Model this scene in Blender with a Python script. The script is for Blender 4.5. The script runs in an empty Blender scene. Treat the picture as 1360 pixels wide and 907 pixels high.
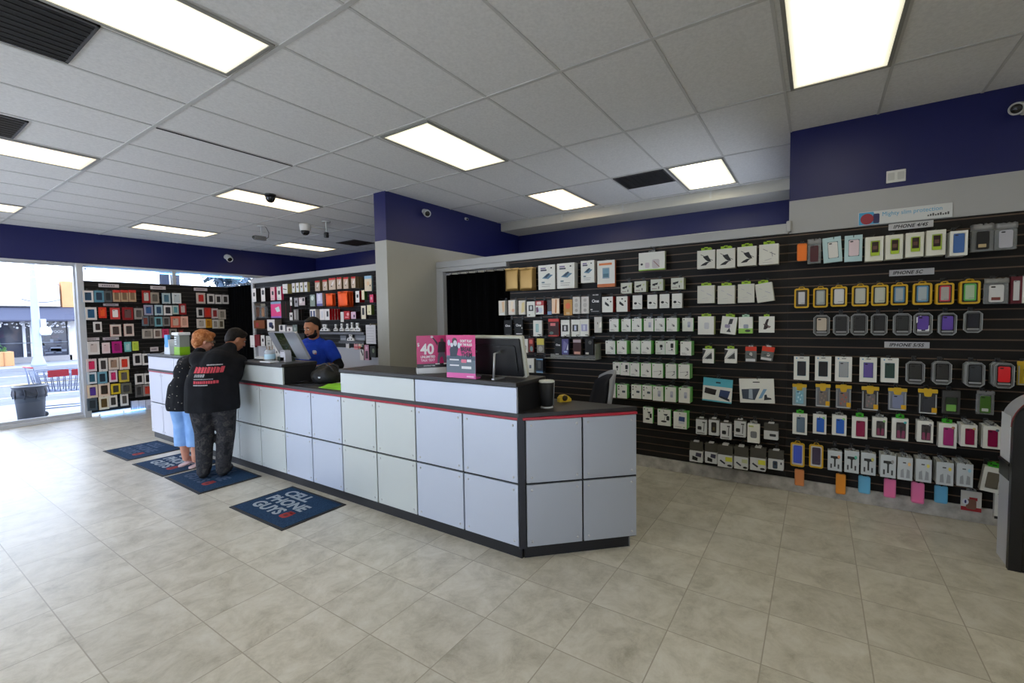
import bpy, bmesh, math, random
from mathutils import Vector, Matrix
random.seed(7)
SC = bpy.context.scene
COL = SC.collection
PI = math.pi

# ------------------------------------------------------------------ camera
FPX, YAW, PITCH, ROLL, EYE = 605.4, math.radians(33.85), math.radians(2.86), math.radians(-.88), 1.65
fw = Vector((math.cos(YAW)*math.cos(PITCH), math.sin(YAW)*math.cos(PITCH), -math.sin(PITCH)))
rt = Vector((math.sin(YAW), -math.cos(YAW), 0))
up = rt.cross(fw)
rt, up = math.cos(ROLL)*rt + math.sin(ROLL)*up, -math.sin(ROLL)*rt + math.cos(ROLL)*up
cam = bpy.data.cameras.new('camera')
cam.sensor_width = 36; cam.lens = FPX/1360*36; cam.clip_start = .05; cam.clip_end = 300
camo = bpy.data.objects.new('camera', cam); COL.objects.link(camo)
camo.matrix_world = Matrix(((rt.x, up.x, -fw.x, 0), (rt.y, up.y, -fw.y, 0), (rt.z, up.z, -fw.z, EYE), (0, 0, 0, 1)))
SC.camera = camo
def ray(x, y): return rt*((x-680)/FPX) - up*((y-453.5)/FPX) + fw
def on_x(x, y, X): d = ray(x, y); return d*(X/d.x) + Vector((0, 0, EYE))     # where the sight line meets the wall X = const
def on_y(x, y, Y): d = ray(x, y); return d*(Y/d.y) + Vector((0, 0, EYE))
def on_z(x, y, Z): d = ray(x, y); return d*((Z-EYE)/d.z) + Vector((0, 0, EYE))

# --------------------------------------------------------------- materials
def lin(c):
    r = []
    for v in c[:3]:
        v = v/255
        r.append(v/12.92 if v <= .04045 else ((v+.055)/1.055)**2.4)
    return tuple(r) + (1,)
_M = {}
def mat(c, rough=.5, metal=0., spec=.5, emit=0, alpha=1., trans=0., noise=0.):
    k = (tuple(c), rough, metal, spec, emit, alpha, trans, noise)
    if k in _M: return _M[k]
    m = bpy.data.materials.new('m_%d_%d_%d' % tuple(int(v) for v in c[:3])); m.use_nodes = True
    b = m.node_tree.nodes['Principled BSDF']
    b.inputs['Base Color'].default_value = lin(c)
    b.inputs['Roughness'].default_value = rough
    b.inputs['Metallic'].default_value = metal
    b.inputs['Specular IOR Level'].default_value = spec
    b.inputs['Alpha'].default_value = alpha
    b.inputs['Transmission Weight'].default_value = trans
    if emit:
        b.inputs['Emission Color'].default_value = lin(c); b.inputs['Emission Strength'].default_value = emit
    if noise:
        N, L = m.node_tree.nodes, m.node_tree.links
        tc = N.new('ShaderNodeTexCoord'); nz = N.new('ShaderNodeTexNoise'); nz.inputs['Scale'].default_value = 9
        nz.inputs['Detail'].default_value = 5
        L.new(tc.outputs['Object'], nz.inputs['Vector'])
        mr = N.new('ShaderNodeMapRange'); mr.inputs['To Min'].default_value = 1-noise; mr.inputs['To Max'].default_value = 1+noise
        L.new(nz.outputs['Fac'], mr.inputs['Value'])
        mx = N.new('ShaderNodeMix'); mx.data_type = 'RGBA'; mx.blend_type = 'MULTIPLY'; mx.inputs['Factor'].default_value = 1
        mx.inputs[6].default_value = lin(c); L.new(mr.outputs['Result'], mx.inputs[7])
        L.new(mx.outputs[2], b.inputs['Base Color'])
    _M[k] = m
    return m
def fresh(name):
    m = bpy.data.materials.new(name); m.use_nodes = True
    return m, m.node_tree.nodes, m.node_tree.links, m.node_tree.nodes['Principled BSDF']
def ramp(N, L, src, stops):
    r = N.new('ShaderNodeValToRGB'); e = r.color_ramp.elements
    while len(e) < len(stops): e.new(.5)
    for q, (p, c) in zip(e, stops): q.position = p; q.color = lin(c)
    L.new(src, r.inputs['Fac']); return r.outputs['Color']
def glass_mat(gloss=.08, tint=(255, 255, 255)):
    m, N, L, b = fresh('pane_glass'); N.remove(b)
    t = N.new('ShaderNodeBsdfTransparent'); t.inputs['Color'].default_value = lin(tint)
    g = N.new('ShaderNodeBsdfGlossy'); g.inputs['Roughness'].default_value = .02
    f = N.new('ShaderNodeFresnel'); f.inputs['IOR'].default_value = 1.4
    x = N.new('ShaderNodeMixShader'); L.new(f.outputs[0], x.inputs[0]); L.new(t.outputs[0], x.inputs[1]); L.new(g.outputs[0], x.inputs[2])
    L.new(x.outputs[0], N['Material Output'].inputs['Surface']); return m

# ------------------------------------------------------------ mesh builder
class MB:
    def __init__(s): s.bm = bmesh.new(); s.mats = []
    def mi(s, m):
        if m is None: m = mat((128, 128, 128))
        if m not in s.mats: s.mats.append(m)
        return s.mats.index(m)
    def merge(s, tb, m, M=None):
        i = s.mi(m)
        if M is not None: bmesh.ops.transform(tb, matrix=M, verts=tb.verts)
        mp = {v: s.bm.verts.new(v.co) for v in tb.verts}
        for f in tb.faces:
            try: g = s.bm.faces.new([mp[v] for v in f.verts]); g.material_index = i; g.smooth = f.smooth
            except ValueError: pass
        tb.free(); return s
    def box(s, x0, y0, z0, x1, y1, z1, m, bev=0, seg=2, M=None):
        tb = bmesh.new(); bmesh.ops.create_cube(tb, size=1)
        for v in tb.verts:
            v.co = Vector((x0+(v.co.x+.5)*(x1-x0), y0+(v.co.y+.5)*(y1-y0), z0+(v.co.z+.5)*(z1-z0)))
        if bev:
            bev = min(bev, .45*min(abs(x1-x0), abs(y1-y0), abs(z1-z0)))
            bmesh.ops.bevel(tb, geom=list(tb.edges), offset=bev, segments=seg, affect='EDGES', profile=.5)
        return s.merge(tb, m, M)
    def prism(s, pts, y0, y1, m, M=None, hole=None, smooth=False):
        """outline in the x-z plane pushed from y0 (front) to y1 (back); hole has as many points as pts"""
        tb = bmesh.new(); n = len(pts)
        A = [tb.verts.new((x, y0, z)) for x, z in pts]; B = [tb.verts.new((x, y1, z)) for x, z in pts]
        if hole:
            a = [tb.verts.new((x, y0, z)) for x, z in hole]; b = [tb.verts.new((x, y1, z)) for x, z in hole]
        for i in range(n):
            j = (i+1) % n
            f = tb.faces.new((A[i], B[i], B[j], A[j])); f.smooth = smooth
            if hole:
                f = tb.faces.new((a[i], a[j], b[j], b[i])); f.smooth = smooth
                tb.faces.new((A[i], A[j], a[j], a[i])); tb.faces.new((B[i], b[i], b[j], B[j]))
        if not hole:
            tb.faces.new(A); tb.faces.new(B[::-1])
        bmesh.ops.recalc_face_normals(tb, faces=tb.faces)
        return s.merge(tb, m, M)
    def lathe(s, prof, m, n=20, M=None, smooth=True):
        tb = bmesh.new(); rings = []
        for r, z in prof:
            if r < 1e-6: rings.append([tb.verts.new((0, 0, z))])
            else: rings.append([tb.verts.new((r*math.cos(2*PI*k/n), r*math.sin(2*PI*k/n), z)) for k in range(n)])
        for a, b in zip(rings, rings[1:]):
            for k in range(n):
                q = [a[k % len(a)], a[(k+1) % len(a)], b[(k+1) % len(b)], b[k % len(b)]]
                u = []
                for v in q:
                    if v not in u: u.append(v)
                if len(u) > 2:
                    try: tb.faces.new(u).smooth = smooth
                    except ValueError: pass
        for r in (rings[0], rings[-1]):
            if len(r) > 2: tb.faces.new(r)
        bmesh.ops.recalc_face_normals(tb, faces=tb.faces)
        return s.merge(tb, m, M)
    def tube(s, pts, r, m, n=8, closed=False):
        pts = [Vector(p) for p in pts]; tb = bmesh.new(); rings = []; N = len(pts); pn = None
        for i, p in enumerate(pts):
            a = pts[i-1] if (i or closed) else p; b = pts[(i+1) % N] if (i < N-1 or closed) else p
            t = (b-a).normalized()
            if pn is None: pn = t.orthogonal().normalized()
            pn = (pn - t*pn.dot(t)).normalized(); q = t.cross(pn)
            rr = r[i] if isinstance(r, (list, tuple)) else r
            rings.append([tb.verts.new(p + (pn*math.cos(2*PI*k/n)+q*math.sin(2*PI*k/n))*rr) for k in range(n)])
        for i in range(N if closed else N-1):
            a, b = rings[i], rings[(i+1) % N]
            for k in range(n): tb.faces.new((a[k], a[(k+1) % n], b[(k+1) % n], b[k])).smooth = True
        if not closed: tb.faces.new(rings[0]); tb.faces.new(rings[-1][::-1])
        bmesh.ops.recalc_face_normals(tb, faces=tb.faces)
        return s.merge(tb, m)
    def ball(s, c, r, m, M=None, n=14):
        tb = bmesh.new(); bmesh.ops.create_uvsphere(tb, u_segments=n, v_segments=max(6, n*2//3), radius=1)
        r = (r, r, r) if not isinstance(r, (tuple, list)) else r
        for v in tb.verts: v.co = Vector((v.co.x*r[0], v.co.y*r[1], v.co.z*r[2]))
        for f in tb.faces: f.smooth = True
        return s.merge(tb, m, Matrix.Translation(c) @ (M or Matrix()))
    def mesh(s, name):
        me = bpy.data.meshes.new(name); s.bm.normal_update(); s.bm.to_mesh(me); s.bm.free()
        for m in s.mats: me.materials.append(m)
        return me
    def build(s, name, parent=None, loc=None, rz=None):
        return link(name, s.mesh(name), parent, loc, rz)
def link(name, me, parent=None, loc=None, rz=None):
    o = bpy.data.objects.new(name, me); COL.objects.link(o)
    if parent: o.parent = parent
    if loc is not None: o.location = loc
    if rz is not None: o.rotation_euler = (0, 0, rz)
    return o
def tag(o, label, cat, group=None, kind=None):
    o['label'] = label; o['category'] = cat
    if group: o['group'] = group
    if kind: o['kind'] = kind
    return o
def thing(name, label, cat, loc=(0, 0, 0), rz=0, group=None):
    o = bpy.data.objects.new(name, None); COL.objects.link(o); o.location = loc; o.rotation_euler = (0, 0, rz)
    o.empty_display_size = .05
    return tag(o, label, cat, group)
def struct(o): o['kind'] = 'structure'; return o
def rrect(x0, z0, x1, z1, r, n=4):
    r = max(1e-5, min(r, .49*(x1-x0), .49*(z1-z0))); P = []
    for cx, cz, a in ((x1-r, z1-r, 0), (x0+r, z1-r, 90), (x0+r, z0+r, 180), (x1-r, z0+r, 270)):
        for k in range(n+1):
            t = math.radians(a+90*k/n); P.append((cx+r*math.cos(t), cz+r*math.sin(t)))
    return P
def text_mesh(txt, m, w=None, h=None, depth=.001, bold=0., space=1., align='CENTER', line=.8):
    cu = bpy.data.curves.new('lettering', 'FONT'); cu.body = txt; cu.align_x = align; cu.size = 1; cu.extrude = .02
    cu.offset = bold; cu.space_character = space; cu.space_line = line; cu.resolution_u = 3
    ob = bpy.data.objects.new('lettering', cu); COL.objects.link(ob); bpy.context.view_layer.update()
    dg = bpy.context.evaluated_depsgraph_get(); me = bpy.data.meshes.new_from_object(ob.evaluated_get(dg))
    bpy.data.objects.remove(ob); bpy.data.curves.remove(cu)
    xs = [v.co.x for v in me.vertices]; ys = [v.co.y for v in me.vertices]
    cx, cy = (min(xs)+max(xs))/2, (min(ys)+max(ys))/2
    W, Hh = max(xs)-min(xs), max(ys)-min(ys)
    sx = (w/W) if w else h/Hh; sy = (h/Hh) if h else sx
    for v in me.vertices:      # reads along local x, stands up along z, faces -y
        v.co = Vector(((v.co.x-cx)*sx, -(v.co.z)*depth/.04-depth/2, (v.co.y-cy)*sy))
    me.materials.clear(); me.materials.append(m)
    return me
RX90 = Matrix.Rotation(PI/2, 4, 'X')
def look_rot(a, b):
    """matrix that carries +z onto the direction a->b, placed at a"""
    d = (Vector(b)-Vector(a)); return Matrix.Translation(a) @ d.to_track_quat('Z', 'Y').to_matrix().to_4x4()
WHITE = (226, 226, 220); BLACK = (14, 14, 16); SILVER = (190, 192, 196)
LAMP, SKY, SUN, EXPO = 4.0, 4.8, .9, .62
# =================================================================== room
CEIL, XW, YF, YSTUB, XREC = 3.3, 4.92, 10.9, 4.59, 7.12
XL, YB = -3.6, -3.4
BLUE = mat((13, 20, 84), .45, noise=.04)
GREY = mat((168, 168, 168), .6, noise=.03)
WHITEP = mat((200, 198, 192), .55)

# floor tiles
m, N, L, b = fresh('floor_tile')
tc = N.new('ShaderNodeTexCoord'); sp = N.new('ShaderNodeSeparateXYZ'); L.new(tc.outputs['Object'], sp.inputs[0])
def mth(op, a, b_=None, c=None):
    n = N.new('ShaderNodeMath'); n.operation = op
    for i, v in enumerate((a, b_, c)):
        if v is None: continue
        if isinstance(v, (int, float)): n.inputs[i].default_value = v
        else: L.new(v, n.inputs[i])
    return n.outputs[0]
PT = .434
gx = mth('DIVIDE', mth('SUBTRACT', sp.outputs[0], .631-PT*40), PT); gy = mth('DIVIDE', mth('SUBTRACT', sp.outputs[1], .199-PT*40), PT)
def edge(g):
    f = mth('FRACT', g); d = mth('MINIMUM', f, mth('SUBTRACT', 1., f)); return mth('LESS_THAN', d, .0065)
grout = mth('MAXIMUM', edge(gx), edge(gy))
cb = N.new('ShaderNodeCombineXYZ'); L.new(mth('FLOOR', gx), cb.inputs[0]); L.new(mth('FLOOR', gy), cb.inputs[1])
wn = N.new('ShaderNodeTexWhiteNoise'); L.new(cb.outputs[0], wn.inputs[0])
ofs = N.new('ShaderNodeVectorMath'); ofs.operation = 'MULTIPLY_ADD'; L.new(wn.outputs['Color'], ofs.inputs[0]); ofs.inputs[1].default_value = (9, 9, 9)
L.new(tc.outputs['Object'], ofs.inputs[2])
nz = N.new('ShaderNodeTexNoise'); nz.inputs['Scale'].default_value = 5.2; nz.inputs['Detail'].default_value = 12; nz.inputs['Roughness'].default_value = .74
nz.inputs['Distortion'].default_value = .35; L.new(ofs.outputs[0], nz.inputs['Vector'])
tcol = ramp(N, L, nz.outputs['Fac'], [(.30, (162, 155, 139)), (.43, (187, 181, 166)), (.53, (201, 195, 181)), (.68, (213, 209, 198))])
hs = N.new('ShaderNodeHueSaturation'); L.new(tcol, hs.inputs['Color']); L.new(mth('MULTIPLY_ADD', wn.outputs['Value'], .12, .94), hs.inputs['Value'])
mx = N.new('ShaderNodeMix'); mx.data_type = 'RGBA'; L.new(grout, mx.inputs['Factor']); L.new(hs.outputs[0], mx.inputs[6]); mx.inputs[7].default_value = lin((160, 152, 137))
L.new(mx.outputs[2], b.inputs['Base Color'])
L.new(mth('MULTIPLY_ADD', nz.outputs['Fac'], .2, .26), b.inputs['Roughness'])
bp = N.new('ShaderNodeBump'); bp.inputs['Strength'].default_value = .25; bp.inputs['Distance'].default_value = .004
L.new(mth('SUBTRACT', nz.outputs['Fac'], grout), bp.inputs['Height']); L.new(bp.outputs[0], b.inputs['Normal'])
FLOORM = m
struct(MB().box(XL, YB, -.1, XREC, YF+.12, 0, FLOORM).build('floor'))

# ceiling: tiles above, T-bars as a grid of real bars
m, N, L, b = fresh('ceiling_tile')
tc = N.new('ShaderNodeTexCoord'); nz = N.new('ShaderNodeTexNoise'); nz.inputs['Scale'].default_value = 55; nz.inputs['Detail'].default_value = 4
L.new(tc.outputs['Object'], nz.inputs['Vector'])
L.new(ramp(N, L, nz.outputs['Fac'], [(.3, (216, 214, 211)), (.65, (228, 226, 223))]), b.inputs['Base Color'])
b.inputs['Roughness'].default_value = .9
bp = N.new('ShaderNodeBump'); bp.inputs['Strength'].default_value = .3; bp.inputs['Distance'].default_value = .003; L.new(nz.outputs['Fac'], bp.inputs['Height']); L.new(bp.outputs[0], b.inputs['Normal'])
CEILM = m
struct(MB().box(XL, YB, CEIL, XREC, YF+.12, CEIL+.1, CEILM).build('ceiling'))
BAR = mat((196, 194, 190), .5)
YL = [-.39+.616*k for k in range(-5, 6)] + [2.69+.642*k for k in range(1, 6)] + [5.9+.634*k for k in range(1, 8)]
XLN = [.36+1.22*k for k in range(-3, 6)]
g = MB()
for x in XLN: g.box(x-.014, YB, CEIL-.006, x+.014, YF, CEIL, BAR)
for y in YL:
    if y < YF: g.box(XL, y-.009, CEIL-.005, XREC, y+.009, CEIL, BAR)
struct(g.build('trim_1'))
# a sagging tile leaves a dark gap beside one bar
tag(MB().box(1.60, 4.62, CEIL-.010, 2.79, 4.636, CEIL-.001, mat((40, 38, 38), .9)).build('ceiling_gap'), 'thin dark gap along a sagging ceiling tile', 'gap')['kind'] = 'structure'

FRM0 = mat((190, 192, 196), .35, .3)
# right wall: grey up to 2.68, blue above
w = MB(); w.box(XW+.03, YB, 0, XW+.14, .23, 2.387, GREY); w.box(XW, YB, 2.387, XW+.14, .23, 2.68, GREY); w.box(XW, YB, 2.68, XREC, .23, CEIL, BLUE); struct(w.build('wall_right'))
w = MB(); w.box(XREC, .0, 0, XREC+.1, YF+.12, CEIL, BLUE); struct(w.build('wall_recess'))
w = MB(); w.box(4.0, YSTUB, 0, XREC, YSTUB+.22, 2.68, mat((172, 170, 160), .6, noise=.03)); w.box(4.0, YSTUB, 2.68, XREC, YSTUB+.22, CEIL, BLUE); struct(w.build('wall_divider'))
w = MB(); w.box(XL-.1, YB, 0, XL, 3.5, CEIL, GREY); w.box(XL-.1, 3.5, 2.74, XL, YF+.12, CEIL, BLUE); w.box(XL-.1, 3.5, 0, XL, YF+.12, .06, FRM0); struct(w.build('wall_left'))
w = MB(); w.box(-.3, YB-.1, 0, XREC, YB, CEIL, GREY); w.box(XL, YB-.1, 2.74, -.3, YB, CEIL, BLUE); w.box(XL, YB-.1, 0, -.3, YB, .06, FRM0); struct(w.build('wall_back'))
# partition that carries the display panels, and its light frame
PAINT = mat((176, 176, 176), .5)
w = MB(); w.box(XW+.03, .23, 0, XW+.12, 3.30, 2.40, GREY); w.box(XW+.03, 4.81, 0, XW+.12, 9.78, 2.45, mat((188, 188, 194), .55)); struct(w.build('wall_partition'))
w = MB(); w.box(XW-.02, .232, 2.387, XW+.16, YSTUB, 2.48, PAINT, .008); w.box(XW-.02, 3.36, 2.33, XW+.12, YSTUB, 2.386, PAINT, .004)
w.box(XW-.02, 4.46, 0, XW+.12, YSTUB, 2.33, PAINT, .004); w.box(XW-.035, .21, 2.40, XW+.165, .25, 2.50, PAINT, .01); struct(w.build('trim_2'))
w = MB(); w.box(XW-.03, 4.81, 2.452, XW+.14, 9.80, 2.56, PAINT, .008); w.box(XW-.03, 9.70, 0, XW+.12, 9.78, 2.45, PAINT, .004); struct(w.build('trim_3'))
# light bulkhead under the ceiling in front of the recessed wall
w = MB(); w.box(6.55, .23, CEIL-.135, XREC, YSTUB, CEIL, mat((196, 192, 180), .5), .004)
for y in (1.2, 2.4, 3.4): w.box(6.542, y-.012, CEIL-.10, 6.551, y+.012, CEIL, WHITEP)
struct(w.build('trim_4'))
# stone skirting under the display wall
m, N, L, b = fresh('skirting_stone')
tc = N.new('ShaderNodeTexCoord'); nz = N.new('ShaderNodeTexNoise'); nz.inputs['Scale'].default_value = 14; nz.inputs['Detail'].default_value = 7
L.new(tc.outputs['Object'], nz.inputs['Vector'])
L.new(ramp(N, L, nz.outputs['Fac'], [(.3, (150, 146, 140)), (.55, (182, 178, 172)), (.7, (196, 193, 188))]), b.inputs['Base Color']); b.inputs['Roughness'].default_value = .4
w = MB(); w.box(XW-.012, YB, 0, XW+.03, 3.30, .125, m, .003); struct(w.build('baseboard_right'))

# ------------------------------------------------ shop front (wall Y = YF)
FRM = mat((196, 198, 202), .35, .3)
w = MB(); w.box(XL, YF, 2.74, XREC, YF+.14, CEIL, BLUE); w.box(5.95, YF, 0, XREC, YF+.14, 2.74, BLUE); struct(w.build('wall_front'))
GL = glass_mat()
def window(i, x0, x1, z0, z1, name):
    f = MB()
    for a in ((x0, z0, x1, z0+.05), (x0, z1-.05, x1, z1), (x0, z0+.05, x0+.05, z1-.05), (x1-.05, z0+.05, x1, z1-.05)):
        f.box(a[0], YF+.02, a[1], a[2], YF+.09, a[3], FRM, .004)
    o = struct(f.build('window_%d' % i))
    MB().box(x0+.04, YF+.05, z0+.04, x1-.04, YF+.056, z1-.04, GL).build('pane', o)
    return o
window(1, .30, 2.47, .05, 2.74, 'pane'); window(2, -1.8, .30, .05, 2.74, 'pane'); window(3, -3.6, -1.8, .05, 2.74, 'pane')
window(4, 2.47, 3.93, .05, 2.74, 'pane'); window(5, 3.93, 5.95, .05, 2.74, 'pane')
for k in range(4):           # unseen side glazing, added to bring daylight onto the counter fronts
    y0, y1 = 3.5+k*(YF-3.4)/4, 3.5+(k+1)*(YF-3.4)/4; f = MB()
    for a in ((y0, .06, y1, .11), (y0, 2.69, y1, 2.74), (y0, .11, y0+.05, 2.69), (y1-.05, .11, y1, 2.69)): f.box(XL-.08, a[0], a[1], XL-.02, a[2], a[3], FRM, .004)
    o = struct(f.build('window_%d' % (6+k))); MB().box(XL-.053, y0+.04, .1, XL-.047, y1-.04, 2.7, GL).build('pane', o)
for k in range(2):           # unseen glazing behind the viewpoint, added to brighten the angled counter end
    x0, x1 = XL+k*(-.3-XL)/2, XL+(k+1)*(-.3-XL)/2; f = MB()
    for a in ((x0, .06, x1, .11), (x0, 2.69, x1, 2.74), (x0, .11, x0+.05, 2.69), (x1-.05, .11, x1, 2.69)): f.box(a[0], YB-.08, a[1], a[2], YB-.02, a[3], FRM, .004)
    o = struct(f.build('window_%d' % (10+k))); MB().box(x0+.04, YB-.053, .1, x1-.04, YB-.047, 2.7, GL).build('pane', o)
w = MB(); w.box(XL, YF-.06, 0, 2.47, YF+.1, .055, FRM, .006); w.box(2.44, YF-.09, 0, 2.53, YF+.02, 2.74, FRM, .005); w.box(XL, YF-.02, 2.715, 5.95, YF+.02, 2.75, FRM, .004)
w.box(3.90, YF-.02, 2.42, 3.965, YF+.02, 2.72, FRM, .003)
struct(w.build('trim_5'))
# ============================================================ ceiling fixtures
DIFF, N, L, b = fresh('lamp_diffuser')
b.inputs['Base Color'].default_value = lin((235, 235, 225)); b.inputs['Emission Color'].default_value = lin((255, 247, 216)); b.inputs['Emission Strength'].default_value = LAMP
DIFF2, N, L, b = fresh('lamp_diffuser_warm')
b.inputs['Base Color'].default_value = lin((235, 235, 225)); b.inputs['Emission Color'].default_value = lin((255, 232, 192)); b.inputs['Emission Strength'].default_value = LAMP
for dm in (DIFF, DIFF2):     # the tubes sit mid panel, so a panel is dimmer towards its rim
    N, L = dm.node_tree.nodes, dm.node_tree.links; tc = N.new('ShaderNodeTexCoord'); sp = N.new('ShaderNodeSeparateXYZ'); L.new(tc.outputs['Object'], sp.inputs[0])
    def nm(op, *a):
        n = N.new('ShaderNodeMath'); n.operation = op
        for i, v in enumerate(a):
            if isinstance(v, (int, float)): n.inputs[i].default_value = v
            else: L.new(v, n.inputs[i])
        return n.outputs[0]
    e = nm('MINIMUM', nm('SUBTRACT', .58, nm('ABSOLUTE', sp.outputs[0])), nm('SUBTRACT', .275, nm('ABSOLUTE', sp.outputs[1])))
    mr = N.new('ShaderNodeMapRange'); mr.interpolation_type = 'SMOOTHSTEP'; L.new(e, mr.inputs['Value']); mr.inputs['From Max'].default_value = .2; mr.inputs['To Min'].default_value = LAMP*.1; mr.inputs['To Max'].default_value = LAMP*1.25
    L.new(mr.outputs[0], N['Principled BSDF'].inputs['Emission Strength'])
RIM = mat((150, 148, 140), .4, .2)
def troffer(x0, y0, x1, y1, label, dm=DIFF):
    t = thing('ceiling_light', label, 'ceiling light', ((x0+x1)/2, (y0+y1)/2, CEIL), 0, 'ceiling light panels')
    a, c = (x1-x0)/2, (y1-y0)/2
    f = MB()
    for q in ((-a, -c, a, -c+.022), (-a, c-.022, a, c), (-a, -c+.022, -a+.022, c-.022), (a-.022, -c+.022, a, c-.022)):
        f.box(q[0], q[1], -.014, q[2], q[3], 0, RIM)
    f.build('frame', t)
    MB().box(-a+.022, -c+.022, -.009, a-.022, c-.022, -.002, dm).build('diffuser', t)
for a in (((2.82, -.38, 4.01, .19), 'large light panel at the top right, nearest the blue right wall', DIFF),
          ((.37, 2.70, 1.55, 3.28), 'large light panel at top left beside a dark opening', DIFF),
          ((2.82, 2.70, 4.01, 3.28), 'light panel in mid ceiling above the tall end of the counter', DIFF),
          ((5.25, 2.70, 6.33, 3.28), 'light panel beside the light bulkhead, left of the dark vent', DIFF2),
          ((5.25, .84, 6.33, 1.43), 'light panel beside the light bulkhead, right of the dark vent', DIFF),
          ((.37, 5.93, 1.57, 6.52), 'light panel with slim vent above it at the left edge', DIFF2),
          ((2.82, 5.93, 4.02, 6.52), 'light panel with a black dome camera on its edge', DIFF2),
          ((2.88, 9.10, 4.05, 9.72), 'far light panel above the red and blue packs of the window wall', DIFF2),
          ((5.34, 9.06, 6.5, 9.72), 'far light panel near the back corner above the far shelves', DIFF2),
          ((.37, 9.10, 1.58, 9.72), 'smallest light panel at the far left edge above the shop window', DIFF2)):
    troffer(*a[0], a[1], a[2])
for k, (x, y) in enumerate(((.37, -.38), (-2.07, 2.70), (-2.07, -.38), (2.82, -2.85), (.37, -2.85), (-2.07, 5.93))):  # unseen panels added to light the near end of the shop
    troffer(x, y, x+1.18, y+.58, 'light panel behind the viewpoint, outside the picture')
def vent(x0, y0, x1, y1, label, c=(26, 24, 24)):
    t = thing('ceiling_vent', label, 'vent', ((x0+x1)/2, (y0+y1)/2, CEIL), 0, 'dark ceiling vents')
    a, d = (x1-x0)/2, (y1-y0)/2
    MB().box(-a, -d, -.006, a, d, -.001, mat(c, .8)).build('backing', t)
    f = MB()
    for q in ((-a, -d, a, -d+.015), (-a, d-.015, a, d), (-a, -d, -a+.015, d), (a-.015, -d, a, d)): f.box(q[0], q[1], -.012, q[2], q[3], 0, mat((60, 58, 56), .5))
    f.build('frame', t)
    s = MB(); n = max(4, int((2*d)/.06))
    for i in range(1, n): s.box(-a+.015, -d+2*d*i/n-.004, -.011, a-.015, -d+2*d*i/n+.004, -.004, mat(tuple(v+2 for v in c), .8))
    s.build('grille', t)
vent(-.25, 3.31, .91, 3.93, 'black open vent panel beside the large top left light')
vent(-.25, 5.31, .97, 5.88, 'dark grey vent at the left edge above a light panel', (50, 46, 42))
vent(5.26, 1.46, 5.80, 2.05, 'black square vent between the two lights by the bulkhead')
vent(5.98, 7.80, 6.5, 8.42, 'brown vent near the divider wall, seen past its corner', (64, 50, 42))
# ---------------------------------------------------------------- cameras
CW, CB = mat((205, 205, 202), .4), mat((18, 18, 20), .25)
t = thing('dome_camera', 'black dome camera hanging at the edge of a light panel', 'security camera', (3.24, 5.90, CEIL))
MB().lathe([(.062, -.02), (.07, -.012), (.07, 0)], mat((30, 30, 30), .5)).build('base', t)
MB().lathe([(0, -.105), (.03, -.1), (.05, -.08), (.06, -.05), (.062, -.02)], CB).build('dome', t)
def bullet(label, p, d, size=1., wall=None):
    """small barrel camera at p looking along d"""
    t = thing('security_camera', label, 'security camera', p)
    d = Vector(d).normalized(); M = Matrix.Diagonal((size, size, size, 1))
    R_ = M @ d.to_track_quat('Z', 'Y').to_matrix().to_4x4()
    MB().lathe([(0, -.05), (.034, -.05), (.042, -.03), (.042, .045), (.038, .055), (.034, .055), (.034, .046), (0, .046)], CW, M=R_).build('body', t)
    MB().lathe([(0, .048), (.03, .048), (.026, .052), (0, .053)], CB, M=R_).build('lens', t)
    if wall is not None:
        b = Vector(wall)-Vector(p)
        f = MB(); f.tube([-d*.04*size, b*.6-Vector((0, 0, .0)), b], .014*size, CW); f.lathe([(0, 0), (.045*size, 0), (.04*size, .012), (0, .014)], CW, M=look_rot(b, b-(b.normalized())*.02)); f.build('bracket', t)
    return t
p = on_y(567, 283, YSTUB-.07); bullet('white camera on the blue divider wall above the grey column', p, (-.55, -.75, -.35), 1.15, (p.x+.02, YSTUB, p.z+.02))
p = on_y(304, 343, YF-.09); bullet('white camera on the blue wall above the shop window', p, (-.1, -.9, -.5), 1.5, (p.x, YF, p.z+.03))
p = on_x(1352, 144, XW-.10); bullet('white camera at the right edge of the blue wall', p, (-.85, .35, -.25), 1.05, (XW, p.y-.05, p.z+.02))
p = on_y(620, 291, YSTUB-.03); bullet('tiny grey camera high on the blue divider wall', p, (-.5, -.8, -.3), .5, (p.x, YSTUB, p.z+.01))
t = thing('security_camera', 'small dark camera on a short stem under the far ceiling', 'security camera', (4.17, 7.92, CEIL))
f = MB(); f.lathe([(0, -.02), (.06, -.02), (.06, 0), (0, 0)], CW); f.tube([(0, 0, 0), (0, 0, -.17)], .011, CW); f.build('stem', t)
f = MB(); f.box(-.13, -.035, -.25, .07, .035, -.175, mat((120, 118, 116), .4), .012); f.build('body', t)
MB().lathe([(0, 0), (.026, 0), (.024, .015), (0, .016)], CB, M=look_rot((-.128, 0, -.212), (-.3, -.05, -.212))).build('lens', t)
MB().tube([(.07, 0, -.21), (.12, 0, -.18), (.13, 0, -.1), (.09, 0, -.02), (.05, 0, 0)], .006, mat((60, 60, 60))).build('cable', t)
t = thing('dome_camera', 'white dome camera on an arm beside a ceiling bracket', 'security camera', (4.62, 6.75, CEIL))
f = MB(); f.lathe([(0, -.02), (.07, -.02), (.07, 0), (0, 0)], CW); f.tube([(0, 0, 0), (0, 0, -.19)], .014, CW); f.tube([(0, 0, -.13), (-.27, .06, -.13)], .012, CW); f.build('bracket', t)
MB().lathe([(.0, -.09), (.085, -.09), (.09, -.11), (.08, -.19), (.07, -.2), (0, -.2)], CW, M=Matrix.Translation((-.33, .07, 0))).build('housing', t)
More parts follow.
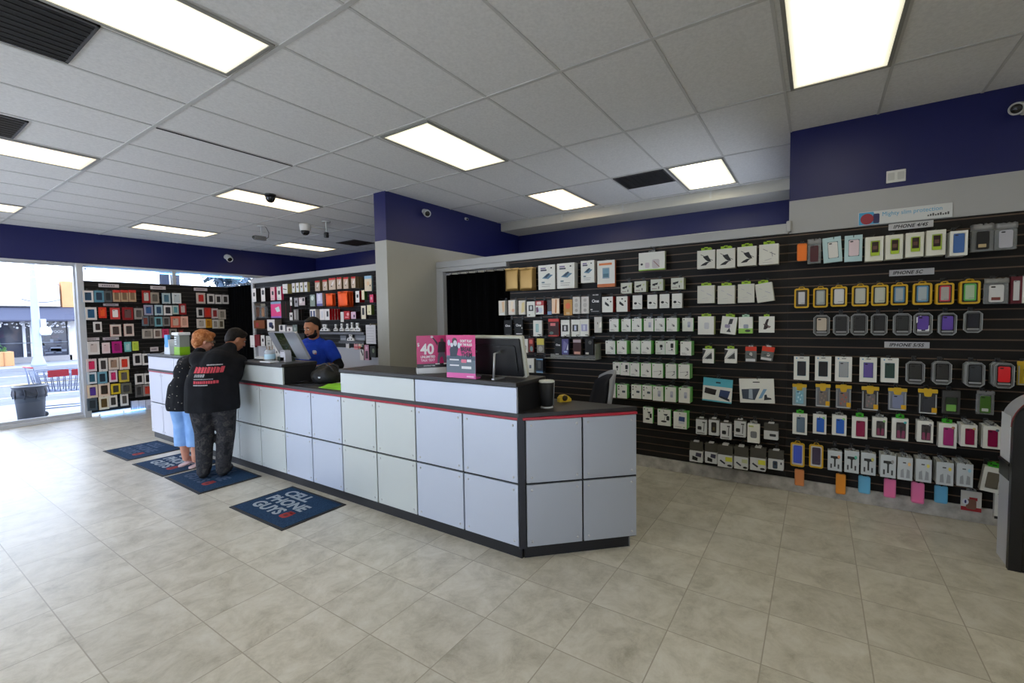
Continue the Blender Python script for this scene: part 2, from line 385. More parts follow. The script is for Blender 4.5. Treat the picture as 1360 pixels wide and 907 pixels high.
MB().lathe([(.066, -.2), (.06, -.235), (.035, -.262), (0, -.27)], CB, M=Matrix.Translation((-.33, .07, 0))).build('dome', t)
f = MB(); f.box(-.03, -.03, -.27, .03, .03, -.18, mat((40, 40, 42), .4), .01); f.build('sensor', t)
# wall plate and header card
p0, p1 = on_x(1177, 236, XW), on_x(1203, 233, XW); zt, zb = on_x(1190, 226, XW).z, on_x(1190, 242, XW).z
t = thing('wall_plate', 'white double wall plate on the blue wall', 'wall plate', (XW, (p0.y+p1.y)/2, zb), -PI/2)
hw = abs(p0.y-p1.y)/2; f = MB(); f.box(-hw, -.008, 0, hw, 0, zt-zb, mat((214, 214, 210), .4), .003); f.build('cover', t)
f = MB()
for q in (-.5, .5): f.prism(rrect(q*hw-.022, (zt-zb)/2-.03, q*hw+.022, (zt-zb)/2+.03, .006), -.0095, -.008, mat((190, 190, 186), .4))
f.build('sockets', t)
p0, p1 = on_x(1140, 285, XW-.01), on_x(1265, 280, XW-.01); zb, zt = on_x(1202, 294, XW-.01).z, on_x(1202, 276, XW-.01).z
hw = abs(p0.y-p1.y)/2; hh = zt-zb
t = thing('header_card', 'long white and blue header card with script lettering above display wall', 'sign', (XW-.012, (p0.y+p1.y)/2, zb), -PI/2)
MB().box(-hw, -.004, 0, hw, .002, hh, mat((206, 208, 208), .4), .001).build('card', t)
f = MB(); f.prism([(-hw+.004, .004), (-hw*.52, .004), (-hw*.6, hh*.6), (-hw*.66, hh-.004), (-hw+.004, hh-.004)], -.0055, -.004, mat((70, 160, 205)))
f.prism([(-hw*.8+.045*math.cos(a*PI/8), hh*.45+.045*math.sin(a*PI/8)) for a in range(16)], -.0068, -.0055, mat((150, 44, 60)))
f.prism(rrect(-hw*.66, hh*.08, -hw*.52, hh*.8, .01), -.0068, -.0055, mat((44, 44, 90))); f.build('printed_picture', t)
o = link('lettering', text_mesh('Mighty slim protection', mat((70, 160, 200)), hw*1.25, hh*.4), t, (hw*.17, -.004, hh*.66))
f = MB()
for k in range(9): f.prism(rrect(hw*(.5+.05*k), hh*.2, hw*(.5+.05*k)+hw*.035, hh*(.3+.05*(k%3)), .002), -.0048, -.004, mat((70, 70, 72)))
f.build('small_lettering', t)
# ================================================================= counter
XC, XCB = 2.555, 3.15
m, N, L, b = fresh('facing_panel')
b.inputs['Base Color'].default_value = lin((206, 210, 214)); b.inputs['Metallic'].default_value = .3; b.inputs['Roughness'].default_value = .38
tc = N.new('ShaderNodeTexCoord'); mp = N.new('ShaderNodeMapping'); mp.inputs['Scale'].default_value = (60, 2, 60); nz = N.new('ShaderNodeTexNoise'); nz.inputs['Scale'].default_value = 6
L.new(tc.outputs['Object'], mp.inputs[0]); L.new(mp.outputs[0], nz.inputs['Vector'])
mr = N.new('ShaderNodeMapRange'); mr.inputs['To Min'].default_value = .34; mr.inputs['To Max'].default_value = .44; L.new(nz.outputs['Fac'], mr.inputs['Value']); L.new(mr.outputs[0], b.inputs['Roughness'])
PANEL = m
CARC = mat((20, 20, 24), .5); TOPM = mat((38, 36, 36), .42, noise=.12); REDS = mat((168, 26, 48), .35); SCREW = mat((200, 200, 200), .3, .9)
PLINTH = mat((17, 18, 24), .45)
ZT0, ZT1 = .985, 1.012           # worktop slab
ZU = 1.19; ZU1 = 1.222           # raised shelf slab
def panel_mat(c):
    m = PANEL.copy(); m.node_tree.nodes['Principled BSDF'].inputs['Base Color'].default_value = lin(c); return m
PBL, PGN, PWH, PGR = panel_mat((192, 199, 213)), panel_mat((198, 203, 200)), panel_mat((208, 208, 218)), panel_mat((174, 179, 189))
SCRM = MB().lathe([(.0085, 0), (.0085, .002), (.005, .005), (0, .0055)], SCREW, 10, RX90).mesh('screw')
def facing(parent, x0, z0, x1, z1, name='panel', screws=True, pm=None):
    o = MB().box(x0, -.018, z0, x1, 0, z1, pm or PANEL, .002).build(name, parent)
    if screws:
        for x in (x0+.035, x1-.035):
            for z in (z0+.035, z1-.035): link('screw', SCRM, o, (x, -.018, z))
    return o
def module(y0, y1, raised, label, pm=None):
    """one cabinet of the counter; local x runs along its face (towards smaller y), its face is at local y = 0"""
    W = y1-y0
    t = thing('counter_unit', label, 'counter', (XC, y1, 0), -PI/2, 'counter cabinets')
    MB().box(0, .012, 0, W, .50, .088, PLINTH).build('plinth', t)
    MB().box(0, .002, .08, W, XCB-XC-.02, ZT0, CARC).build('carcass', t)
    g = .007; h = W/2
    for a in (0, h):
        facing(t, a+g, .094, a+h-g, .520, pm=pm); facing(t, a+g, .535, a+h-g, .963, pm=pm)
    MB().box(0, -.020, .966, W, .004, .983, REDS, .002).build('red_strip', t)
    if raised:
        MB().box(0, .004, ZT1, W, .03, ZU, CARC).build('riser', t)
        facing(t, g, ZT0+.004, W-g, ZU-.004, 'riser_panel', False, pm)
        for x in (0, W-.018): MB().box(x, .03, ZT1, x+.018, .36, ZU, CARC).build('side_panel', t)
        MB().box(-.001, -.03, ZU, W+.001, .37, ZU1, TOPM, .004).build('raised_shelf', t)
    return t
B = [1.665, 2.635, 3.58, 4.52, 5.48, 6.32, 7.19, 8.07]
module(B[0], B[1], 1, 'tall grey panelled counter cabinet under the monitor, next to the angled end', PBL)
module(B[1], B[2], 1, 'tall pale panelled counter cabinet between the pink signs and the lower gap', PGN)
module(B[2], B[3], 0, 'low counter cabinet with open top where the lime green cloth lies', PBL)
module(B[3], B[4], 1, 'tall pale counter cabinet under the tilted silver display', PGN)
module(B[4], B[5], 0, 'low counter cabinet the two customers lean on', PGN)
module(B[5], B[6], 1, 'tall counter cabinet behind the woman, second from the shop window', PWH)
module(B[6], B[7], 1, 'tall counter cabinet nearest the shop window, with leaflet holders on top', PWH)
# angled end cabinet
ang = math.atan2(1.067-1.665, 3.14-2.555); LEN = math.hypot(1.067-1.665, 3.14-2.555)
t = thing('counter_unit', 'angled end cabinet of the counter with four grey screwed panels', 'counter', (XC, 1.655, 0), ang, 'counter cabinets')
MB().box(.02, .022, 0, LEN-.045, .30, .088, PLINTH).build('plinth', t)
MB().prism([(0, 0), (LEN, 0), (LEN/2, LEN/2)], 0, .905, CARC, Matrix.Translation((0, 0, .08+.905)) @ Matrix(((1, 0, 0, 0), (0, 0, 1, .003), (0, -1, 0, 0), (0, 0, 0, 1)))).build('carcass', t)
h = (LEN-.03)/2
for a in (.028, .028+h):
    facing(t, a+.006, .094, a+h-.006, .520, pm=PGR); facing(t, a+.006, .535, a+h-.006, .963, pm=PGR)
MB().box(.012, -.020, .966, LEN, .004, .983, REDS, .002).build('red_strip', t)
MB().box(-.022, -.012, .08, .024, .012, .985, mat((28, 30, 40), .4)).build('corner_post', t)
MB().box(LEN-.05, .018, 0, LEN-.043, .026, .088, mat((120, 120, 120), .4)).build('plinth_trim', t)
# worktop, one continuous slab with its angled end
f = MB(); f.prism([(XC-.024, 8.08), (XCB, 8.08), (XCB+.012, 1.058), (XC-.024, 1.655)], 0, ZT1-ZT0, TOPM, Matrix(((1, 0, 0, 0), (0, 0, 1, 0), (0, -1, 0, ZT1), (0, 0, 0, 1))))
bm = f.bm
E2 = f.build('worktop')
# the prism maps (x, depth, y) -> world; keep it a plain slab
tag(E2, 'long black laminate worktop running along the whole counter to its angled end', 'worktop')

# ----------------------------------------------------------------- floor mats
m, N, L, b = fresh('mat_pile'); tc = N.new('ShaderNodeTexCoord'); nz = N.new('ShaderNodeTexNoise'); nz.inputs['Scale'].default_value = 160; L.new(tc.outputs['Object'], nz.inputs['Vector'])
L.new(ramp(N, L, nz.outputs['Fac'], [(.35, (28, 48, 74)), (.65, (46, 72, 102))]), b.inputs['Base Color']); b.inputs['Roughness'].default_value = .95; b.inputs['Specular IOR Level'].default_value = .1
PILE = m; RUB = mat((22, 22, 26), .7); LETTER = mat((150, 160, 170), .9, noise=.15)
def floor_mat(y0, y1, label, rot=0., dim=False):
    W, D = y1-y0, .60
    t = thing('floor_mat', label, 'mat', (2.20, (y0+y1)/2, 0), rot, 'blue floor mats along the counter')
    f = MB(); f.box(-D/2, -W/2, 0, D/2, W/2, .007, RUB, .004); f.build('rubber_border', t)
    MB().box(-D/2+.028, -W/2+.028, .006, D/2-.028, W/2-.028, .010, PILE, .002).build('pile', t)
    Rm = Matrix.Rotation(-PI/2, 4, 'X')
    # the lettering is read by someone facing the counter: its top points to +x
    lm = LETTER if not dim else mat((58, 78, 108), .95)
    for k, (s, w_, x_, y_) in enumerate((('CELL', .37, .175, .11), ('PHONE', .56, .03, .045), ('GUYS', .42, -.115, .105))):
        me = text_mesh(s, lm, w_, .118, .0012, .035)
        me.transform(Matrix(((0, 0, 1, x_), (-1, 0, 0, y_), (0, -1, 0, .0103), (0, 0, 0, 1)))); link('lettering', me, t)
    g = MB(); RD = mat((150, 40, 38), .9)
    M4 = Matrix(((0, 0, 1, -.125), (-1, 0, 0, -.19), (0, -1, 0, .0103), (0, 0, 0, 1)))
    g.prism(rrect(-.05, -.048, .05, .048, .03), -.001, 0, RD, M4)
    for q in (-.028, 0, .028): g.prism(rrect(q-.011, .03, q+.011, .068, .008), -.001, 0, RD, M4)
    g.prism(rrect(-.02, -.02, .02, .012, .004), -.0016, -.001, mat((90, 30, 34), .9), M4)
    g.build('red_emblem', t)
floor_mat(3.495, 4.355, 'blue floor mat with large grey lettering, nearest the camera')
floor_mat(4.935, 5.80, 'blue floor mat with faded lettering under the man in camouflage trousers', -.02, True)
floor_mat(5.86, 6.70, 'blue floor mat with grey lettering under the woman in flip-flops', .02)
floor_mat(6.92, 7.74, 'blue floor mat with faded lettering, farthest along the counter', .02, True)

# ------------------------------------------------------ things on the counter
PINK = mat((212, 20, 120), .35); MAG = mat((196, 14, 104), .35); ZS = ZU1
def flat(me, t, x, y, z): return link('lettering', me, t, (x, y, z))
rzc = -PI/2
def art(f, shapes, w, h, y=-.0008, d=.0008):
    """flat printed shapes; coordinates are fractions of w and h with x = 0 at the middle"""
    for k, s in enumerate(shapes):
        c = s[-1]; mm = c if not isinstance(c, tuple) else mat(c); yy = y-.0001*k
        if s[0] == 'r': f.prism([(s[1]*w, s[2]*h), (s[3]*w, s[2]*h), (s[3]*w, s[4]*h), (s[1]*w, s[4]*h)][::1], yy, yy+d, mm)
        elif s[0] == 'o': f.prism(rrect(s[1]*w, s[2]*h, s[3]*w, s[4]*h, .25*min((s[3]-s[1])*w, (s[4]-s[2])*h)), yy, yy+d, mm)
        elif s[0] == 'e': f.prism([(s[1]*w+s[3]*w*math.cos(a*PI/7), s[2]*h+s[4]*h*math.sin(a*PI/7)) for a in range(14)], yy, yy+d, mm)
        elif s[0] == 'p': f.prism([(x*w, z*h) for x, z in s[1]], yy, yy+d, mm)
        elif s[0] == 'l':
            a, b_, wd = Vector((s[1]*w, s[2]*h)), Vector((s[3]*w, s[4]*h)), s[5]*w/2
            n = (b_-a).orthogonal().normalized()*wd
            f.prism([tuple(a+n), tuple(a-n), tuple(b_-n), tuple(b_+n)], yy, yy+d, mm)
# sign with a price in a white-based holder
sw, sh = .235, .305
t = thing('counter_sign', 'magenta counter sign with a big white price, in a white-footed holder', 'sign', (2.66, 2.56, ZS), math.radians(-38))
f = MB(); f.box(-sw/2, -.005, 0, sw/2, .07, .048, mat((215, 215, 215), .25), .004); f.build('holder_base', t)
f = MB(); f.box(-sw/2, -.004, .048, sw/2, .0, sh, MAG, .001); f.box(-sw/2, -.0046, .048, sw/2, -.004, .08, BLACKM := mat((16, 14, 18), .4)); f.build('card', t)
f = MB(); DK = (34, 30, 40)
art(f, [('p', [(.2, .55), (.32, .52), (.46, .55), (.48, .8), (.40, .85), (.24, .82)], DK), ('e', .36, .87, .06, .05, (80, 66, 66)), ('p', [(.22, .8), (.08, .93), (.02, .98), (.0, .95), (.1, .86), (.2, .72)], DK), ('e', .02, .96, .045, .03, (220, 210, 215)),
        ('p', [(.24, .55), (.44, .55), (.48, .42), (.49, .27), (.42, .27), (.36, .45), (.28, .4), (.26, .26), (.19, .26), (.2, .42)], (92, 84, 104)), ('o', .12, .235, .27, .265, (225, 225, 225)), ('o', .4, .235, .5, .265, (225, 225, 225))], sw, sh, -.0048)
f.build('printed_figure', t)
flat(text_mesh('40', mat((238, 232, 236)), .108, .088, .0006, .03), t, -.035, -.0042, .197); flat(text_mesh('$', mat((238, 232, 236)), .018, .034, .0006, .02), t, -.103, -.0042, .232)
flat(text_mesh('UNLIMITED', mat((238, 232, 236)), .115, .02, .0006, .03), t, -.03, -.0042, .135); flat(text_mesh('TALK TEXT', mat((238, 200, 222)), .112, .019, .0006, .03), t, -.03, -.0042, .108)
flat(text_mesh('CONTRACT FREE', mat((230, 230, 230)), .09, .009, .0006, .02), t, -.02, -.0047, .064)
# leaflet rack with the second advert
sw, sh = .262, .315
t = thing('leaflet_stand', 'pink and grey leaflet stand with a cheering figure beside the monitor', 'leaflet stand', (2.545, 2.16, ZS), rzc+.06)
f = MB(); f.box(-sw/2, 0, 0, sw/2, .0025, sh, PINK, .001); f.prism([(-sw/2, .0), (sw/2, 0), (sw/2, .008), (-sw/2, .008)], 0, .06, mat((225, 90, 170), .35)); f.build('panel', t)
f = MB(); art(f, [('r', -.5, .12, .5, .52, (104, 118, 134)), ('p', [(-.5, .48), (-.2, .55), (.1, .49), (.5, .5), (.5, .42), (-.5, .42)], (74, 88, 108)), ('r', -.5, 0, .5, .12, (232, 104, 180)),
        ('p', [(-.36, .5), (-.14, .5), (-.1, .62), (-.06, .76), (-.14, .8), (-.3, .78), (-.38, .66)], (52, 60, 78)), ('e', -.2, .86, .09, .08, (60, 44, 50)), ('e', -.18, .81, .065, .07, (206, 204, 214)), ('e', -.4, .82, .05, .07, (196, 200, 220)), ('e', -.3, .77, .05, .05, (214, 214, 226)), ('e', -.05, .76, .045, .07, (206, 210, 226)),
        ('r', -.38, .41, -.06, .44, (230, 232, 238)), ('r', -.38, .28, -.06, .31, (230, 232, 238)), ('o', .02, .36, .2, .44, (226, 120, 150)), ('r', .22, .38, .36, .44, (228, 228, 234)), ('r', .03, .22, .36, .28, (230, 232, 238)), ('r', .2, .03, .44, .06, (250, 200, 228))], sw, sh, -.001)
f.build('printed_picture', t)
WL = mat((240, 232, 238)); NL = mat((40, 16, 52))
flat(text_mesh("DON'T PLAY", WL, .105, .021, .0006, .03), t, .052, -.002, .272); flat(text_mesh('BY THE RULES', WL, .105, .019, .0006, .03), t, .052, -.002, .246)
flat(text_mesh('BREAK', NL, .098, .033, .0006, .03), t, .052, -.002, .212); flat(text_mesh('THEM', NL, .098, .034, .0006, .03), t, .054, -.002, .172)
# register monitor seen from behind
t = thing('computer_monitor', 'black-backed monitor with pale rim seen from behind, beside the pink stand', 'monitor', (2.74, 1.985, ZS), rzc)
mw, mh = .28, .30; RIMM = mat((206, 206, 192), .35); SIL = mat((176, 178, 180), .3, .6)
Mt = Matrix.Translation((0, 0, .012)) @ Matrix.Rotation(math.radians(12), 4, 'X')
f = MB(); f.prism(rrect(-mw, 0, mw, mh, .012), -.012, .018, RIMM, Mt); f.build('rim', t)
f = MB(); f.prism(rrect(-mw+.014, .008, mw-.018, mh-.014, .01), -.028, -.004, mat((20, 21, 25), .3), Mt); f.prism(rrect(-mw+.05, .04, mw-.055, mh-.06, .02), -.036, -.028, mat((15, 16, 19), .35), Mt); f.build('back_cover', t)
MB().prism(rrect(-mw+.014, .014, mw-.014, mh-.014, .004), .018, .0195, mat((8, 8, 10), .1), Mt).build('screen', t)
for x in (-.11, .105):
    f = MB(); f.tube([(x, -.09, .19), (x, -.16, .185), (x, -.175, .012), (x, -.09, .008)], .0085, SIL, 6); f.box(x-.012, -.185, 0, x+.012, -.05, .012, SIL, .003); f.build('stand_leg', t)
# small black speaker on the angled worktop
t = thing('desk_speaker', 'tapered black desk speaker with silver cap and foot on the angled worktop', 'speaker', (2.82, 1.60, ZT1), -.9)
MB().lathe([(.044, 0), (.046, .004), (.040, .012), (0, .014)], mat((190, 192, 196), .3, .4), 24).build('foot', t)
MB().lathe([(.038, .012), (.044, .03), (.049, .10), (.053, .185), (.0, .19)], mat((15, 16, 20), .6), 24).build('body', t)
MB().lathe([(.0545, .182), (.056, .19), (.052, .196), (.0, .2)], mat((205, 205, 200), .35), 24).build('cap', t)
f = MB(); f.tube([(.047, .012, .01), (.052, .014, .1), (.057, .015, .19)], .005, mat((150, 152, 156), .3, .5)); f.build('side_rail', t)
tag(MB().tube([(2.80, 1.66, ZT1+.004), (2.9, 1.78, ZT1+.004), (2.86, 1.9, ZT1+.004), (2.98, 2.0, ZT1+.004), (3.02, 2.2, ZT1+.004)], .0035, mat((14, 14, 14))).build('speaker_cable'), 'thin black cable trailing behind the desk speaker', 'cable')
t = thing('tape_dispenser', 'yellow tape dispenser at the back edge of the worktop', 'tape dispenser', (3.09, 1.60, ZT1), -.6)
f = MB(); f.prism([(-.05, 0), (.05, 0), (.052, .02), (.03, .04), (.01, .052), (-.03, .05), (-.05, .03)], -.02, .02, mat((206, 170, 40), .45)); f.build('body', t)
MB().lathe([(.0, -.012), (.022, -.012), (.022, .012), (0, .012)], mat((60, 50, 20), .5), 16, Matrix.Translation((-.005, -.012, .03)) @ RX90).build('tape_roll', t)

# lime cloth, black bag and papers on the low part
rnd = random.Random(3)
def cloth(name, pts, zbase, amp, th, m, n=14):
    """a softly crumpled sheet whose outline is the four-point patch pts"""
    bm = bmesh.new(); V = []
    P = [Vector(p) for p in pts]
    for lay in (1, 0):
        G = []
        for i in range(n+1):
            for j in range(n+1):
                u, v = i/n, j/n
                p = (P[0]*(1-u)+P[1]*u)*(1-v)+(P[3]*(1-u)+P[2]*u)*v
                e = min(u, 1-u, v, 1-v)*6; e = min(1, e)
                z = zbase + (th + amp*e*(.5+.5*math.sin(7*u+3*v)*math.cos(5*v-2*u)+.25*math.sin(17*u*v+4)))*lay
                G.append(bm.verts.new((p.x+.01*math.sin(9*v), p.y+.01*math.sin(11*u), z)))
        V.append(G)
    q = lambda G, i, j: G[i*(n+1)+j]
    for G, fl in ((V[0], 0), (V[1], 1)):
        for i in range(n):
            for j in range(n):
                a = [q(G, i, j), q(G, i+1, j), q(G, i+1, j+1), q(G, i, j+1)]
                bm.faces.new(a[::-1] if fl else a).smooth = True
    ring = [(i, 0) for i in range(n)]+[(n, j) for j in range(n)]+[(i, n) for i in range(n, 0, -1)]+[(0, j) for j in range(n, 0, -1)]
    for k in range(len(ring)):
        a, b_ = ring[k], ring[(k+1) % len(ring)]
        bm.faces.new((q(V[0], *a), q(V[1], *a), q(V[1], *b_), q(V[0], *b_)))
    bmesh.ops.recalc_face_normals(bm, faces=bm.faces)
    me = bpy.data.meshes.new(name); bm.to_mesh(me); bm.free(); me.materials.append(m); return link(name, me)
tag(cloth('cloth', [(2.60, 3.60, 0), (2.60, 4.02, 0), (2.88, 4.1, 0), (2.88, 3.62, 0)], ZT1, .03, .004, mat((128, 196, 24), .7)), 'lime green folded cloth on the low part of the counter', 'cloth')
tag(cloth('paper', [(2.98, 3.82, 0), (2.98, 4.05, 0), (3.1, 4.07, 0), (3.1, 3.85, 0)], ZT1, .008, .002, mat((206, 186, 130), .7)), 'cream paper lying behind the lime cloth', 'paper')
tag(cloth('paper', [(2.90, 4.00, 0), (2.86, 4.14, 0), (2.92, 4.16, 0), (2.95, 4.02, 0)], ZT1, .006, .002, mat((200, 200, 196), .6)), 'small white slip on the worktop beside the lime cloth', 'paper')
# black bag on the worktop between the displays
t = thing('bag', 'soft black bag on the low worktop in front of the clerk', 'bag', (2.88, 4.28, ZT1), .3)
f = MB(); BAGM = mat((13, 13, 15), .65)
tb = bmesh.new(); bmesh.ops.create_icosphere(tb, subdivisions=4, radius=1)
for v in tb.verts:
    n = math.sin(5*v.co.x+2*v.co.y)*.06+math.sin(9*v.co.y-3*v.co.z)*.05
    k = 1+n; z = max(-.62, v.co.z)
    v.co = Vector((v.co.x*.14*k, v.co.y*.17*k, (z+.62)*.105*k))
for q in tb.faces: q.smooth = True
f.merge(tb, BAGM); f.build('body', t)
f = MB()
for s in (-.05, .05): f.tube([(s, -.13, .1), (s, -.09, .17), (s*.6, 0, .2), (s, .08, .17), (s, .12, .1)], .009, mat((20, 20, 22), .5))
f.build('handle', t)
f = MB(); f.box(-.146, -.03, .06, -.138, .03, .075, mat((160, 160, 160), .3, .5), .002); f.build('buckle', t)
for pts, lb in (([(2.66, 4.50, ZT1+.004), (2.70, 4.40, ZT1+.03), (2.78, 4.36, ZT1+.004), (2.84, 4.44, ZT1+.004)], 'black cable looping beside the black bag'),
                ([(2.60, 4.46, ZT1+.004), (2.62, 4.3, ZT1+.004), (2.72, 4.2, ZT1+.004), (2.7, 4.1, ZT1+.004)], 'black cable lying along the front of the low worktop')):
    tag(MB().tube(pts, .004, BLACKM).build('cable'), lb, 'cable')
# tilted silver display in front of the clerk
t = thing('computer_display', 'tilted glossy silver display seen from behind, in front of the clerk', 'display', (2.80, 4.74, ZS), rzc)
Mt = Matrix.Translation((0, .03, .03)) @ Matrix.Rotation(math.radians(27), 4, 'X')
f = MB(); f.prism(rrect(-.29, 0, .25, .33, .012), -.012, .012, mat((186, 188, 196), .18, .55), Mt); f.build('back_cover', t)
f = MB(); f.prism(rrect(-.16, .02, .02, .325, .004), -.0135, -.012, mat((40, 48, 30), .12), Mt); f.build('reflection_strip', t)  # dark green reflection painted onto the glossy back
MB().prism(rrect(-.28, .012, .24, .32, .004), .012, .0135, mat((10, 10, 12), .1), Mt).build('screen', t)
f = MB(); f.box(-.17, -.10, 0, -.03, .03, .055, mat((52, 60, 52), .35), .006); f.build('base', t)
# small things at the clerk's left
t = thing('handset', 'white handset lying at the left end of the tall counter by the man', 'handset', (2.72, 5.26, ZS), .1)
f = MB(); f.prism([(-.10, .012), (-.09, .034), (-.06, .038), (.06, .042), (.10, .036), (.10, .02), (.05, .014), (-.07, .010)], -.022, .022, mat((222, 222, 216), .3), Matrix.Rotation(PI/2, 4, 'Z')); f.build('body', t)
MB().box(-.024, -.05, 0, .024, .12, .016, mat((20, 20, 22), .5), .004).build('cradle', t)
t = thing('glass_jar', 'clear jar with a pale blue label on the tall counter', 'jar', (2.66, 4.98, ZS))
MB().lathe([(0, .002), (.05, .002), (.055, .02), (.055, .12), (.05, .13), (.046, .13), (.049, .118), (.049, .02), (0, .008)], mat((214, 220, 226), .08, alpha=.35), 24).build('body', t)
MB().lathe([(.0556, .03), (.0562, .032), (.0562, .082), (.0556, .084)], mat((176, 206, 222), .5), 24).build('paper_label', t)
f = MB()
for k in range(6): f.tube([(.02*math.cos(k), .02*math.sin(k), .01), (.034*math.cos(k+.3), .034*math.sin(k+.3), .16+.01*(k % 3))], .004, mat((150, 130, 110)))
f.build('pens', t)
t = thing('plastic_tray', 'low white tray under the jar on the tall counter', 'tray', (2.60, 4.86, ZS), rzc)
MB().box(-.13, -.05, 0, .08, .05, .014, mat((216, 216, 220), .3), .004).build('plate', t)
t = thing('card_box', 'pale box with rounded top beside the jar and the silver display', 'box', (2.70, 4.80, ZS), rzc)
f = MB(); f.prism([(-.055, 0), (.055, 0), (.05, .09), (.035, .125), (-.035, .125), (-.052, .09)], 0, .07, mat((188, 186, 192), .5)); f.build('body', t)
MB().prism([(-.03, .11), (.03, .11), (.03, .122), (-.03, .122)], -.002, 0, mat((120, 118, 124))).build('slot', t)
t = thing('tissue_dispenser', 'white dispenser with dark holes at the back of the tall counter', 'dispenser', (2.86, 5.16, ZS), rzc)
f = MB(); f.prism(rrect(-.075, 0, .075, .15, .025), 0, .08, mat((218, 216, 212), .45)); f.build('body', t)
f = MB(); art(f, [('e', -.3, .55, .1, .1, (80, 70, 70)), ('e', .2, .3, .1, .1, (90, 80, 80)), ('e', .25, .7, .08, .08, (110, 100, 100))], .15, .15); f.build('holes', t)
f = MB(); f.tube([(-.02, .03, .15), (-.03, .03, .20), (-.05, .03, .22)], .012, mat((216, 214, 210), .5)); f.build('spout', t)
# leaflet holders near the shop window
t = thing('leaflet_holder', 'white and sky blue card holder at the far end of the counter', 'leaflet holder', (2.62, 7.62, ZS), rzc)
f = MB(); f.prism([(-.10, 0), (.10, 0), (.085, .12), (.05, .21), (-.05, .21), (-.08, .12)], 0, .09, mat((216, 222, 230), .4)); f.build('body', t)
f = MB(); f.box(-.06, -.004, .10, .05, .03, .275, mat((70, 156, 222), .4), .004); f.build('blue_card', t)
t = thing('acrylic_display', 'lime green acrylic pot with a white cap beside the blue card holder', 'display', (2.64, 7.34, ZS), rzc)
f = MB(); f.prism([(-.09, 0), (.09, 0), (.10, .27), (-.07, .27)], 0, .12, mat((140, 146, 140), .2)); f.prism([(-.092, 0), (.092, 0), (.096, .11), (-.088, .11)], -.002, .122, mat((132, 186, 30), .35)); f.build('body', t)
f = MB()
for k in range(4): f.prism(rrect(-.06, .14+.03*k, .0, .158+.03*k, .004), -.004, 0, mat((200, 204, 206)))
f.build('printed_rows', t)
MB().box(-.11, -.02, .27, .115, .13, .31, mat((222, 222, 224), .4), .008).build('cap', t)
t = thing('brochure', 'white open leaflet lying left of the blue card holder', 'leaflet', (2.68, 7.90, ZS), rzc+.2)
f = MB(); f.prism([(-.09, 0), (.0, .02), (.09, 0), (.09, .004), (0, .026), (-.09, .004)], 0, .12, mat((206, 204, 206))); f.build('sheet', t)

# office chair behind the angled end
t = thing('office_chair', 'office chair with black backrest and grey shell behind the counter', 'chair', (3.42, 1.74, 0), math.radians(-142))
PL = mat((24, 24, 28), .5); SHELL = mat((142, 144, 150), .45); FAB = mat((22, 24, 34), .9)
f = MB()
for k in range(5):
    a = 2*PI*k/5; f.tube([(0, 0, .10), (.15*math.cos(a), .15*math.sin(a), .10), (.29*math.cos(a), .29*math.sin(a), .075)], [.03, .024, .018], PL)
f.build('base', t)
for k in range(5):
    a = 2*PI*k/5; MB().lathe([(0, -.02), (.028, -.02), (.03, 0), (.028, .02), (0, .02)], PL, 14, Matrix.Translation((.29*math.cos(a), .29*math.sin(a), .03)) @ Matrix.Rotation(a, 4, 'Z') @ RX90).build('caster', t)
MB().lathe([(.03, .09), (.03, .28), (.022, .28), (.022, .42), (0, .42)], PL).build('gas_column', t)
MB().box(-.24, -.24, .42, .24, .24, .50, FAB, .035, 4).build('seat', t)
f = MB(); f.tube([(0, .20, .42), (0, .30, .46), (0, .31, .72)], .022, PL); f.build('back_bracket', t)
def back(y, w, z0, z1, th, m, cur):
    f = MB(); tb = bmesh.new(); bmesh.ops.create_grid(tb, x_segments=12, y_segments=12, size=1)
    r = bmesh.ops.extrude_face_region(tb, geom=list(tb.faces)); top = [v for v in r['geom'] if isinstance(v, bmesh.types.BMVert)]
    S_ = set(top)
    for v in tb.verts:
        u, q = v.co.x, v.co.y; k = 1-.25*max(0, q)**2
        ww = w*k*(1-.12*abs(q)**4); v.co = Vector((u*ww, y+cur*(1-u*u)+.06*max(0, q)+(0 if v in S_ else th)-.03*u*u, z0+(q+1)/2*(z1-z0)*(1-.10*u*u*(q > 0))))
    bmesh.ops.recalc_face_normals(tb, faces=tb.faces)
    for q in tb.faces: q.smooth = True
    f.merge(tb, m); return f
back(.245, .215, .52, 1.17, .03, FAB, .05).build('backrest', t)
back(.285, .235, .60, 1.205, .02, SHELL, .05).build('back_shell', t)
for s in (-1, 1):
    f = MB(); f.tube([(s*.24, .10, .44), (s*.29, .08, .50), (s*.29, .04, .66)], .015, PL); f.box(s*.29-.035, -.12, .66, s*.29+.035, .12, .69, PL, .012); f.build('armrest', t)

# kiosk at the right edge
t = thing('kiosk', 'arched silver and black kiosk standing at the right edge, in front of the display wall', 'kiosk', (4.10, -1.33, 0), -PI/2)
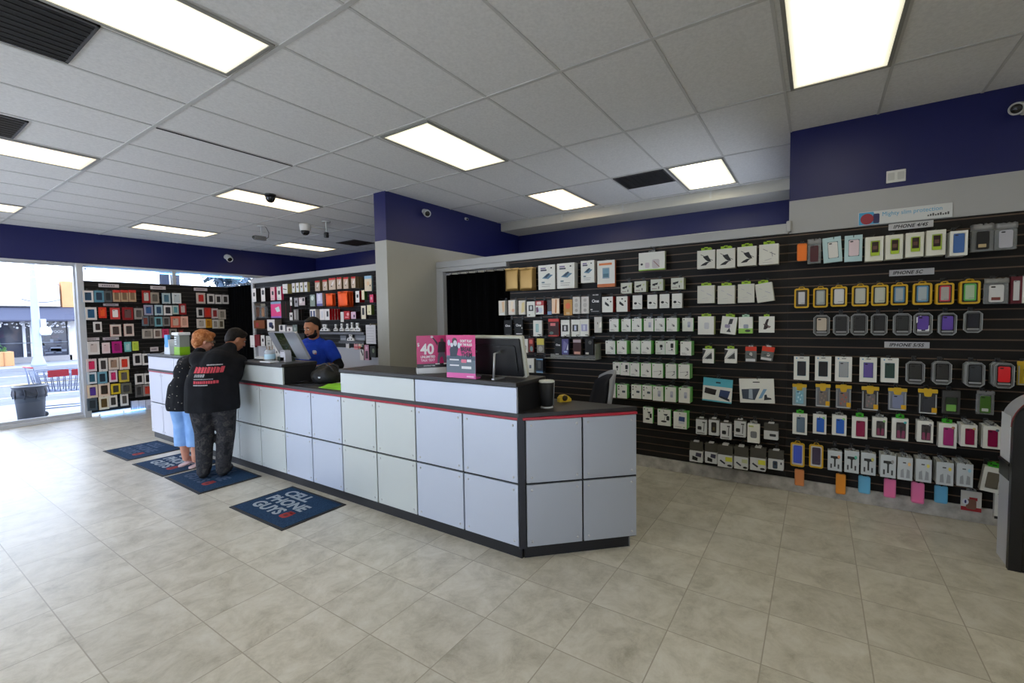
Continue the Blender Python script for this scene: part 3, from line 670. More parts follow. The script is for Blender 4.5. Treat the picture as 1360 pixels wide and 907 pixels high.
# local x: to the right seen from the room, local y: towards the wall, front at y = 0
def arch(w, h, r): 
    P = [(-w, 0), (w, 0)]
    for k in range(0, 13): a = PI/2*k/12; P.append((w-r+r*math.cos(a), h-r+r*math.sin(a)))
    for k in range(0, 13): a = PI/2+PI/2*k/12; P.append((-w+r+r*math.cos(a), h-r+r*math.sin(a)))
    return P
w_, h_ = .29, 1.135
MB().prism(arch(w_, h_, .22), .035, .26, mat((196, 198, 204), .32, .25), smooth=False).build('cabinet', t)
MB().prism(arch(w_+.008, h_+.008, .225), .0, .04, mat((18, 19, 22), .3), hole=arch(w_-.05, h_-.05, .19)).build('front_frame', t)
MB().prism(arch(w_-.045, h_-.045, .19), .012, .036, mat((10, 11, 13), .15)).build('front_door', t)
f = MB(); f.tube([(x, .036, z) for x, z in arch(w_+.004, h_+.004, .224)[1:]], .008, mat((150, 60, 66), .3, .4)); f.build('red_rim', t)
f = MB(); f.box(-w_-.003, .075, .68, -w_, .245, .98, mat((222, 224, 228), .35), .001); f.build('white_panel', t)  # plain white panel on the silver side
f = MB(); f.box(-w_-.006, .06, .56, -w_, .25, .675, mat((24, 24, 28), .3), .002); f.box(-w_-.012, .06, .655, -w_, .25, .67, mat((30, 30, 34), .3)); f.build('slot_box', t)
for z in (.3, .8): MB().box(-.16, .004, z, .16, .014, z+.02, mat((120, 122, 126), .3, .7), .003).build('door_trim', t)

# curtains: a pleated cloth on a rod with rings
def curtain(y0, y1, x, z0, z1, label, n, rod=True):
    t = thing('curtain', label, 'curtain', (x, (y0+y1)/2, z0), -PI/2)
    W = y1-y0; tb = bmesh.new(); K = n*10; rows = []
    for z in (0, .3*(z1-z0), .7*(z1-z0), z1-z0):
        a = .035 if z < z1-z0 else .022
        rows.append([tb.verts.new((-W/2+W*k/K, a*math.sin(2*PI*n*k/K)+.008*math.sin(5.3*k/K*n), z)) for k in range(K+1)])
    for r0, r1 in zip(rows, rows[1:]):
        for k in range(K): tb.faces.new((r0[k], r0[k+1], r1[k+1], r1[k])).smooth = True
    r = bmesh.ops.solidify(tb, geom=list(tb.faces), thickness=.004)
    MB().merge(tb, mat((11, 11, 13), .9, spec=.1)).build('cloth', t)
    MB().tube([(-W/2-.02, 0, z1-z0+.035), (W/2+.02, 0, z1-z0+.035)], .010, mat((120, 120, 122), .3, .8)).build('rod', t)
    for k in range(n):
        x_ = -W/2+W*(k+.5)/n
        MB().tube([(x_, .026*math.cos(a*PI/6), z1-z0+.022+.026*math.sin(a*PI/6)) for a in range(12)], .005, mat((190, 190, 192), .25, .8), closed=True).build('ring', t)
    return t
curtain(3.20, 4.46, XW+.055, .02, 2.29, 'black curtain in the doorway beside the grey column', 8)
curtain(9.80, YF-.06, XW+.0, .02, 2.44, 'black curtain in the far corner beside the shop window', 9)
# ================================================================== people
def blob(name, prims, vox, m, parent=None, smooth=6, mats=None):
    """one continuous surface grown round tapered limbs and rounded masses, then smoothed"""
    f = MB()
    for p in prims:
        if p[0] == 'c':            # tapered limb a->b
            a, b_, ra, rb = Vector(p[1]), Vector(p[2]), p[3], p[4]; L_ = (b_-a).length
            pr = [(0, -ra)]+[(ra*math.cos(t), ra*math.sin(t)) for t in (-1.2, -.8, -.4, 0)]+[(rb*math.cos(t), L_+rb*math.sin(t)) for t in (0, .4, .8, 1.2)]+[(0, L_+rb)]
            f.lathe(pr, m, 14, look_rot(a, b_))
        elif p[0] == 'e':          # ellipsoid: centre, radii, optional rotation (x, y, z degrees)
            R_ = Matrix()
            if len(p) > 3: R_ = Matrix.Rotation(math.radians(p[3][2]), 4, 'Z') @ Matrix.Rotation(math.radians(p[3][1]), 4, 'Y') @ Matrix.Rotation(math.radians(p[3][0]), 4, 'X')
            f.ball(p[1], p[2], m, R_, 18)
    me = f.mesh(name); o = bpy.data.objects.new(name, me); COL.objects.link(o)
    r = o.modifiers.new('r', 'REMESH'); r.mode = 'VOXEL'; r.voxel_size = vox; r.use_smooth_shade = True
    s = o.modifiers.new('s', 'SMOOTH'); s.iterations = smooth; s.factor = .5
    bpy.context.view_layer.update()
    me2 = bpy.data.meshes.new_from_object(o.evaluated_get(bpy.context.evaluated_depsgraph_get()))
    o.modifiers.clear(); o.data = me2; me2.name = name; me2.materials.clear(); me2.materials.append(m)
    for p in me2.polygons: p.use_smooth = True
    if parent: o.parent = parent
    return o
def lerp(a, b, t): return tuple(a[i]+(b[i]-a[i])*t for i in range(3))
def hand(w, d, upv, curl=.6, k=1., side=1):
    """palm, five bent fingers and a thumb at wrist w, pointing along d, back of the hand along upv"""
    d = Vector(d).normalized(); upv = Vector(upv).normalized(); s = d.cross(upv).normalized()*side; w = Vector(w); P = []
    pc = w+d*.05*k
    for q in (-.028, -.009, .010, .027): P.append(('c', w+d*.012*k+s*q*.6*k, w+d*.088*k+s*q*k, .016*k, .0125*k))
    for q, L_ in ((-.030, .060), (-.0105, .072), (.0095, .068), (.0285, .052)):
        a = w+d*.088*k+s*q*k; d1 = (d-upv*curl*.5).normalized(); b_ = a+d1*L_*.5*k; d2 = (d-upv*curl*1.3).normalized(); c = b_+d2*L_*.55*k
        P += [('c', a, b_, .0095*k, .0085*k), ('c', b_, c, .0085*k, .0068*k)]
    a = w+d*.03*k-s*.03*k; b_ = a+(d*.6-s*.6-upv*.3).normalized()*.038*k; c = b_+(d-upv*.35-s*.05).normalized()*.032*k
    P += [('c', w+d*.02*k-s*.01*k, a, .016*k, .012*k), ('c', a, b_, .011*k, .0095*k), ('c', b_, c, .0095*k, .0075*k)]
    return P
def rotm(yaw, pitch, roll=0): return Matrix.Rotation(yaw, 3, 'Z') @ Matrix.Rotation(pitch, 3, 'Y') @ Matrix.Rotation(roll, 3, 'X')
class Head:
    """head at c looking along +x turned by yaw, bowed by pitch (radians)"""
    def __init__(s, c, yaw, pitch, k=1., roll=0): s.c, s.R, s.k = Vector(c), rotm(yaw, pitch, roll), k; s.deg = (math.degrees(roll), math.degrees(pitch), math.degrees(yaw))
    def p(s, x, y, z): return s.c + s.R @ (Vector((x, y, z))*s.k)
    def e(s, c, r): return ('e', s.p(*c), tuple(v*s.k for v in r), s.deg)
    def l(s, a, b, ra, rb): return ('c', s.p(*a), s.p(*b), ra*s.k, rb*s.k)
    def prims(s):
        return [s.e((-.012, 0, .028), (.098, .077, .092)), s.e((.028, 0, -.035), (.062, .058, .078)), s.e((.045, 0, -.082), (.036, .034, .028)),
                s.l((.083, 0, .022), (.104, 0, -.022), .010, .0135), s.e((.092, .014, -.026), (.012, .008, .008)), s.e((.092, -.014, -.026), (.012, .008, .008)),
                s.e((.078, 0, -.052), (.016, .026, .009)), s.e((.072, .034, .034), (.016, .026, .009)), s.e((.072, -.034, .034), (.016, .026, .009)),
                s.e((.062, .042, -.018), (.022, .02, .02)), s.e((.062, -.042, -.018), (.022, .02, .02)),
                s.e((-.006, .078, -.005), (.018, .010, .032)), s.e((-.006, -.078, -.005), (.018, .010, .032))]
    def face(s, parent, brow, lip):
        f = MB(); R4 = s.R.to_4x4()
        for y in (.031, -.031):
            f.ball(s.p(.078, y, .016), (.009*s.k, .0125*s.k, .0058*s.k), mat((222, 216, 208), .3), R4, 10); f.ball(s.p(.0845, y, .015), .0054*s.k, mat((30, 20, 16), .2), R4, 8)
        f.build('eyes', parent)
        f = MB()
        for y in (1, -1): f.tube([s.p(.080, y*.052, .035), s.p(.0885, y*.035, .043), s.p(.090, y*.016, .038)], [.003*s.k, .0048*s.k, .004*s.k], mat(brow, .8), 6)
        f.build('eyebrows', parent)
        f = MB(); f.ball(s.p(.0905, 0, -.050), (.006*s.k, .023*s.k, .0045*s.k), mat(lip, .45), R4, 10); f.ball(s.p(.088, 0, -.058), (.007*s.k, .019*s.k, .005*s.k), mat(lip, .45), R4, 10); f.build('lips', parent)
def noise_mat(name, stops, scale, rough=.85, detail=3):
    m, N, L, b = fresh(name); tc = N.new('ShaderNodeTexCoord'); nz = N.new('ShaderNodeTexNoise'); nz.inputs['Scale'].default_value = scale; nz.inputs['Detail'].default_value = detail
    L.new(tc.outputs['Object'], nz.inputs['Vector']); L.new(ramp(N, L, nz.outputs['Fac'], stops), b.inputs['Base Color']); b.inputs['Roughness'].default_value = rough; b.inputs['Specular IOR Level'].default_value = .2
    return m
SK1 = noise_mat('skin_tan', [(.3, (150, 98, 72)), (.7, (170, 116, 88))], 14, .5)
SK2 = noise_mat('skin_fair', [(.3, (196, 136, 112)), (.7, (214, 158, 134))], 14, .5)
SK3 = noise_mat('skin_olive', [(.3, (160, 104, 74)), (.7, (182, 124, 92))], 14, .5)
BLK = noise_mat('black_cotton', [(.3, (17, 18, 22)), (.7, (24, 25, 30))], 9, .9)

# ---- man in the black shirt: local +x is the way he faces
t = thing('person', 'person in black printed shirt and camouflage trousers leaning on the counter, seen from behind', 'person', (2.235, 5.36, .01), math.radians(54))
PV, CH, NK = (-.02, 0, .90), (.11, -.05, 1.20), (.21, -.115, 1.34)
H1 = Head((.325, -.175, 1.445), math.radians(-58), math.radians(26), 1.02)
SR, SL = (.15, -.225, 1.20), (.14, .15, 1.25)
ER, WR = (.225, -.195, 1.045), (.46, -.165, 1.055)
EL, WL_ = (.36, .13, 1.075), (.50, -.04, 1.06)
HR, HL = (-.02, -.10, .88), (-.02, .10, .88)
KR, KL = (.035, -.10, .48), (.02, .10, .48)
AR, AL = (-.03, -.065, .09), (-.02, .11, .09)
P = H1.prims()+[('c', NK, H1.p(-.02, 0, -.05), .066, .06), ('c', CH, NK, .12, .06), ('c', PV, CH, .15, .14), ('c', SR, SL, .062, .062), ('c', HR, KR, .095, .062), ('c', KR, AR, .06, .042), ('c', HL, KL, .095, .062), ('c', KL, AL, .06, .042),
    ('c', AR, (.10, -.07, .035), .04, .034), ('c', AL, (.11, .12, .035), .04, .034), ('c', (.10, -.07, .035), (.17, -.075, .03), .034, .024), ('c', (.11, .12, .035), (.18, .13, .03), .034, .024),
    ('c', SR, ER, .058, .046), ('c', ER, WR, .045, .03), ('c', SL, EL, .058, .046), ('c', EL, WL_, .045, .03)]
P += hand(WR, (.9, .25, .05), (0, 0, 1), .5)+hand(WL_, (.9, -.3, .08), (0, 0, 1), .5, side=-1)
blob('body', P, .0085, SK1, t)
H1.face(t, (24, 18, 16), (130, 74, 64))
blob('hair', [H1.e((-.02, 0, .048), (.098, .082, .088)), H1.e((-.055, 0, .01), (.062, .078, .072)), H1.e((-.075, 0, -.035), (.03, .056, .03)), H1.e((.035, 0, .092), (.05, .06, .034))], .008, noise_mat('dark_hair', [(.3, (16, 13, 12)), (.7, (34, 27, 24))], 60, .6), t, 4)
shirt = [('c', (-.03, 0, .78), (-.01, 0, .98), .20, .195), ('c', (-.01, 0, .98), (.09, -.045, 1.18), .195, .18), ('c', (-.02, -.085, .76), (.0, -.085, 1.0), .175, .165), ('c', (-.02, .085, .76), (.0, .085, 1.0), .175, .165), ('c', (.09, -.05, 1.16), (.19, -.11, 1.30), .17, .09), ('c', (.12, -.19, 1.20), (.11, .12, 1.235), .10, .10),
         ('c', SR, lerp(SR, ER, .9), .092, .078), ('c', lerp(SR, ER, .9), lerp(ER, WR, .15), .078, .06), ('c', SL, lerp(SL, EL, .8), .092, .084), ('c', (.06, -.14, 1.1), (.06, .08, 1.1), .145, .145), ('c', (.15, -.09, 1.27), (.215, -.13, 1.355), .10, .076), ('c', (.11, -.16, 1.21), (.20, -.125, 1.33), .10, .076), ('c', (.11, .05, 1.24), (.20, -.10, 1.33), .10, .076)]
def cut_flat(o, z):          # a straight hem
    bm = bmesh.new(); bm.from_mesh(o.data)
    r = bmesh.ops.bisect_plane(bm, geom=list(bm.verts)+list(bm.edges)+list(bm.faces), plane_co=(0, 0, z), plane_no=(0, 0, -1), clear_outer=True)
    ed = [e for e in bm.edges if e.is_boundary]
    if ed: bmesh.ops.holes_fill(bm, edges=ed)
    bm.to_mesh(o.data); bm.free()
    for p in o.data.polygons: p.use_smooth = True
sh = blob('shirt', shirt, .012, BLK, t, 8); cut_flat(sh, .72)
CAMO = noise_mat('camouflage', [(.36, (32, 32, 37)), (.44, (54, 54, 57)), (.52, (42, 42, 47)), (.6, (74, 72, 72)), (.68, (38, 38, 43))], 13, .9, 2)
blob('trousers', [('c', (-.02, -.07, .86), (-.02, .07, .86), .15, .15), ('c', (-.02, -.092, .78), KR, .135, .092), ('c', KR, (-.01, -.067, .11), .092, .074), ('c', (-.02, .092, .78), KL, .135, .092), ('c', KL, (-.01, .11, .11), .092, .074),
                  ('c', (-.04, -.066, .075), (.06, -.075, .075), .066, .05), ('c', (-.04, .11, .075), (.06, .12, .075), .066, .05)], .011, CAMO, t, 6)
for y0, y1 in ((-.066, -.085), (.112, .135)):
    blob('shoe', [('c', (-.055, y0, .045), (.09, (y0+y1)/2, .045), .045, .046), ('c', (.09, (y0+y1)/2, .04), (.19, y1, .034), .046, .034), ('c', (-.06, y0, .018), (.2, y1, .018), .018, .018)], .007, mat((20, 20, 22), .5), t, 3)
# print on the back of the shirt, laid on its surface
def on_back(me, o, off=.004):
    """drape a flat print over the shirt: each point slides along the view of the back onto the cloth"""
    from mathutils.bvhtree import BVHTree
    bm = bmesh.new(); bm.from_mesh(o.data); bv = BVHTree.FromBMesh(bm); bm.free()
    for v in me.vertices:
        d = .0008 if v.co.y > -.0007 else 0
        hit = bv.ray_cast(Vector((-1.2, -v.co.x, v.co.z)), Vector((1, 0, 0)))
        x = hit[0].x if hit[0] else 0
        v.co = Vector((x-off+d, -v.co.x, v.co.z))
    return me
RDP, GRP, WHP = mat((196, 64, 78), .7), mat((150, 150, 156), .7), mat((190, 186, 190), .7)
rr = random.Random(11)       # the print is too small to read in the photograph: rows of letter-like strokes
def stroke_row(f, x0, x1, z, h, m_, lw, slant=.2):
    x = x0
    while x < x1:
        w_ = lw*rr.uniform(.6, 1.2); k = rr.random()
        f.prism([(x, z), (x+w_, z), (x+w_+slant*h, z+h*(.75+.25*k)), (x+slant*h, z+h)], -.0008, 0, m_)
        x += w_+lw*.28
f1 = MB(); stroke_row(f1, -.14, .10, 1.125, .062, RDP, .026); stroke_row(f1, -.13, .08, 1.02, .03, RDP, .018, 0); link('red_print', on_back(f1.mesh('red_print'), sh), t)
f1 = MB(); stroke_row(f1, -.13, -.04, 1.085, .03, GRP, .016); stroke_row(f1, -.13, .04, 1.06, .010, GRP, .010, 0); stroke_row(f1, -.13, .0, 1.0, .010, WHP, .010, 0); stroke_row(f1, -.02, .12, 1.2, .012, WHP, .010, 0); link('white_print', on_back(f1.mesh('white_print'), sh, .0045), t)

# ---- woman with short reddish hair
t = thing('person', 'person with short reddish hair, glasses, black sequinned jacket and pale blue cropped trousers', 'person', (2.225, 5.97, .012), math.radians(33))
PV, CH, NK = (-.01, 0, .84), (.13, 0, 1.13), (.23, 0, 1.27)
H2 = Head((.315, 0, 1.415), math.radians(-40), math.radians(14), 1.0)
SR, SL = (.17, -.15, 1.19), (.17, .115, 1.19); ER, WR = (.25, -.215, 1.02), (.44, -.17, 1.055); EL, WL_ = (.36, .17, 1.05), (.52, .06, 1.07)
HR, HL, KR, KL, AR, AL = (-.01, -.085, .82), (-.01, .085, .82), (.02, -.08, .45), (.05, .09, .45), (.0, -.055, .075), (.06, .10, .075)
P = H2.prims()+[('c', NK, H2.p(-.02, 0, -.05), .055, .052), ('c', CH, NK, .13, .065), ('c', PV, CH, .15, .14), ('c', SR, SL, .065, .065), ('c', HR, KR, .09, .055), ('c', KR, (KR[0]-.015, KR[1]+.01, .30), .054, .056), ('c', (KR[0]-.015, KR[1]+.01, .30), AR, .056, .035), ('c', HL, KL, .09, .055), ('c', KL, (.04, .095, .30), .054, .056), ('c', (.04, .095, .30), AL, .056, .035),
    ('c', AR, (.10, -.06, .042), .036, .03), ('c', (.10, -.06, .042), (.165, -.06, .033), .034, .02), ('c', AL, (.16, .11, .042), .036, .03), ('c', (.16, .11, .042), (.225, .115, .033), .034, .02),
    ('c', SR, ER, .05, .04), ('c', ER, WR, .04, .026), ('c', SL, EL, .05, .04), ('c', EL, WL_, .04, .026)]
for x0, y0 in ((.165, -.06), (.225, .115)):
    for k in range(5): P.append(('c', (x0-.015, y0+(.024-.012*k), .028), (x0+.022-.004*k, y0+(.027-.0135*k), .024), .0095-.0008*k, .008-.0008*k))
P += hand(WR, (.9, .3, .05), (0, 0, 1), .5, .9)+hand(WL_, (.9, -.3, .05), (0, 0, 1), .5, .9, side=-1)
blob('body', P, .008, SK2, t)
H2.face(t, (120, 76, 50), (178, 92, 90))
blob('hair', [H2.e((-.022, 0, .058), (.112, .096, .090)), H2.e((-.062, 0, .0), (.066, .088, .085)), H2.e((.045, .0, .098), (.062, .076, .040)), H2.e((-.06, .0, -.055), (.042, .064, .040)), H2.e((.03, .068, .05), (.05, .022, .04)), H2.e((.03, -.068, .05), (.05, .022, .04)), H2.e((-.02, .02, .12), (.07, .07, .035))], .009, noise_mat('red_hair', [(.3, (128, 70, 34)), (.55, (176, 110, 62)), (.75, (206, 158, 116))], 34, .6, 6), t, 4)
f = MB(); GLM = mat((60, 44, 34), .3)
for y in (.033, -.033): f.tube([H2.p(.102, y+.027*math.cos(a*PI/8), .014+.020*math.sin(a*PI/8)) for a in range(16)], .0026, GLM, 6, True)
f.tube([H2.p(.102, .008, .018), H2.p(.106, 0, .02), H2.p(.102, -.008, .018)], .0024, GLM, 6)
for y in (1, -1): f.tube([H2.p(.102, y*.06, .018), H2.p(.05, y*.08, .018), H2.p(-.01, y*.088, .012)], .0028, mat((200, 176, 120), .3), 6)
f.build('glasses', t)
jk = blob('jacket', [('c', (-.02, 0, .74), (-.005, 0, .92), .165, .155), ('c', (-.005, 0, .92), (.10, 0, 1.12), .155, .145), ('c', (-.015, -.07, .72), (-.01, -.06, .9), .145, .13), ('c', (-.015, .07, .72), (-.01, .06, .9), .145, .13), ('c', (.10, 0, 1.1), (.20, 0, 1.235), .15, .085), ('c', (.13, -.13, 1.17), (.13, .09, 1.17), .095, .095), ('c', (.04, .0, 1.08), (.19, 0, 1.215), .15, .10), ('c', (.06, -.06, 1.08), (.12, -.1, 1.16), .11, .1), ('c', (.06, .04, 1.08), (.12, .07, 1.16), .11, .1), ('c', (.2, 0, 1.24), (.235, 0, 1.29), .075, .068),
              ('c', SR, ER, .074, .064), ('c', ER, lerp(ER, WR, .85), .064, .046), ('c', SL, EL, .074, .064), ('c', EL, lerp(EL, WL_, .85), .064, .046)], .011, BLK, t, 7)
cut_flat(jk, .665)
from mathutils.bvhtree import BVHTree
bm = bmesh.new(); bm.from_mesh(jk.data); bv = BVHTree.FromBMesh(bm); bm.free(); f = MB(); q = random.Random(5); SQ = mat((200, 194, 178), .25, .6)
for k in range(90):
    o_ = Vector((-1.0, q.uniform(-.42, .3), q.uniform(.69, 1.24))); h_ = bv.ray_cast(o_, Vector((1, q.uniform(-.1, .5), 0)))
    if h_[0]: f.lathe([(0, -.0005), (.0055, -.0005), (.004, .0025), (0, .003)], SQ, 8, look_rot(h_[0], h_[0]+h_[1]))
f.build('sequins', t)
JEAN = noise_mat('pale_blue_cotton', [(.3, (112, 152, 208)), (.7, (142, 180, 228))], 7, .9)
tr = blob('trousers', [('c', (-.015, -.055, .78), (-.015, .055, .78), .13, .13), ('c', (-.01, -.075, .72), KR, .115, .10), ('c', KR, (.005, -.075, .22), .108, .098), ('c', (-.01, .075, .72), KL, .115, .10), ('c', KL, (.04, .095, .22), .108, .098)], .010, JEAN, t, 6); cut_flat(tr, .245)
for x0, y0 in ((.0, -.058), (.06, .105)):
    f = MB(); M_ = Matrix.Translation((x0, y0, 0)) @ Matrix(((1, 0, 0, 0), (0, 0, 1, 0), (0, -1, 0, .016), (0, 0, 0, 1)))
    f.prism([(-.05+.05*math.cos(a*PI/6)-.0, .036*math.sin(a*PI/6)) if 3 <= a <= 9 else (.15+.055*math.cos(a*PI/6), .046*math.sin(a*PI/6)) for a in range(12)], 0, .016, mat((214, 186, 186), .6), M_); fl = f.build('flip_flop', t)
    f = MB(); f.tube([(x0+.16, y0+.012, .018), (x0+.14, y0+.012, .052), (x0+.09, y0+.045, .05), (x0+.05, y0+.046, .018)], .005, mat((224, 200, 200), .5)); f.tube([(x0+.14, y0+.012, .052), (x0+.09, y0-.045, .05), (x0+.05, y0-.046, .018)], .005, mat((224, 200, 200), .5)); f.build('strap', fl)

# ---- clerk in the blue polo shirt
t = thing('person', 'person with dark beard in a blue polo shirt standing behind the counter, looking down', 'person', (3.50, 5.42, 0), math.radians(208))
PV, CH, NK = (0, 0, .95), (.04, 0, 1.24), (.06, 0, 1.40)
H3 = Head((.115, .02, 1.565), math.radians(-22), math.radians(20), 1.06)
SR, SL = (.055, -.20, 1.345), (.055, .20, 1.335); ER, WR = (.16, -.27, 1.09), (.40, -.10, 1.135); EL, WL_ = (.10, .36, 1.09), (.36, .22, 1.10)
P = H3.prims()+[('c', NK, H3.p(-.02, 0, -.05), .064, .058), ('c', CH, NK, .13, .07), ('c', PV, CH, .13, .14), ('c', SR, SL, .056, .056), ('c', SR, ER, .052, .043), ('c', ER, WR, .043, .029), ('c', SL, EL, .052, .043), ('c', EL, WL_, .043, .029)]
for s in (-1, 1): P += [('c', (0, s*.095, .93), (.02, s*.11, .49), .092, .06), ('c', (.02, s*.11, .49), (-.02, s*.12, .09), .058, .042), ('c', (-.02, s*.12, .07), (.12, s*.14, .035), .04, .034), ('c', (.12, s*.14, .035), (.19, s*.15, .03), .034, .024)]
P += hand(WR, (.85, .35, -.1), (0, .1, 1), .6)+hand(WL_, (.8, -.5, .05), (0, -.1, 1), .6, side=-1)
blob('body', P, .0085, SK3, t)
H3.face(t, (22, 16, 14), (150, 84, 74))
DH = noise_mat('black_hair', [(.3, (14, 11, 10)), (.7, (28, 22, 20))], 60, .6)
blob('hair', [H3.e((-.036, 0, .052), (.090, .081, .084)), H3.e((-.058, 0, .01), (.056, .076, .07)), H3.e((-.07, 0, -.03), (.03, .056, .028)), H3.e((.0, 0, .104), (.055, .058, .024))], .008, DH, t, 4)
blob('beard', [H3.e((.024, 0, -.064), (.0655, .0595, .054)), H3.l((.0, .062, .0), (.03, .052, -.06), .012, .018), H3.l((.0, -.062, .0), (.03, -.052, -.06), .012, .018), H3.l((.092, .02, -.040), (.096, 0, -.036), .006, .007), H3.l((.092, -.02, -.040), (.096, 0, -.036), .006, .007)], .0055, DH, t, 2)
f = MB(); f.ball(H3.p(.089, 0, -.054), (.009, .02, .005), mat((150, 84, 74), .45), H3.R.to_4x4(), 10); f.build('lower_lip', t)
POLO = noise_mat('blue_polo', [(.3, (22, 52, 150)), (.7, (32, 66, 176))], 8, .85)
po = blob('polo_shirt', [('c', (0, 0, .86), (.02, 0, 1.05), .172, .172), ('c', (.02, 0, 1.05), (.05, 0, 1.25), .172, .172), ('c', (0, -.07, .86), (.03, -.09, 1.2), .14, .13), ('c', (0, .07, .86), (.03, .09, 1.2), .14, .13), ('c', (.045, 0, 1.24), (.058, 0, 1.375), .165, .088), ('c', (.05, -.185, 1.325), (.05, .185, 1.315), .092, .092), ('c', (.052, -.08, 1.36), (.052, .08, 1.36), .085, .085), ('c', SR, lerp(SR, ER, .62), .083, .078), ('c', SL, lerp(SL, EL, .62), .083, .078)], .010, POLO, t, 6); cut_flat(po, .80)
cl = blob('collar', [('c', (.02+.068*math.cos(a*PI/6)+.045, .072*math.sin(a*PI/6), 1.425-.03*math.cos(a*PI/6)), (.02+.068*math.cos((a+1)*PI/6)+.045, .072*math.sin((a+1)*PI/6), 1.425-.03*math.cos((a+1)*PI/6)), .019, .019) for a in range(12)], .007, POLO, t, 3)
f = MB()
for z in (1.33, 1.29, 1.25): f.lathe([(0, 0), (.006, 0), (.005, .003), (0, .003)], mat((16, 30, 90)), 10, look_rot((.205, 0, z), (.3, 0, z+.01)))
f.build('buttons', t)
bm = bmesh.new(); bm.from_mesh(po.data); bv = BVHTree.FromBMesh(bm); bm.free(); f = MB()
for dx, dz, r_, c in ((0, 0, .026, (190, 190, 200)), (.008, -.012, .016, (200, 120, 120)), (-.012, .014, .014, (160, 170, 200))):
    h_ = bv.ray_cast(Vector((1, .085+dx, 1.265+dz)), Vector((-1, 0, 0)))
    if h_[0]: f.lathe([(0, 0), (r_, -.001), (r_*.9, .003), (0, .004)], mat(c, .6), 12, look_rot(h_[0], h_[0]+h_[1]))
f.build('chest_emblem', t)
blob('sleeve', [('c', lerp(SL, EL, .66), EL, .064, .058), ('c', EL, lerp(EL, WL_, .22), .058, .05)], .008, BLK, t, 3)
blob('neck_shadow', [('c', (.075, 0, 1.385), (.10, 0, 1.385), .05, .045)], .008, BLK, t, 2)  # black lump stands in for the shadow inside the open collar
blob('trousers', [('c', (0, -.08, .90), (0, .08, .90), .15, .15)]+[q for s in (-1, 1) for q in (('c', (0, s*.095, .86), (.02, s*.11, .49), .125, .09), ('c', (.02, s*.11, .49), (-.015, s*.12, .10), .09, .075))], .012, mat((28, 28, 34), .85), t, 5)
for s in (-1, 1): blob('shoe', [('c', (-.05, s*.12, .042), (.1, s*.135, .042), .042, .044), ('c', (.1, s*.135, .04), (.2, s*.15, .032), .044, .032)], .008, mat((18, 18, 20), .5), t, 3)
tag(MB().prism(rrect(-.035, 0, .035, .14, .008), 0, .009, mat((20, 20, 24), .2), Matrix.Translation((3.14, 5.17, 1.06)) @ Matrix.Rotation(-2.2, 4, 'Z') @ Matrix.Rotation(1.2, 4, 'X')).build('phone'), 'black phone held in the hands of the clerk', 'phone')
# ====================================================== display panels (slatwall)
SLAT = mat((19, 17, 17), .6, spec=.3, noise=.1); INS = mat((96, 76, 60), .5); PEG = mat((26, 26, 28), .4, .5); CLIP = mat((40, 40, 42), .4)
GP = .0779
def groove_z(z0, z1):
    k = math.ceil((z0+.02-1.7445)/GP); r = []
    while 1.7445+k*GP < z1-.015: r.append(1.7445+k*GP); k += 1
    return r
def panel(name, loc, rz, W, z0, z1, label, ins=INS):
    """black slotted board; local x along it, front at local y = 0"""
    t = thing(name, label, 'display panel', loc, rz, 'black slotted display panels'); g = groove_z(z0, z1); g2 = [z0]+g+[z1]
    f = MB()
    for a, b_ in zip(g2, g2[1:]): f.box(0, 0, a+(.0055 if a != z0 else 0), W, .02, b_-(.0055 if b_ != z1 else 0), SLAT)
    f.box(0, .0205, z0, W, .028, z1, SLAT); f.build('slats', t)
    f = MB()
    for z in g: f.box(0, .004, z-.0052, W, .0203, z+.0052, ins)
    f.build('groove_inserts', t)
    return t
PR = panel('slatwall', (XW, .23, 0), -PI/2, 1.95, .125, 2.385, 'black slotted wall panel of phone cases beside the arched kiosk')
PC = panel('slatwall', (XW, 1.78, 0), -PI/2, 1.549, .125, 2.385, 'black slotted wall panel of white and green boxes in mid wall')
PLp = panel('slatwall', (XW, 3.32, 0), -PI/2, 1.539, .125, 2.385, 'black slotted wall panel next to the doorway curtain')
PB = panel('slatwall', (XW, 9.70, 0), -PI/2, 4.89, 1.20, 2.45, 'black slotted wall panel behind the clerk, beyond the grey column', mat((52, 48, 50), .5))
PF = panel('slatwall', (2.54, YF-.04, 0), 0, 2.44, .07, 2.43, 'black slotted wall panel standing in front of the shop window', mat((50, 44, 40), .5))
MB().box(0, -.006, 2.43, 2.44, .03, 2.445, mat((60, 58, 58), .4)).build('top_trim', PF)
_peg = {}
def peg(parent, lx, z, ln):
    k = round(ln, 2)
    if k not in _peg:
        f = MB(); f.box(-.014, -.006, -.022, .014, .002, .022, CLIP, .002); f.tube([(0, -.004, .006), (0, -k+.012, .006), (0, -k, .018)], .0028, PEG, 6); _peg[k] = f.mesh('peg_hook')
    o = bpy.data.objects.new('peg_hook', _peg[k]); COL.objects.link(o); o.parent = parent; o.location = (lx, 0, z)

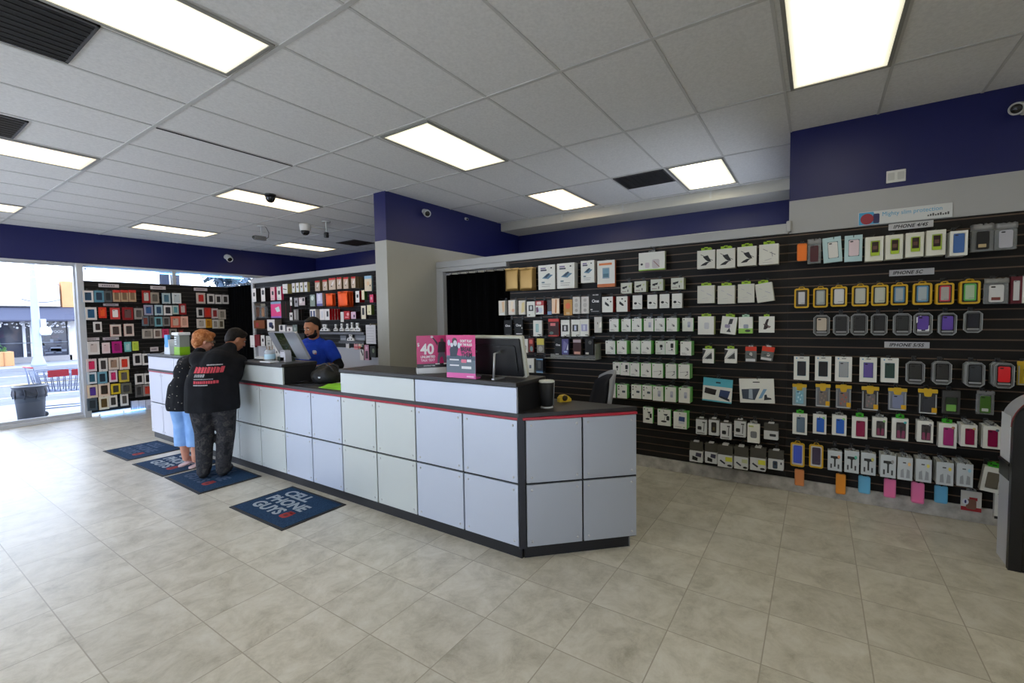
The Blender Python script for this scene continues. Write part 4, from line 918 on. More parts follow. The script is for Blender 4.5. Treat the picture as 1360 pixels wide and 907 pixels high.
# --------------------------------------------------------------------- packs
CLEAR = mat((200, 204, 206), .12, alpha=.32); CLEARD = mat((150, 154, 156), .15, alpha=.45); LIME = mat((150, 190, 30), .35); GREEN = mat((60, 176, 40), .35, alpha=.9); HOLE = mat((24, 24, 26), .6)
def tab(root, w, h, m, tw=.5, th=.022, y=.0, bend=0.):
    tw *= w/2
    f = MB(); f.prism([(-tw, h-.004), (tw, h-.004), (tw, h+th*.8), (tw*.4, h+th*.8), (tw*.3, h+th), (-tw*.3, h+th), (-tw*.4, h+th*.8), (-tw, h+th*.8)], y, y+.0012, m)
    f.prism(rrect(-tw*.4, h+th*.35, tw*.4, h+th*.6, .002), y-.0003, y+.0015, HOLE); return f.build('hang_tab', root)
def case_mesh(f, x0, z0, x1, z1, y, col, th=.008, cam_=True, rough=.35):
    """back of a phone cover: rounded slab with a lens opening and a small round badge"""
    w, h = x1-x0, z1-z0; c = mat(col, rough)
    f.prism(rrect(x0, z0, x1, z1, w*.16), y, y+th, c)
    f.prism(rrect(x0+w*.03, z0+w*.03, x1-w*.03, z1-w*.03, w*.14), y-.0015, y+.001, c)
    if cam_: f.prism(rrect(x0+w*.12, z1-w*.26, x0+w*.44, z1-w*.12, w*.07), y-.0022, y-.0012, HOLE)
def pieces(root, w, h, kind, o):
    c = lambda k, d: o.get(k, d)
    t = c('t', .03)
    if kind == 'box':                # printed carton with coloured sides
        f = MB(); f.box(-w/2, .0012, 0, w/2, t, h, mat(c('side', (205, 205, 200)), .5, spec=.3), .0015); f.box(-w/2, 0, 0, w/2, .0016, h, mat(c('face', WHITE), .5, spec=.3)); f.build('carton', root)
        if c('art', 0): f = MB(); art(f, c('art', 0), w, h, -.0008); f.build('printed_picture', root)
        if c('tab', 0): tab(root, w, h, c('tab', 0), c('tw', .5), c('th', .022), t*.5 if c('mid', 0) else .002)
        if c('txt', 0): link('lettering', text_mesh(c('txt', 0), mat((230, 230, 230)), w*.62, None, .0006, .02), root, (0, -.001, h*c('tz', .72)))
    elif kind == 'win':              # white carton with a window that shows the cover inside
        a, b_, d, e = c('win', (.22, .1, .82, .86)); x0, x1, z0, z1 = (a-.5)*w, (d-.5)*w, b_*h, e*h
        f = MB(); wm = mat(c('face', WHITE), .35); sm = mat(c('side', (190, 190, 188)), .35)
        f.prism([(-w/2, 0), (w/2, 0), (w/2, h), (-w/2, h)], 0, .012, wm, hole=[(x0, z0), (x1, z0), (x1, z1), (x0, z1)]); f.box(-w/2, .0121, 0, w/2, t, h, sm, .001); f.build('carton', root)
        f = MB(); case_mesh(f, x0+w*.02, z0+h*.015, x1-w*.02, z1-h*.015, .004, c('col', (60, 60, 60)), cam_=c('cam', True))
        if c('col2', 0): f.prism(rrect(x0+w*.06, z0+h*.04, x1-w*.06, z0+(z1-z0)*.5, w*.05), .0018, .004, mat(c('col2', 0), .4))
        if c('scr', 0): f.prism(rrect(x0+w*.08, z0+h*.15, x1-w*.08, z1-h*.05, w*.02), .0008, .004, mat(c('scr', 0), .25)); f.prism(rrect(x0+w*.14, z0+h*.27, x1-w*.16, z1-h*.22, w*.02), .0004, .0008, mat((96, 56, 44), .4))
        if c('slit', 0): f.prism([((x0+x1)/2-w*.02, z0+h*.02), ((x0+x1)/2+w*.02, z0+h*.02), ((x0+x1)/2+w*.09, z1-h*.2), ((x0+x1)/2-w*.09, z1-h*.2)], .0016, .002, mat(c('slit', 0), .5))
        f.build('phone_case', root)
        if c('dot', 0): f = MB(); f.lathe([(0, 0), (w*.1, 0), (w*.1, .0008), (0, .0008)], mat(c('dot', 0), .5), 14, Matrix.Translation((w*.3, -.0002, h*.84)) @ RX90); f.build('price_sticker', root)
        if c('tab', 0): tab(root, w, h, c('tab', 0), c('tw', .45), c('th', .03), .012)
        if c('art', 0): f = MB(); art(f, c('art', 0), w, h, -.0008); f.build('printed_picture', root)
    elif kind == 'frame':            # bright plastic frame round a cover, with a hanging loop
        fm = mat(c('fr', (206, 164, 28)), .35); hh = h*.93; b_ = w*.11
        f = MB(); f.prism(rrect(-w/2, 0, w/2, hh, w*.16), 0, t, fm, hole=rrect(-w/2+b_, b_*1.1, w/2-b_, hh-b_*1.1, w*.07))
        f.tube([(-w*.22, t*.4, hh-.004), (-w*.12, t*.4, h), (w*.12, t*.4, h), (w*.22, t*.4, hh-.004)], w*.035, fm, 6); f.build('frame', root)
        f = MB(); f.prism(rrect(-w/2+b_*.8, b_, w/2-b_*.8, hh-b_, w*.05), t*.6, t*.8, mat(c('back', (44, 42, 40)), .5)); f.build('backing', root)
        f = MB(); case_mesh(f, -w*.29, hh*.14, w*.31, hh*.88, t*.25, c('col', (170, 172, 172)), t*.3, c('cam', False))
        f.prism(rrect(-w*.22, hh*.2, w*.22, hh*.82, w*.04), t*.25-.0025, t*.25, mat(c('inner', (176, 178, 176)), .3)); f.prism([(-w*.05, hh*.24), (w*.25, hh*.24), (w*.25, hh*.255), (-w*.05, hh*.255)], t*.25-.003, t*.25-.0025, mat((90, 90, 90))); f.build('phone_case', root)
    elif kind == 'clam':             # clear clamshell with cut corners
        k = w*.2
        O = lambda i: [(w/2-i, k), (w/2-i, h-k), (w/2-k, h-i), (-w/2+k, h-i), (-w/2+i, h-k), (-w/2+i, k), (-w/2+k, i), (w/2-k, i)]
        rim = mat((172, 176, 178), .18, alpha=.8)
        f = MB(); f.prism(O(0), 0, t, rim, hole=O(w*.055)); f.prism(O(w*.10), .003, .007, rim, hole=O(w*.125)); f.build('clear_shell', root)
        f = MB(); f.prism(O(w*.05), t*.8, t*.9, mat(c('back', (34, 34, 36)), .4)); f.build('backing', root)
        f = MB(); case_mesh(f, -w*.29, h*.24, w*.31, h*.86, t*.3, c('col', (40, 40, 42)), t*.4, True); f.build('phone_case', root)
        f = MB(); f.prism(rrect(-w*.31, h*.13, w*.33, h*.2, .003), t*.15, t*.5, mat(c('lip', (150, 152, 154)), .25)); f.build('tray', root)
        if c('glare', 0): f = MB(); art(f, [('p', [(-.34, .8), (-.1, .88), (-.18, .62), (-.34, .55)], (226, 228, 232)), ('p', [(-.3, .2), (-.05, .2), (-.2, .42)], (226, 228, 232)), ('p', [(.1, .18), (.34, .2), (.34, .46)], (226, 228, 232))], w, h, t*.25); f.build('silver_print', root)  # pale silver shapes laid over the case
    elif kind == 'bag':              # clear bag with a wrinkled header
        hd = mat(c('head', (205, 206, 206)), .25, c('hm', .2)); n = 8; H0 = h*c('hz', .78)
        tb = bmesh.new(); rows = []
        for z, a in ((H0, .004), ((H0+h)/2, .007), (h, .003)): rows.append([tb.verts.new((-w/2*(1 if z < h else 1.02)+w*k/n, -.002+a*math.sin(2.3*k+z*60), z+(.004*math.sin(3*k) if z == h else 0))) for k in range(n+1)])
        for r0, r1 in zip(rows, rows[1:]):
            for k in range(n): tb.faces.new((r0[k], r0[k+1], r1[k+1], r1[k])).smooth = True
        bmesh.ops.solidify(tb, geom=list(tb.faces), thickness=.0015); MB().merge(tb, hd).build('header', root)
        f = MB(); f.box(-w/2, .0, 0, w/2, t*.8, H0, c('clear', CLEARD), .004); f.build('clear_bag', root)
        f = MB(); case_mesh(f, -w*.30, h*.07, w*.30, H0-h*.06, -.004, c('col', (30, 30, 32)), .006, c('cam', True))
        if c('lab', 0): f.prism(rrect(-w*.2, h*.14, w*.16, h*.26, .002), -.0075, -.0055, mat(c('lab', 0), .5))
        f.build('phone_case', root)
    elif kind == 'blister':          # card with a coloured header and a clear bubble
        f = MB(); f.prism(rrect(-w/2, 0, w/2, h*.97, .004), .006, .008, mat(c('card', (120, 124, 128)), .4)); f.build('backing_card', root)
        f = MB(); hm = mat(c('head', (206, 168, 30)), .35); f.prism(rrect(-w/2-.002, h*.83, w/2+.002, h*.97, .004), .003, .009, hm); f.prism([(-w*.22, h*.83), (w*.22, h*.83), (w*.18, h*.70), (0, h*.67), (-w*.18, h*.70)], .0025, .005, hm); f.prism(rrect(-w*.2, h*.95, w*.2, h, .004), .003, .006, hm); f.build('header', root)
        f = MB(); case_mesh(f, -w*.26, h*.10, w*.30, h*.68, -.002, c('col', (60, 62, 66)), .008)
        if c('print', 0):
            for k in range(5): f.ball((w*(-.16+.08*k), -.003, h*(.2+.09*((k*2) % 5))), (w*.06, .002, h*.05), mat(c('print', 0), .5), n=8)
        f.build('phone_case', root)
        f = MB(); f.box(-w*.45, -.005, h*.02, -w*.40, .006, h*.78, mat((196, 200, 204), .2, alpha=.8)); f.box(w*.40, -.005, h*.02, w*.45, .006, h*.78, mat((196, 200, 204), .2, alpha=.8)); f.box(-w*.45, -.005, h*.02, w*.45, .006, h*.06, mat((205, 208, 210), .2)); f.build('clear_bubble', root)
        if c('tag', 0): f = MB(); f.prism(rrect(w*.2, h*.07, w*.47, h*.26, .002), -.0065, -.005, mat(c('tag', 0), .4)); f.build('price_tag', root)
    elif kind == 'case':             # bare cover hung by its lens hole
        m_ = mat(c('col', (220, 120, 160)), .4); f = MB(); r = w*.17
        f.prism(rrect(-w/2, 0, w/2, h, r), 0, t, m_, hole=rrect(-w/2+w*.09, w*.09, w/2-w*.09, h-w*.09, r*.7)); f.prism(rrect(-w/2+w*.08, w*.08, w/2-w*.08, h-w*.08, r*.7), t*.55, t*.9, mat(tuple(min(255, v*1.06) for v in c('col', (220, 120, 160))), .45)); f.build('shell', root)
        f = MB(); f.prism(rrect(-w*.16, h-w*.07, w*.16, h+w*.06, .003), t*.3, t*.4, HOLE); f.build('lens_opening', root)
    elif kind == 'pouch':            # soft foil pouch
        tb = bmesh.new(); n = 8; V = []
        for s in (0, 1):
            G = [[tb.verts.new((-w/2+w*i/n, (t/2)*(1+(2*s-1)*(math.sin(PI*i/n)*math.sin(PI*j/n))**.5*(.8+.2*math.sin(i*2.1+j*1.3))), h*j/n)) for j in range(n+1)] for i in range(n+1)]
            V.append(G)
            for i in range(n):
                for j in range(n):
                    q = [G[i][j], G[i+1][j], G[i+1][j+1], G[i][j+1]]; tb.faces.new(q if s == 0 else q[::-1]).smooth = True
        bmesh.ops.remove_doubles(tb, verts=tb.verts, dist=1e-5); bmesh.ops.recalc_face_normals(tb, faces=tb.faces)
        MB().merge(tb, mat(c('col', (200, 164, 90)), .42, .45)).build('pouch', root)
        f = MB(); f.prism(rrect(-w/2, h-.012, w/2, h+.004, .003), t/2-.002, t/2+.002, mat(c('col', (200, 164, 90)), .35, .6)); f.prism(rrect(-w*.1, h-.008, w*.1, h-.002, .002), t/2-.003, t/2+.003, HOLE); f.build('sealed_edge', root)
    elif kind == 'head':             # clear accessory pack under a dark or bright header
        H0 = h*c('hz', .6); hm = mat(c('head', (70, 68, 64)), .35); f = MB(); f.prism(rrect(-w/2, H0, w/2, h, .004), .004, .010, hm); f.prism(rrect(-w*.2, h-.010, w*.2, h+.012, .004), .005, .008, mat((205, 205, 205), .2)); f.build('header', root)
        f = MB(); f.prism(rrect(-w/2, 0, w/2, H0, .006), .002, t, mat(c('card', (206, 208, 210)), .35)); f.build('backing_card', root)
        f = MB(); art(f, c('art', [('o', -.2, .1, .2, .45, (40, 40, 44))]), w, h, .001, .004); f.build('printed_picture', root)
    elif kind == 'clip':             # earphones on a stand-up white tray
        f = MB(); f.prism([(-w/2, 0), (w/2, 0), (w*.42, h*.35), (w*.15, h*.45), (w*.2, h), (-w*.2, h), (-w*.15, h*.45), (-w*.42, h*.35)], 0, t, mat(c('face', (222, 220, 216)), .3)); f.build('tray', root)
        f = MB(); art(f, [('e', -.2, .2, .1, .1, c('col', (60, 56, 56))), ('e', .15, .22, .1, .1, c('col', (60, 56, 56))), ('e', 0, .75, .08, .09, (110, 100, 100))], w, h, -.003, .003); f.build('earphones', root)
WALLS = {'R': (PR, .23), 'C': (PC, 1.78), 'L': (PLp, 3.32), 'B': (PB, 9.70), 'F': (PF, 2.54)}
ORD = ['first', 'second', 'third', 'fourth', 'fifth', 'sixth', 'seventh', 'eighth', 'ninth', 'tenth', 'eleventh', 'twelfth', 'thirteenth', 'fourteenth']
def row(wall, zoom, where, items, d=.10, hooks=True, group=None):
    """goods hung in one row; their outlines were measured in the picture and are carried onto the wall that holds them"""
    ox, oy, s = zoom; P, base = WALLS[wall]; n = len(items)
    for k, it in enumerate(items):
        x0, y0, x1, y1, kind, name, look, o = it[:8]; o = dict(o)
        stack, th = o.get('n', 0), o.get('t', .03)
        dd = o.get('d', max(d, .035+(stack+1)*(th+.003)))
        X0, X1, Y0, Y1 = ox+x0/s, ox+x1/s, oy+y0/s, oy+y1/s; cx, cy = (X0+X1)/2, (Y0+Y1)/2
        if wall == 'F':
            Q = YF-.04-dd; a, b_ = on_y(X0, cy, Q), on_y(X1, cy, Q); zt, zb = on_y(cx, Y0, Q).z, on_y(cx, Y1, Q).z; w = b_.x-a.x; u = (a.x+b_.x)/2; loc = (u, Q, zb); rz = 0; lx = u-base
        else:
            Q = XW-dd; a, b_ = on_x(X0, cy, Q), on_x(X1, cy, Q); zt, zb = on_x(cx, Y0, Q).z, on_x(cx, Y1, Q).z; w = a.y-b_.y; u = (a.y+b_.y)/2; loc = (Q, u, zb); rz = -PI/2; lx = base-u
        h = zt-zb; w *= o.get('ws', 1.)
        pos = '%s from left in %s' % (ORD[k], where) if n > 1 else 'in '+where
        if len((look+' '+pos).split()) > 16: pos = '%s in %s' % (ORD[k], where)
        if len((look+' '+pos).split()) > 16: print('LONG', look, pos)
        t = thing(name, '%s, %s' % (look, pos), o.get('cat', 'pack'), loc, rz, group or ('packs in '+where))
        if 'tilt' in o: t.rotation_mode = 'XYZ'; t.rotation_euler = (0, math.radians(o['tilt']), rz)
        pieces(t, w, h, kind, o)
        if hooks:
            gz = groove_z(.13, 2.4); top = zb+h*o.get('hk', .98); z = min(gz, key=lambda q: abs(q-top-.012)); peg(P, lx, z-.004, dd+.02)
        kids = list(t.children)
        for q in range(stack):
            c = t.copy(); COL.objects.link(c); m4 = Matrix.Rotation(rz, 3, 'Z') @ Vector((.0007*((q*37+k*11) % 7-3), (q+1)*(th+.003), 0))
            c.location = Vector(loc)+m4
            c['label'] = 'similar %s behind the %s one of %s' % (o.get('cat', 'pack'), ORD[k], where) if n > 1 else 'similar %s behind the front one of %s' % (o.get('cat', 'pack'), where)
            for ch in kids: e = ch.copy(); COL.objects.link(e); e.parent = c
BX = {'cat': 'box'}
def D(**k): return k
LG = (84, 200, 64); PAL = (206, 214, 190)
def A_cable(v=0):
    k = (44, 44, 48)
    return [('r', -.40, .84, -.30, .92, (40, 40, 40)), ('l', -.05+.06*v, .55, .22, .5-.05*v, .05, k), ('l', -.02, .42, .25, .5, .04, (120, 120, 124)), ('o', .1, .36, .28, .44, (70, 70, 76)), ('r', -.38, .08, .1, .11, (150, 150, 150)), ('r', -.38, .15, -.05, .18, (160, 160, 160))]
A_plug = [('r', -.40, .84, -.30, .92, (40, 40, 40)), ('o', -.05, .5, .25, .72, (36, 36, 38)), ('e', .12, .4, .09, .06, (70, 70, 74)), ('r', -.38, .08, .1, .11, (150, 150, 150))]
A_phone = [('r', -.40, .84, -.30, .92, (40, 40, 40)), ('o', .02, .48, .3, .82, (28, 28, 30)), ('e', .16, .36, .1, .06, (70, 70, 74)), ('l', -.2, .3, .3, .26, .03, (80, 80, 84))]
A_pale = [('r', -.40, .84, -.30, .92, (60, 60, 60)), ('o', -.02, .3, .25, .72, (184, 186, 200)), ('e', .1, .4, .1, .1, (150, 154, 176))]
A_three = [('r', -.40, .80, -.28, .9, (40, 40, 40)), ('r', -.40, .62, -.28, .72, (40, 40, 40)), ('r', -.40, .2, -.28, .3, (40, 40, 40)), ('o', .0, .42, .32, .58, (90, 110, 124)), ('e', .08, .5, .06, .07, (40, 50, 60)), ('e', .24, .5, .06, .07, (40, 50, 60))]
A_line = [('l', -.35, .42, .35, .5, .025, (120, 120, 124)), ('l', .1, .2, .35, .34, .06, (70, 70, 76)), ('r', -.40, .84, -.32, .9, (90, 90, 90)), ('o', .24, .4, .34, .52, (110, 110, 116))]
A_swirl = [('l', -.3, .78, .38, .42, .03, (50, 50, 52)), ('p', [(-.18, .66), (.1, .72), (.22, .5), (.3, .36), (.1, .38), (-.05, .5)], (16, 16, 18)), ('p', [(-.32, .16), (.0, .18), (.12, .3), (.24, .36), (.0, .36), (-.2, .26)], (20, 20, 22))]
A_sketch = [('l', -.3, .78, -.05, .66, .03, (130, 130, 134)), ('l', .05, .6, .35, .46, .035, (110, 110, 116)), ('l', .15, .62, .2, .38, .03, (130, 130, 136)), ('l', -.2, .2, .15, .28, .03, (160, 160, 164)), ('r', -.3, .1, .2, .115, (170, 170, 170))]
A_faint = [('l', -.3, .75, -.1, .68, .025, (168, 168, 186)), ('l', .05, .55, .34, .42, .03, (158, 158, 180)), ('l', -.2, .26, .1, .3, .02, (180, 180, 184)), ('r', -.35, .14, .15, .155, (186, 186, 186))]
A_mount = [('p', [(-.05, .2), (.1, .3), (.06, .55), (.16, .86), (.0, .82), (-.14, .5), (-.2, .2)], (40, 28, 30)), ('l', -.2, .52, .26, .36, .07, (80, 60, 62)), ('e', .15, .35, .08, .07, (120, 100, 100))]
A_holder = [('p', [(-.05, .55), (.2, .6), (.25, .9), (.02, .88)], (52, 52, 58)), ('o', -.25, .35, .1, .55, (150, 140, 170)), ('p', [(-.1, .12), (.2, .12), (.06, .36)], (60, 60, 66))]
A_black = [('p', [(-.5, .36), (-.2, .9), (-.5, .95)], (50, 50, 54)), ('p', [(-.5, .3), (.3, .85), (.34, .3)], (60, 62, 64)), ('l', -.4, .3, .3, .8, .1, (200, 200, 200)), ('l', -.1, .28, .32, .6, .05, (24, 24, 26))]
A_ipad = [('p', [(-.28, .46), (.1, .42), (.38, .58), (.02, .63)], (88, 124, 148)), ('p', [(-.16, .5), (.1, .66), (.22, .64), (.0, .48)], (40, 62, 84)), ('r', -.36, .84, -.05, .9, (124, 110, 150)), ('r', -.36, .76, .0, .82, (60, 60, 84)), ('e', .28, .87, .05, .03, (30, 30, 30)), ('r', -.3, .2, .25, .22, (150, 150, 150)), ('r', -.3, .12, .2, .14, (150, 150, 150)), ('r', -.3, .26, -.12, .32, (110, 130, 140))]
Z4 = (1030, 270, 4.121); Z5 = (1030, 450, 3.627); Z6 = (800, 320, 2.8346); Z7 = (580, 320, 3.238)
# ---------------------------------------------------------------- bay by the kiosk
yb = (170, 196, 52)
row('R', Z4, 'top row by the kiosk', [
 (118, 220, 172, 315, 'case', 'phone_case', 'orange bare phone case', D(col=(226, 116, 26), t=.012, cat='phone case')),
 (175, 195, 250, 330, 'bag', 'phone_case_pack', 'clear bag with dark red phone case', D(col=(70, 18, 28))),
 (266, 185, 368, 322, 'win', 'phone_case_pack', 'tilted pale blue pack with white case', D(face=(176, 204, 208), side=(40, 90, 110), col=(214, 212, 208), t=.022, tilt=-4, n=1, win=(.26, .16, .82, .82))),
 (378, 175, 475, 318, 'win', 'phone_case_pack', 'pale blue pack with shiny pinkish case', D(face=(176, 204, 208), side=(40, 90, 110), col=(220, 200, 206), t=.022, n=1, win=(.22, .2, .84, .84)))]
 + [(a, b_, c, d_, 'win', 'phone_case_pack', 'white box with yellow-green framed phone', D(face=(218, 218, 206), side=(205, 205, 192), col=yb, scr=(44, 24, 22), t=.026, n=3, win=(.28, .2, .82, .84), cam=False)) for a, b_, c, d_ in ((492, 183, 590, 315), (602, 172, 697, 305), (712, 160, 812, 292), (826, 146, 932, 284))]
 + [(955, 150, 1053, 285, 'win', 'phone_case_pack', 'white box with blue patterned case', D(col=(64, 104, 168), t=.026, n=4, win=(.18, .1, .84, .9))),
 (1075, 112, 1195, 262, 'bag', 'phone_case_pack', 'clear bag with black case', D(col=(20, 20, 22), lab=(180, 160, 120), n=2, t=.026)),
 (1200, 106, 1325, 252, 'bag', 'phone_case_pack', 'clear bag with pale grey case', D(col=(178, 178, 188), n=2, t=.026))])
fr = [((103, 458, 183, 573), (58, 56, 54), (200, 200, 204), 'white strip case'), ((206, 455, 287, 570), (140, 146, 144), (172, 178, 176), 'silver case'), ((303, 448, 392, 565), (200, 202, 202), (206, 206, 208), 'white case'),
      ((418, 442, 510, 563), (176, 178, 170), (186, 188, 180), 'grey case'), ((525, 438, 618, 560), (176, 184, 166), (186, 190, 180), 'greenish grey case'), ((632, 435, 725, 557), (74, 130, 170), (160, 170, 176), 'blue-edged case'),
      ((752, 428, 858, 555), (84, 140, 180), (164, 174, 180), 'blue-edged case'), ((878, 428, 978, 553), (196, 50, 70), (172, 170, 168), 'red-edged case'), ((1008, 415, 1122, 550), (90, 176, 84), (170, 190, 164), 'green-edged case')]
row('R', Z4, 'yellow-framed row by the kiosk', [(*q, 'frame', 'phone_case_pack', 'yellow framed pack with '+nm, D(col=c1, inner=c2, t=.02, n=[0, 0, 1, 0, 0, 0, 1, 1, 2][k])) for k, (q, c1, c2, nm) in enumerate(fr)]
 + [(1140, 410, 1278, 550, 'bag', 'phone_case_pack', 'white-headed pack with mostly white case', D(head=(205, 205, 200), col=(208, 208, 208), lab=(110, 46, 34), hz=.8)),
    (1288, 400, 1350, 548, 'win', 'phone_case_pack', 'dark red box', D(face=(96, 24, 36), side=(80, 18, 30), col=(200, 200, 200), n=1)),
    (1352, 396, 1440, 545, 'win', 'phone_case_pack', 'white box cut off by picture edge', D(col=(90, 150, 110), n=1))])
cl = [((207, 612, 297, 724), (188, 176, 160), 'white printed case', 0), ((315, 610, 403, 722), (40, 40, 42), 'black case', 0), ((413, 605, 505, 722), (42, 42, 44), 'black case', 1), ((522, 605, 613, 722), (40, 40, 42), 'black case', 1),
      ((645, 603, 745, 722), (44, 46, 46), 'dark grey case', 2), ((755, 600, 860, 722), (92, 62, 156), 'purple and silver case', 1), ((892, 600, 993, 722), (92, 62, 160), 'plain purple case', 1), ((1030, 590, 1135, 708), (26, 26, 36), 'navy case', 0)]
row('R', Z4, 'octagonal row under yellow frames', [(*q, 'clam', 'phone_case_pack', 'clear octagonal pack with '+nm, D(col=c, n=n_, t=.022, glare=('silver' in nm))) for q, c, nm, n_ in cl])
cs = [((88, 85, 162, 198), (38, 38, 46), 'black case'), ((190, 85, 268, 202), (26, 26, 30), 'black case'), ((288, 87, 368, 205), (158, 162, 166), 'clear grey case'), ((405, 90, 488, 208), (100, 84, 156), 'purple case'), ((508, 93, 592, 210), (40, 66, 60), 'dark green case')]
row('R', Z5, 'row below the third label strip', [(*q, 'win', 'phone_case_pack', 'white box with '+nm, D(col=c, side=(60, 130, 150), t=.02, n=[0, 1, 1, 1, 1][k], win=(.22, .17, .80, .80), art=[('r', -.36, .9, -.28, .95, (60, 140, 190)), ('r', -.12, .92, .14, .95, (60, 60, 64))])) for k, (q, c, nm) in enumerate(cs)]
 + [(628, 110, 720, 217, 'clam', 'phone_case_pack', 'clear octagonal pack with dark case', D(col=(44, 44, 42), n=1, t=.024)), (757, 110, 850, 220, 'clam', 'phone_case_pack', 'clear octagonal pack with dark case', D(col=(44, 44, 42), n=2, t=.024)),
    (915, 115, 1010, 232, 'clam', 'phone_case_pack', 'clear octagonal pack with slate case', D(col=(54, 58, 64), n=3, t=.024)), (1053, 118, 1153, 238, 'clam', 'phone_case_pack', 'clear octagonal pack with bright red case', D(col=(226, 34, 40), n=4, t=.024)),
    (1165, 105, 1260, 225, 'blister', 'phone_case_pack', 'yellow pack cut off by picture edge', D(card=(200, 170, 30), col=(190, 160, 30)))])
row('R', Z5, 'yellow-topped row above the pink cases', [
 (82, 215, 148, 322, 'blister', 'phone_case_pack', 'yellow topped pack with ice blue case', D(card=(150, 170, 176), col=(126, 176, 196), print=(190, 220, 230))),
 (193, 215, 263, 328, 'blister', 'phone_case_pack', 'yellow topped pack with grey printed case', D(card=(110, 116, 124), col=(120, 112, 108), print=(150, 130, 120), tag=(222, 170, 20))),
 (290, 220, 365, 335, 'blister', 'phone_case_pack', 'yellow topped pack with rosy printed case', D(card=(110, 116, 124), col=(128, 112, 110), print=(180, 100, 90), tag=(222, 170, 20))),
 (415, 228, 497, 345, 'blister', 'phone_case_pack', 'yellow topped pack with dark printed case', D(card=(60, 60, 64), col=(112, 110, 110), print=(150, 120, 124), tag=(222, 170, 20), n=1, t=.02)),
 (543, 235, 632, 345, 'blister', 'phone_case_pack', 'yellow topped pack with bluish case', D(card=(120, 126, 140), col=(126, 134, 168), tag=(222, 170, 20))),
 (688, 240, 780, 362, 'blister', 'phone_case_pack', 'yellow topped pack with charcoal case', D(card=(52, 54, 60), col=(50, 52, 60), tag=(222, 170, 20), n=1, t=.02)),
 (803, 250, 890, 362, 'win', 'phone_case_pack', 'dark pack with lime screen', D(face=(58, 58, 58), side=(44, 44, 44), col=(40, 56, 36), col2=(122, 180, 84), win=(.18, .08, .84, .72), cam=False)),
 (967, 250, 1055, 365, 'bag', 'phone_case_pack', 'clear bag with black case edged lime', D(col=(70, 108, 44), lab=(196, 200, 196), hz=.84, clear=CLEARD))])
mg = (140, 14, 68); GT = dict(tab=GREEN, tw=.5, th=.036); CT = dict(tab=CLEARD, tw=.55, th=.028); P2 = (60, 56, 58)
r6 = [((82, 360, 152, 460), (96, 118, 140), 'steel blue case', GT, 0, 0, 0), ((180, 365, 245, 458), (36, 98, 196), 'bright blue case', CT, (150, 214, 140), 0, 0), ((273, 370, 342, 465), (36, 98, 196), 'bright blue case', CT, (150, 214, 140), 1, 0), ((368, 378, 443, 480), mg, 'magenta case', GT, 0, 1, 0),
      ((467, 380, 537, 475), P2, 'black and pink case', CT, (160, 214, 140), 1, 1), ((560, 385, 640, 490), P2, 'black and pink case', GT, (90, 200, 210), 1, 1), ((682, 397, 760, 498), P2, 'black and pink case', CT, (150, 150, 160), 2, 1), ((785, 408, 873, 525), (168, 38, 118), 'bright pink case', GT, (190, 140, 110), 1, 0), ((893, 415, 972, 520), mg, 'magenta case', CT, (220, 190, 120), 3, 0), ((1000, 422, 1085, 530), mg, 'magenta case', CT, (80, 110, 130), 3, 0)]
row('R', Z5, 'row of blue and magenta cases', [(*q, 'win', 'phone_case_pack', 'white box with '+nm, D(col=c, col2=(140, 62, 96) if s else 0, slit=(40, 34, 38) if s else 0, t=.03, n=n_, dot=dt, win=(.26, .08, .86, .84), **tb)) for q, c, nm, tb, dt, n_, s in r6])
A_stand = [('p', [(-.3, .62), (.3, .62), (.3, .74), (.06, .58), (.06, .2), (-.06, .2), (-.06, .58), (-.3, .74)], (40, 42, 44)), ('r', -.32, .12, -.2, .34, (70, 72, 76)), ('r', .2, .12, .32, .34, (70, 72, 76))]
A_silver = [('p', [(-.3, .1), (-.05, .1), (-.1, .5), (-.28, .42)], (150, 154, 160)), ('p', [(.08, .1), (.34, .1), (.32, .44), (.14, .5)], (150, 154, 160)), ('r', -.15, .74, .06, .79, (60, 60, 64))]
r7 = [((252, 540, 320, 635), A_stand, (230, 150, 100), 1), ((332, 540, 402, 645), A_stand, (90, 190, 160), 1), ((412, 550, 483, 655), A_stand, (206, 200, 110), 1), ((505, 560, 580, 668), A_stand, (150, 150, 150), 3), ((588, 572, 660, 680), A_silver, (232, 190, 130), 3), ((675, 580, 752, 690), A_silver, (226, 214, 110), 3), ((775, 595, 858, 705), A_silver, (230, 212, 90), 4), ((872, 602, 952, 712), A_silver, (150, 200, 220), 4)]
row('R', Z5, 'lowest boxed row by the kiosk', [(72, 493, 140, 615, 'frame', 'phone_case_pack', 'yellow framed pack with blue case', D(col=(58, 84, 200), inner=(66, 92, 206), t=.016, back=(200, 200, 205))), (162, 503, 230, 622, 'frame', 'phone_case_pack', 'yellow framed pack with dark waisted case', D(col=(62, 52, 78), inner=(62, 52, 78), back=(210, 210, 214), t=.016))]
 + [(*q, 'box', 'stand_box', 'pale box with %s holder picture' % ('dark' if a is A_stand else 'silver'), D(face=(196, 202, 206), side=(150, 150, 144), art=a+[('e', .28, .72, .1, .08, dt)], t=.03, n=n_, tab=CLEARD, tw=.5, th=.02, cat='box')) for q, a, dt, n_ in r7]
 + [(985, 618, 1083, 738, 'win', 'phone_case_pack', 'tilted white box with grey screen', D(col=(112, 106, 92), tilt=7, t=.03, n=1, win=(.2, .14, .86, .8), tab=GREEN, tw=.6, th=.035, cam=False))], d=.11)
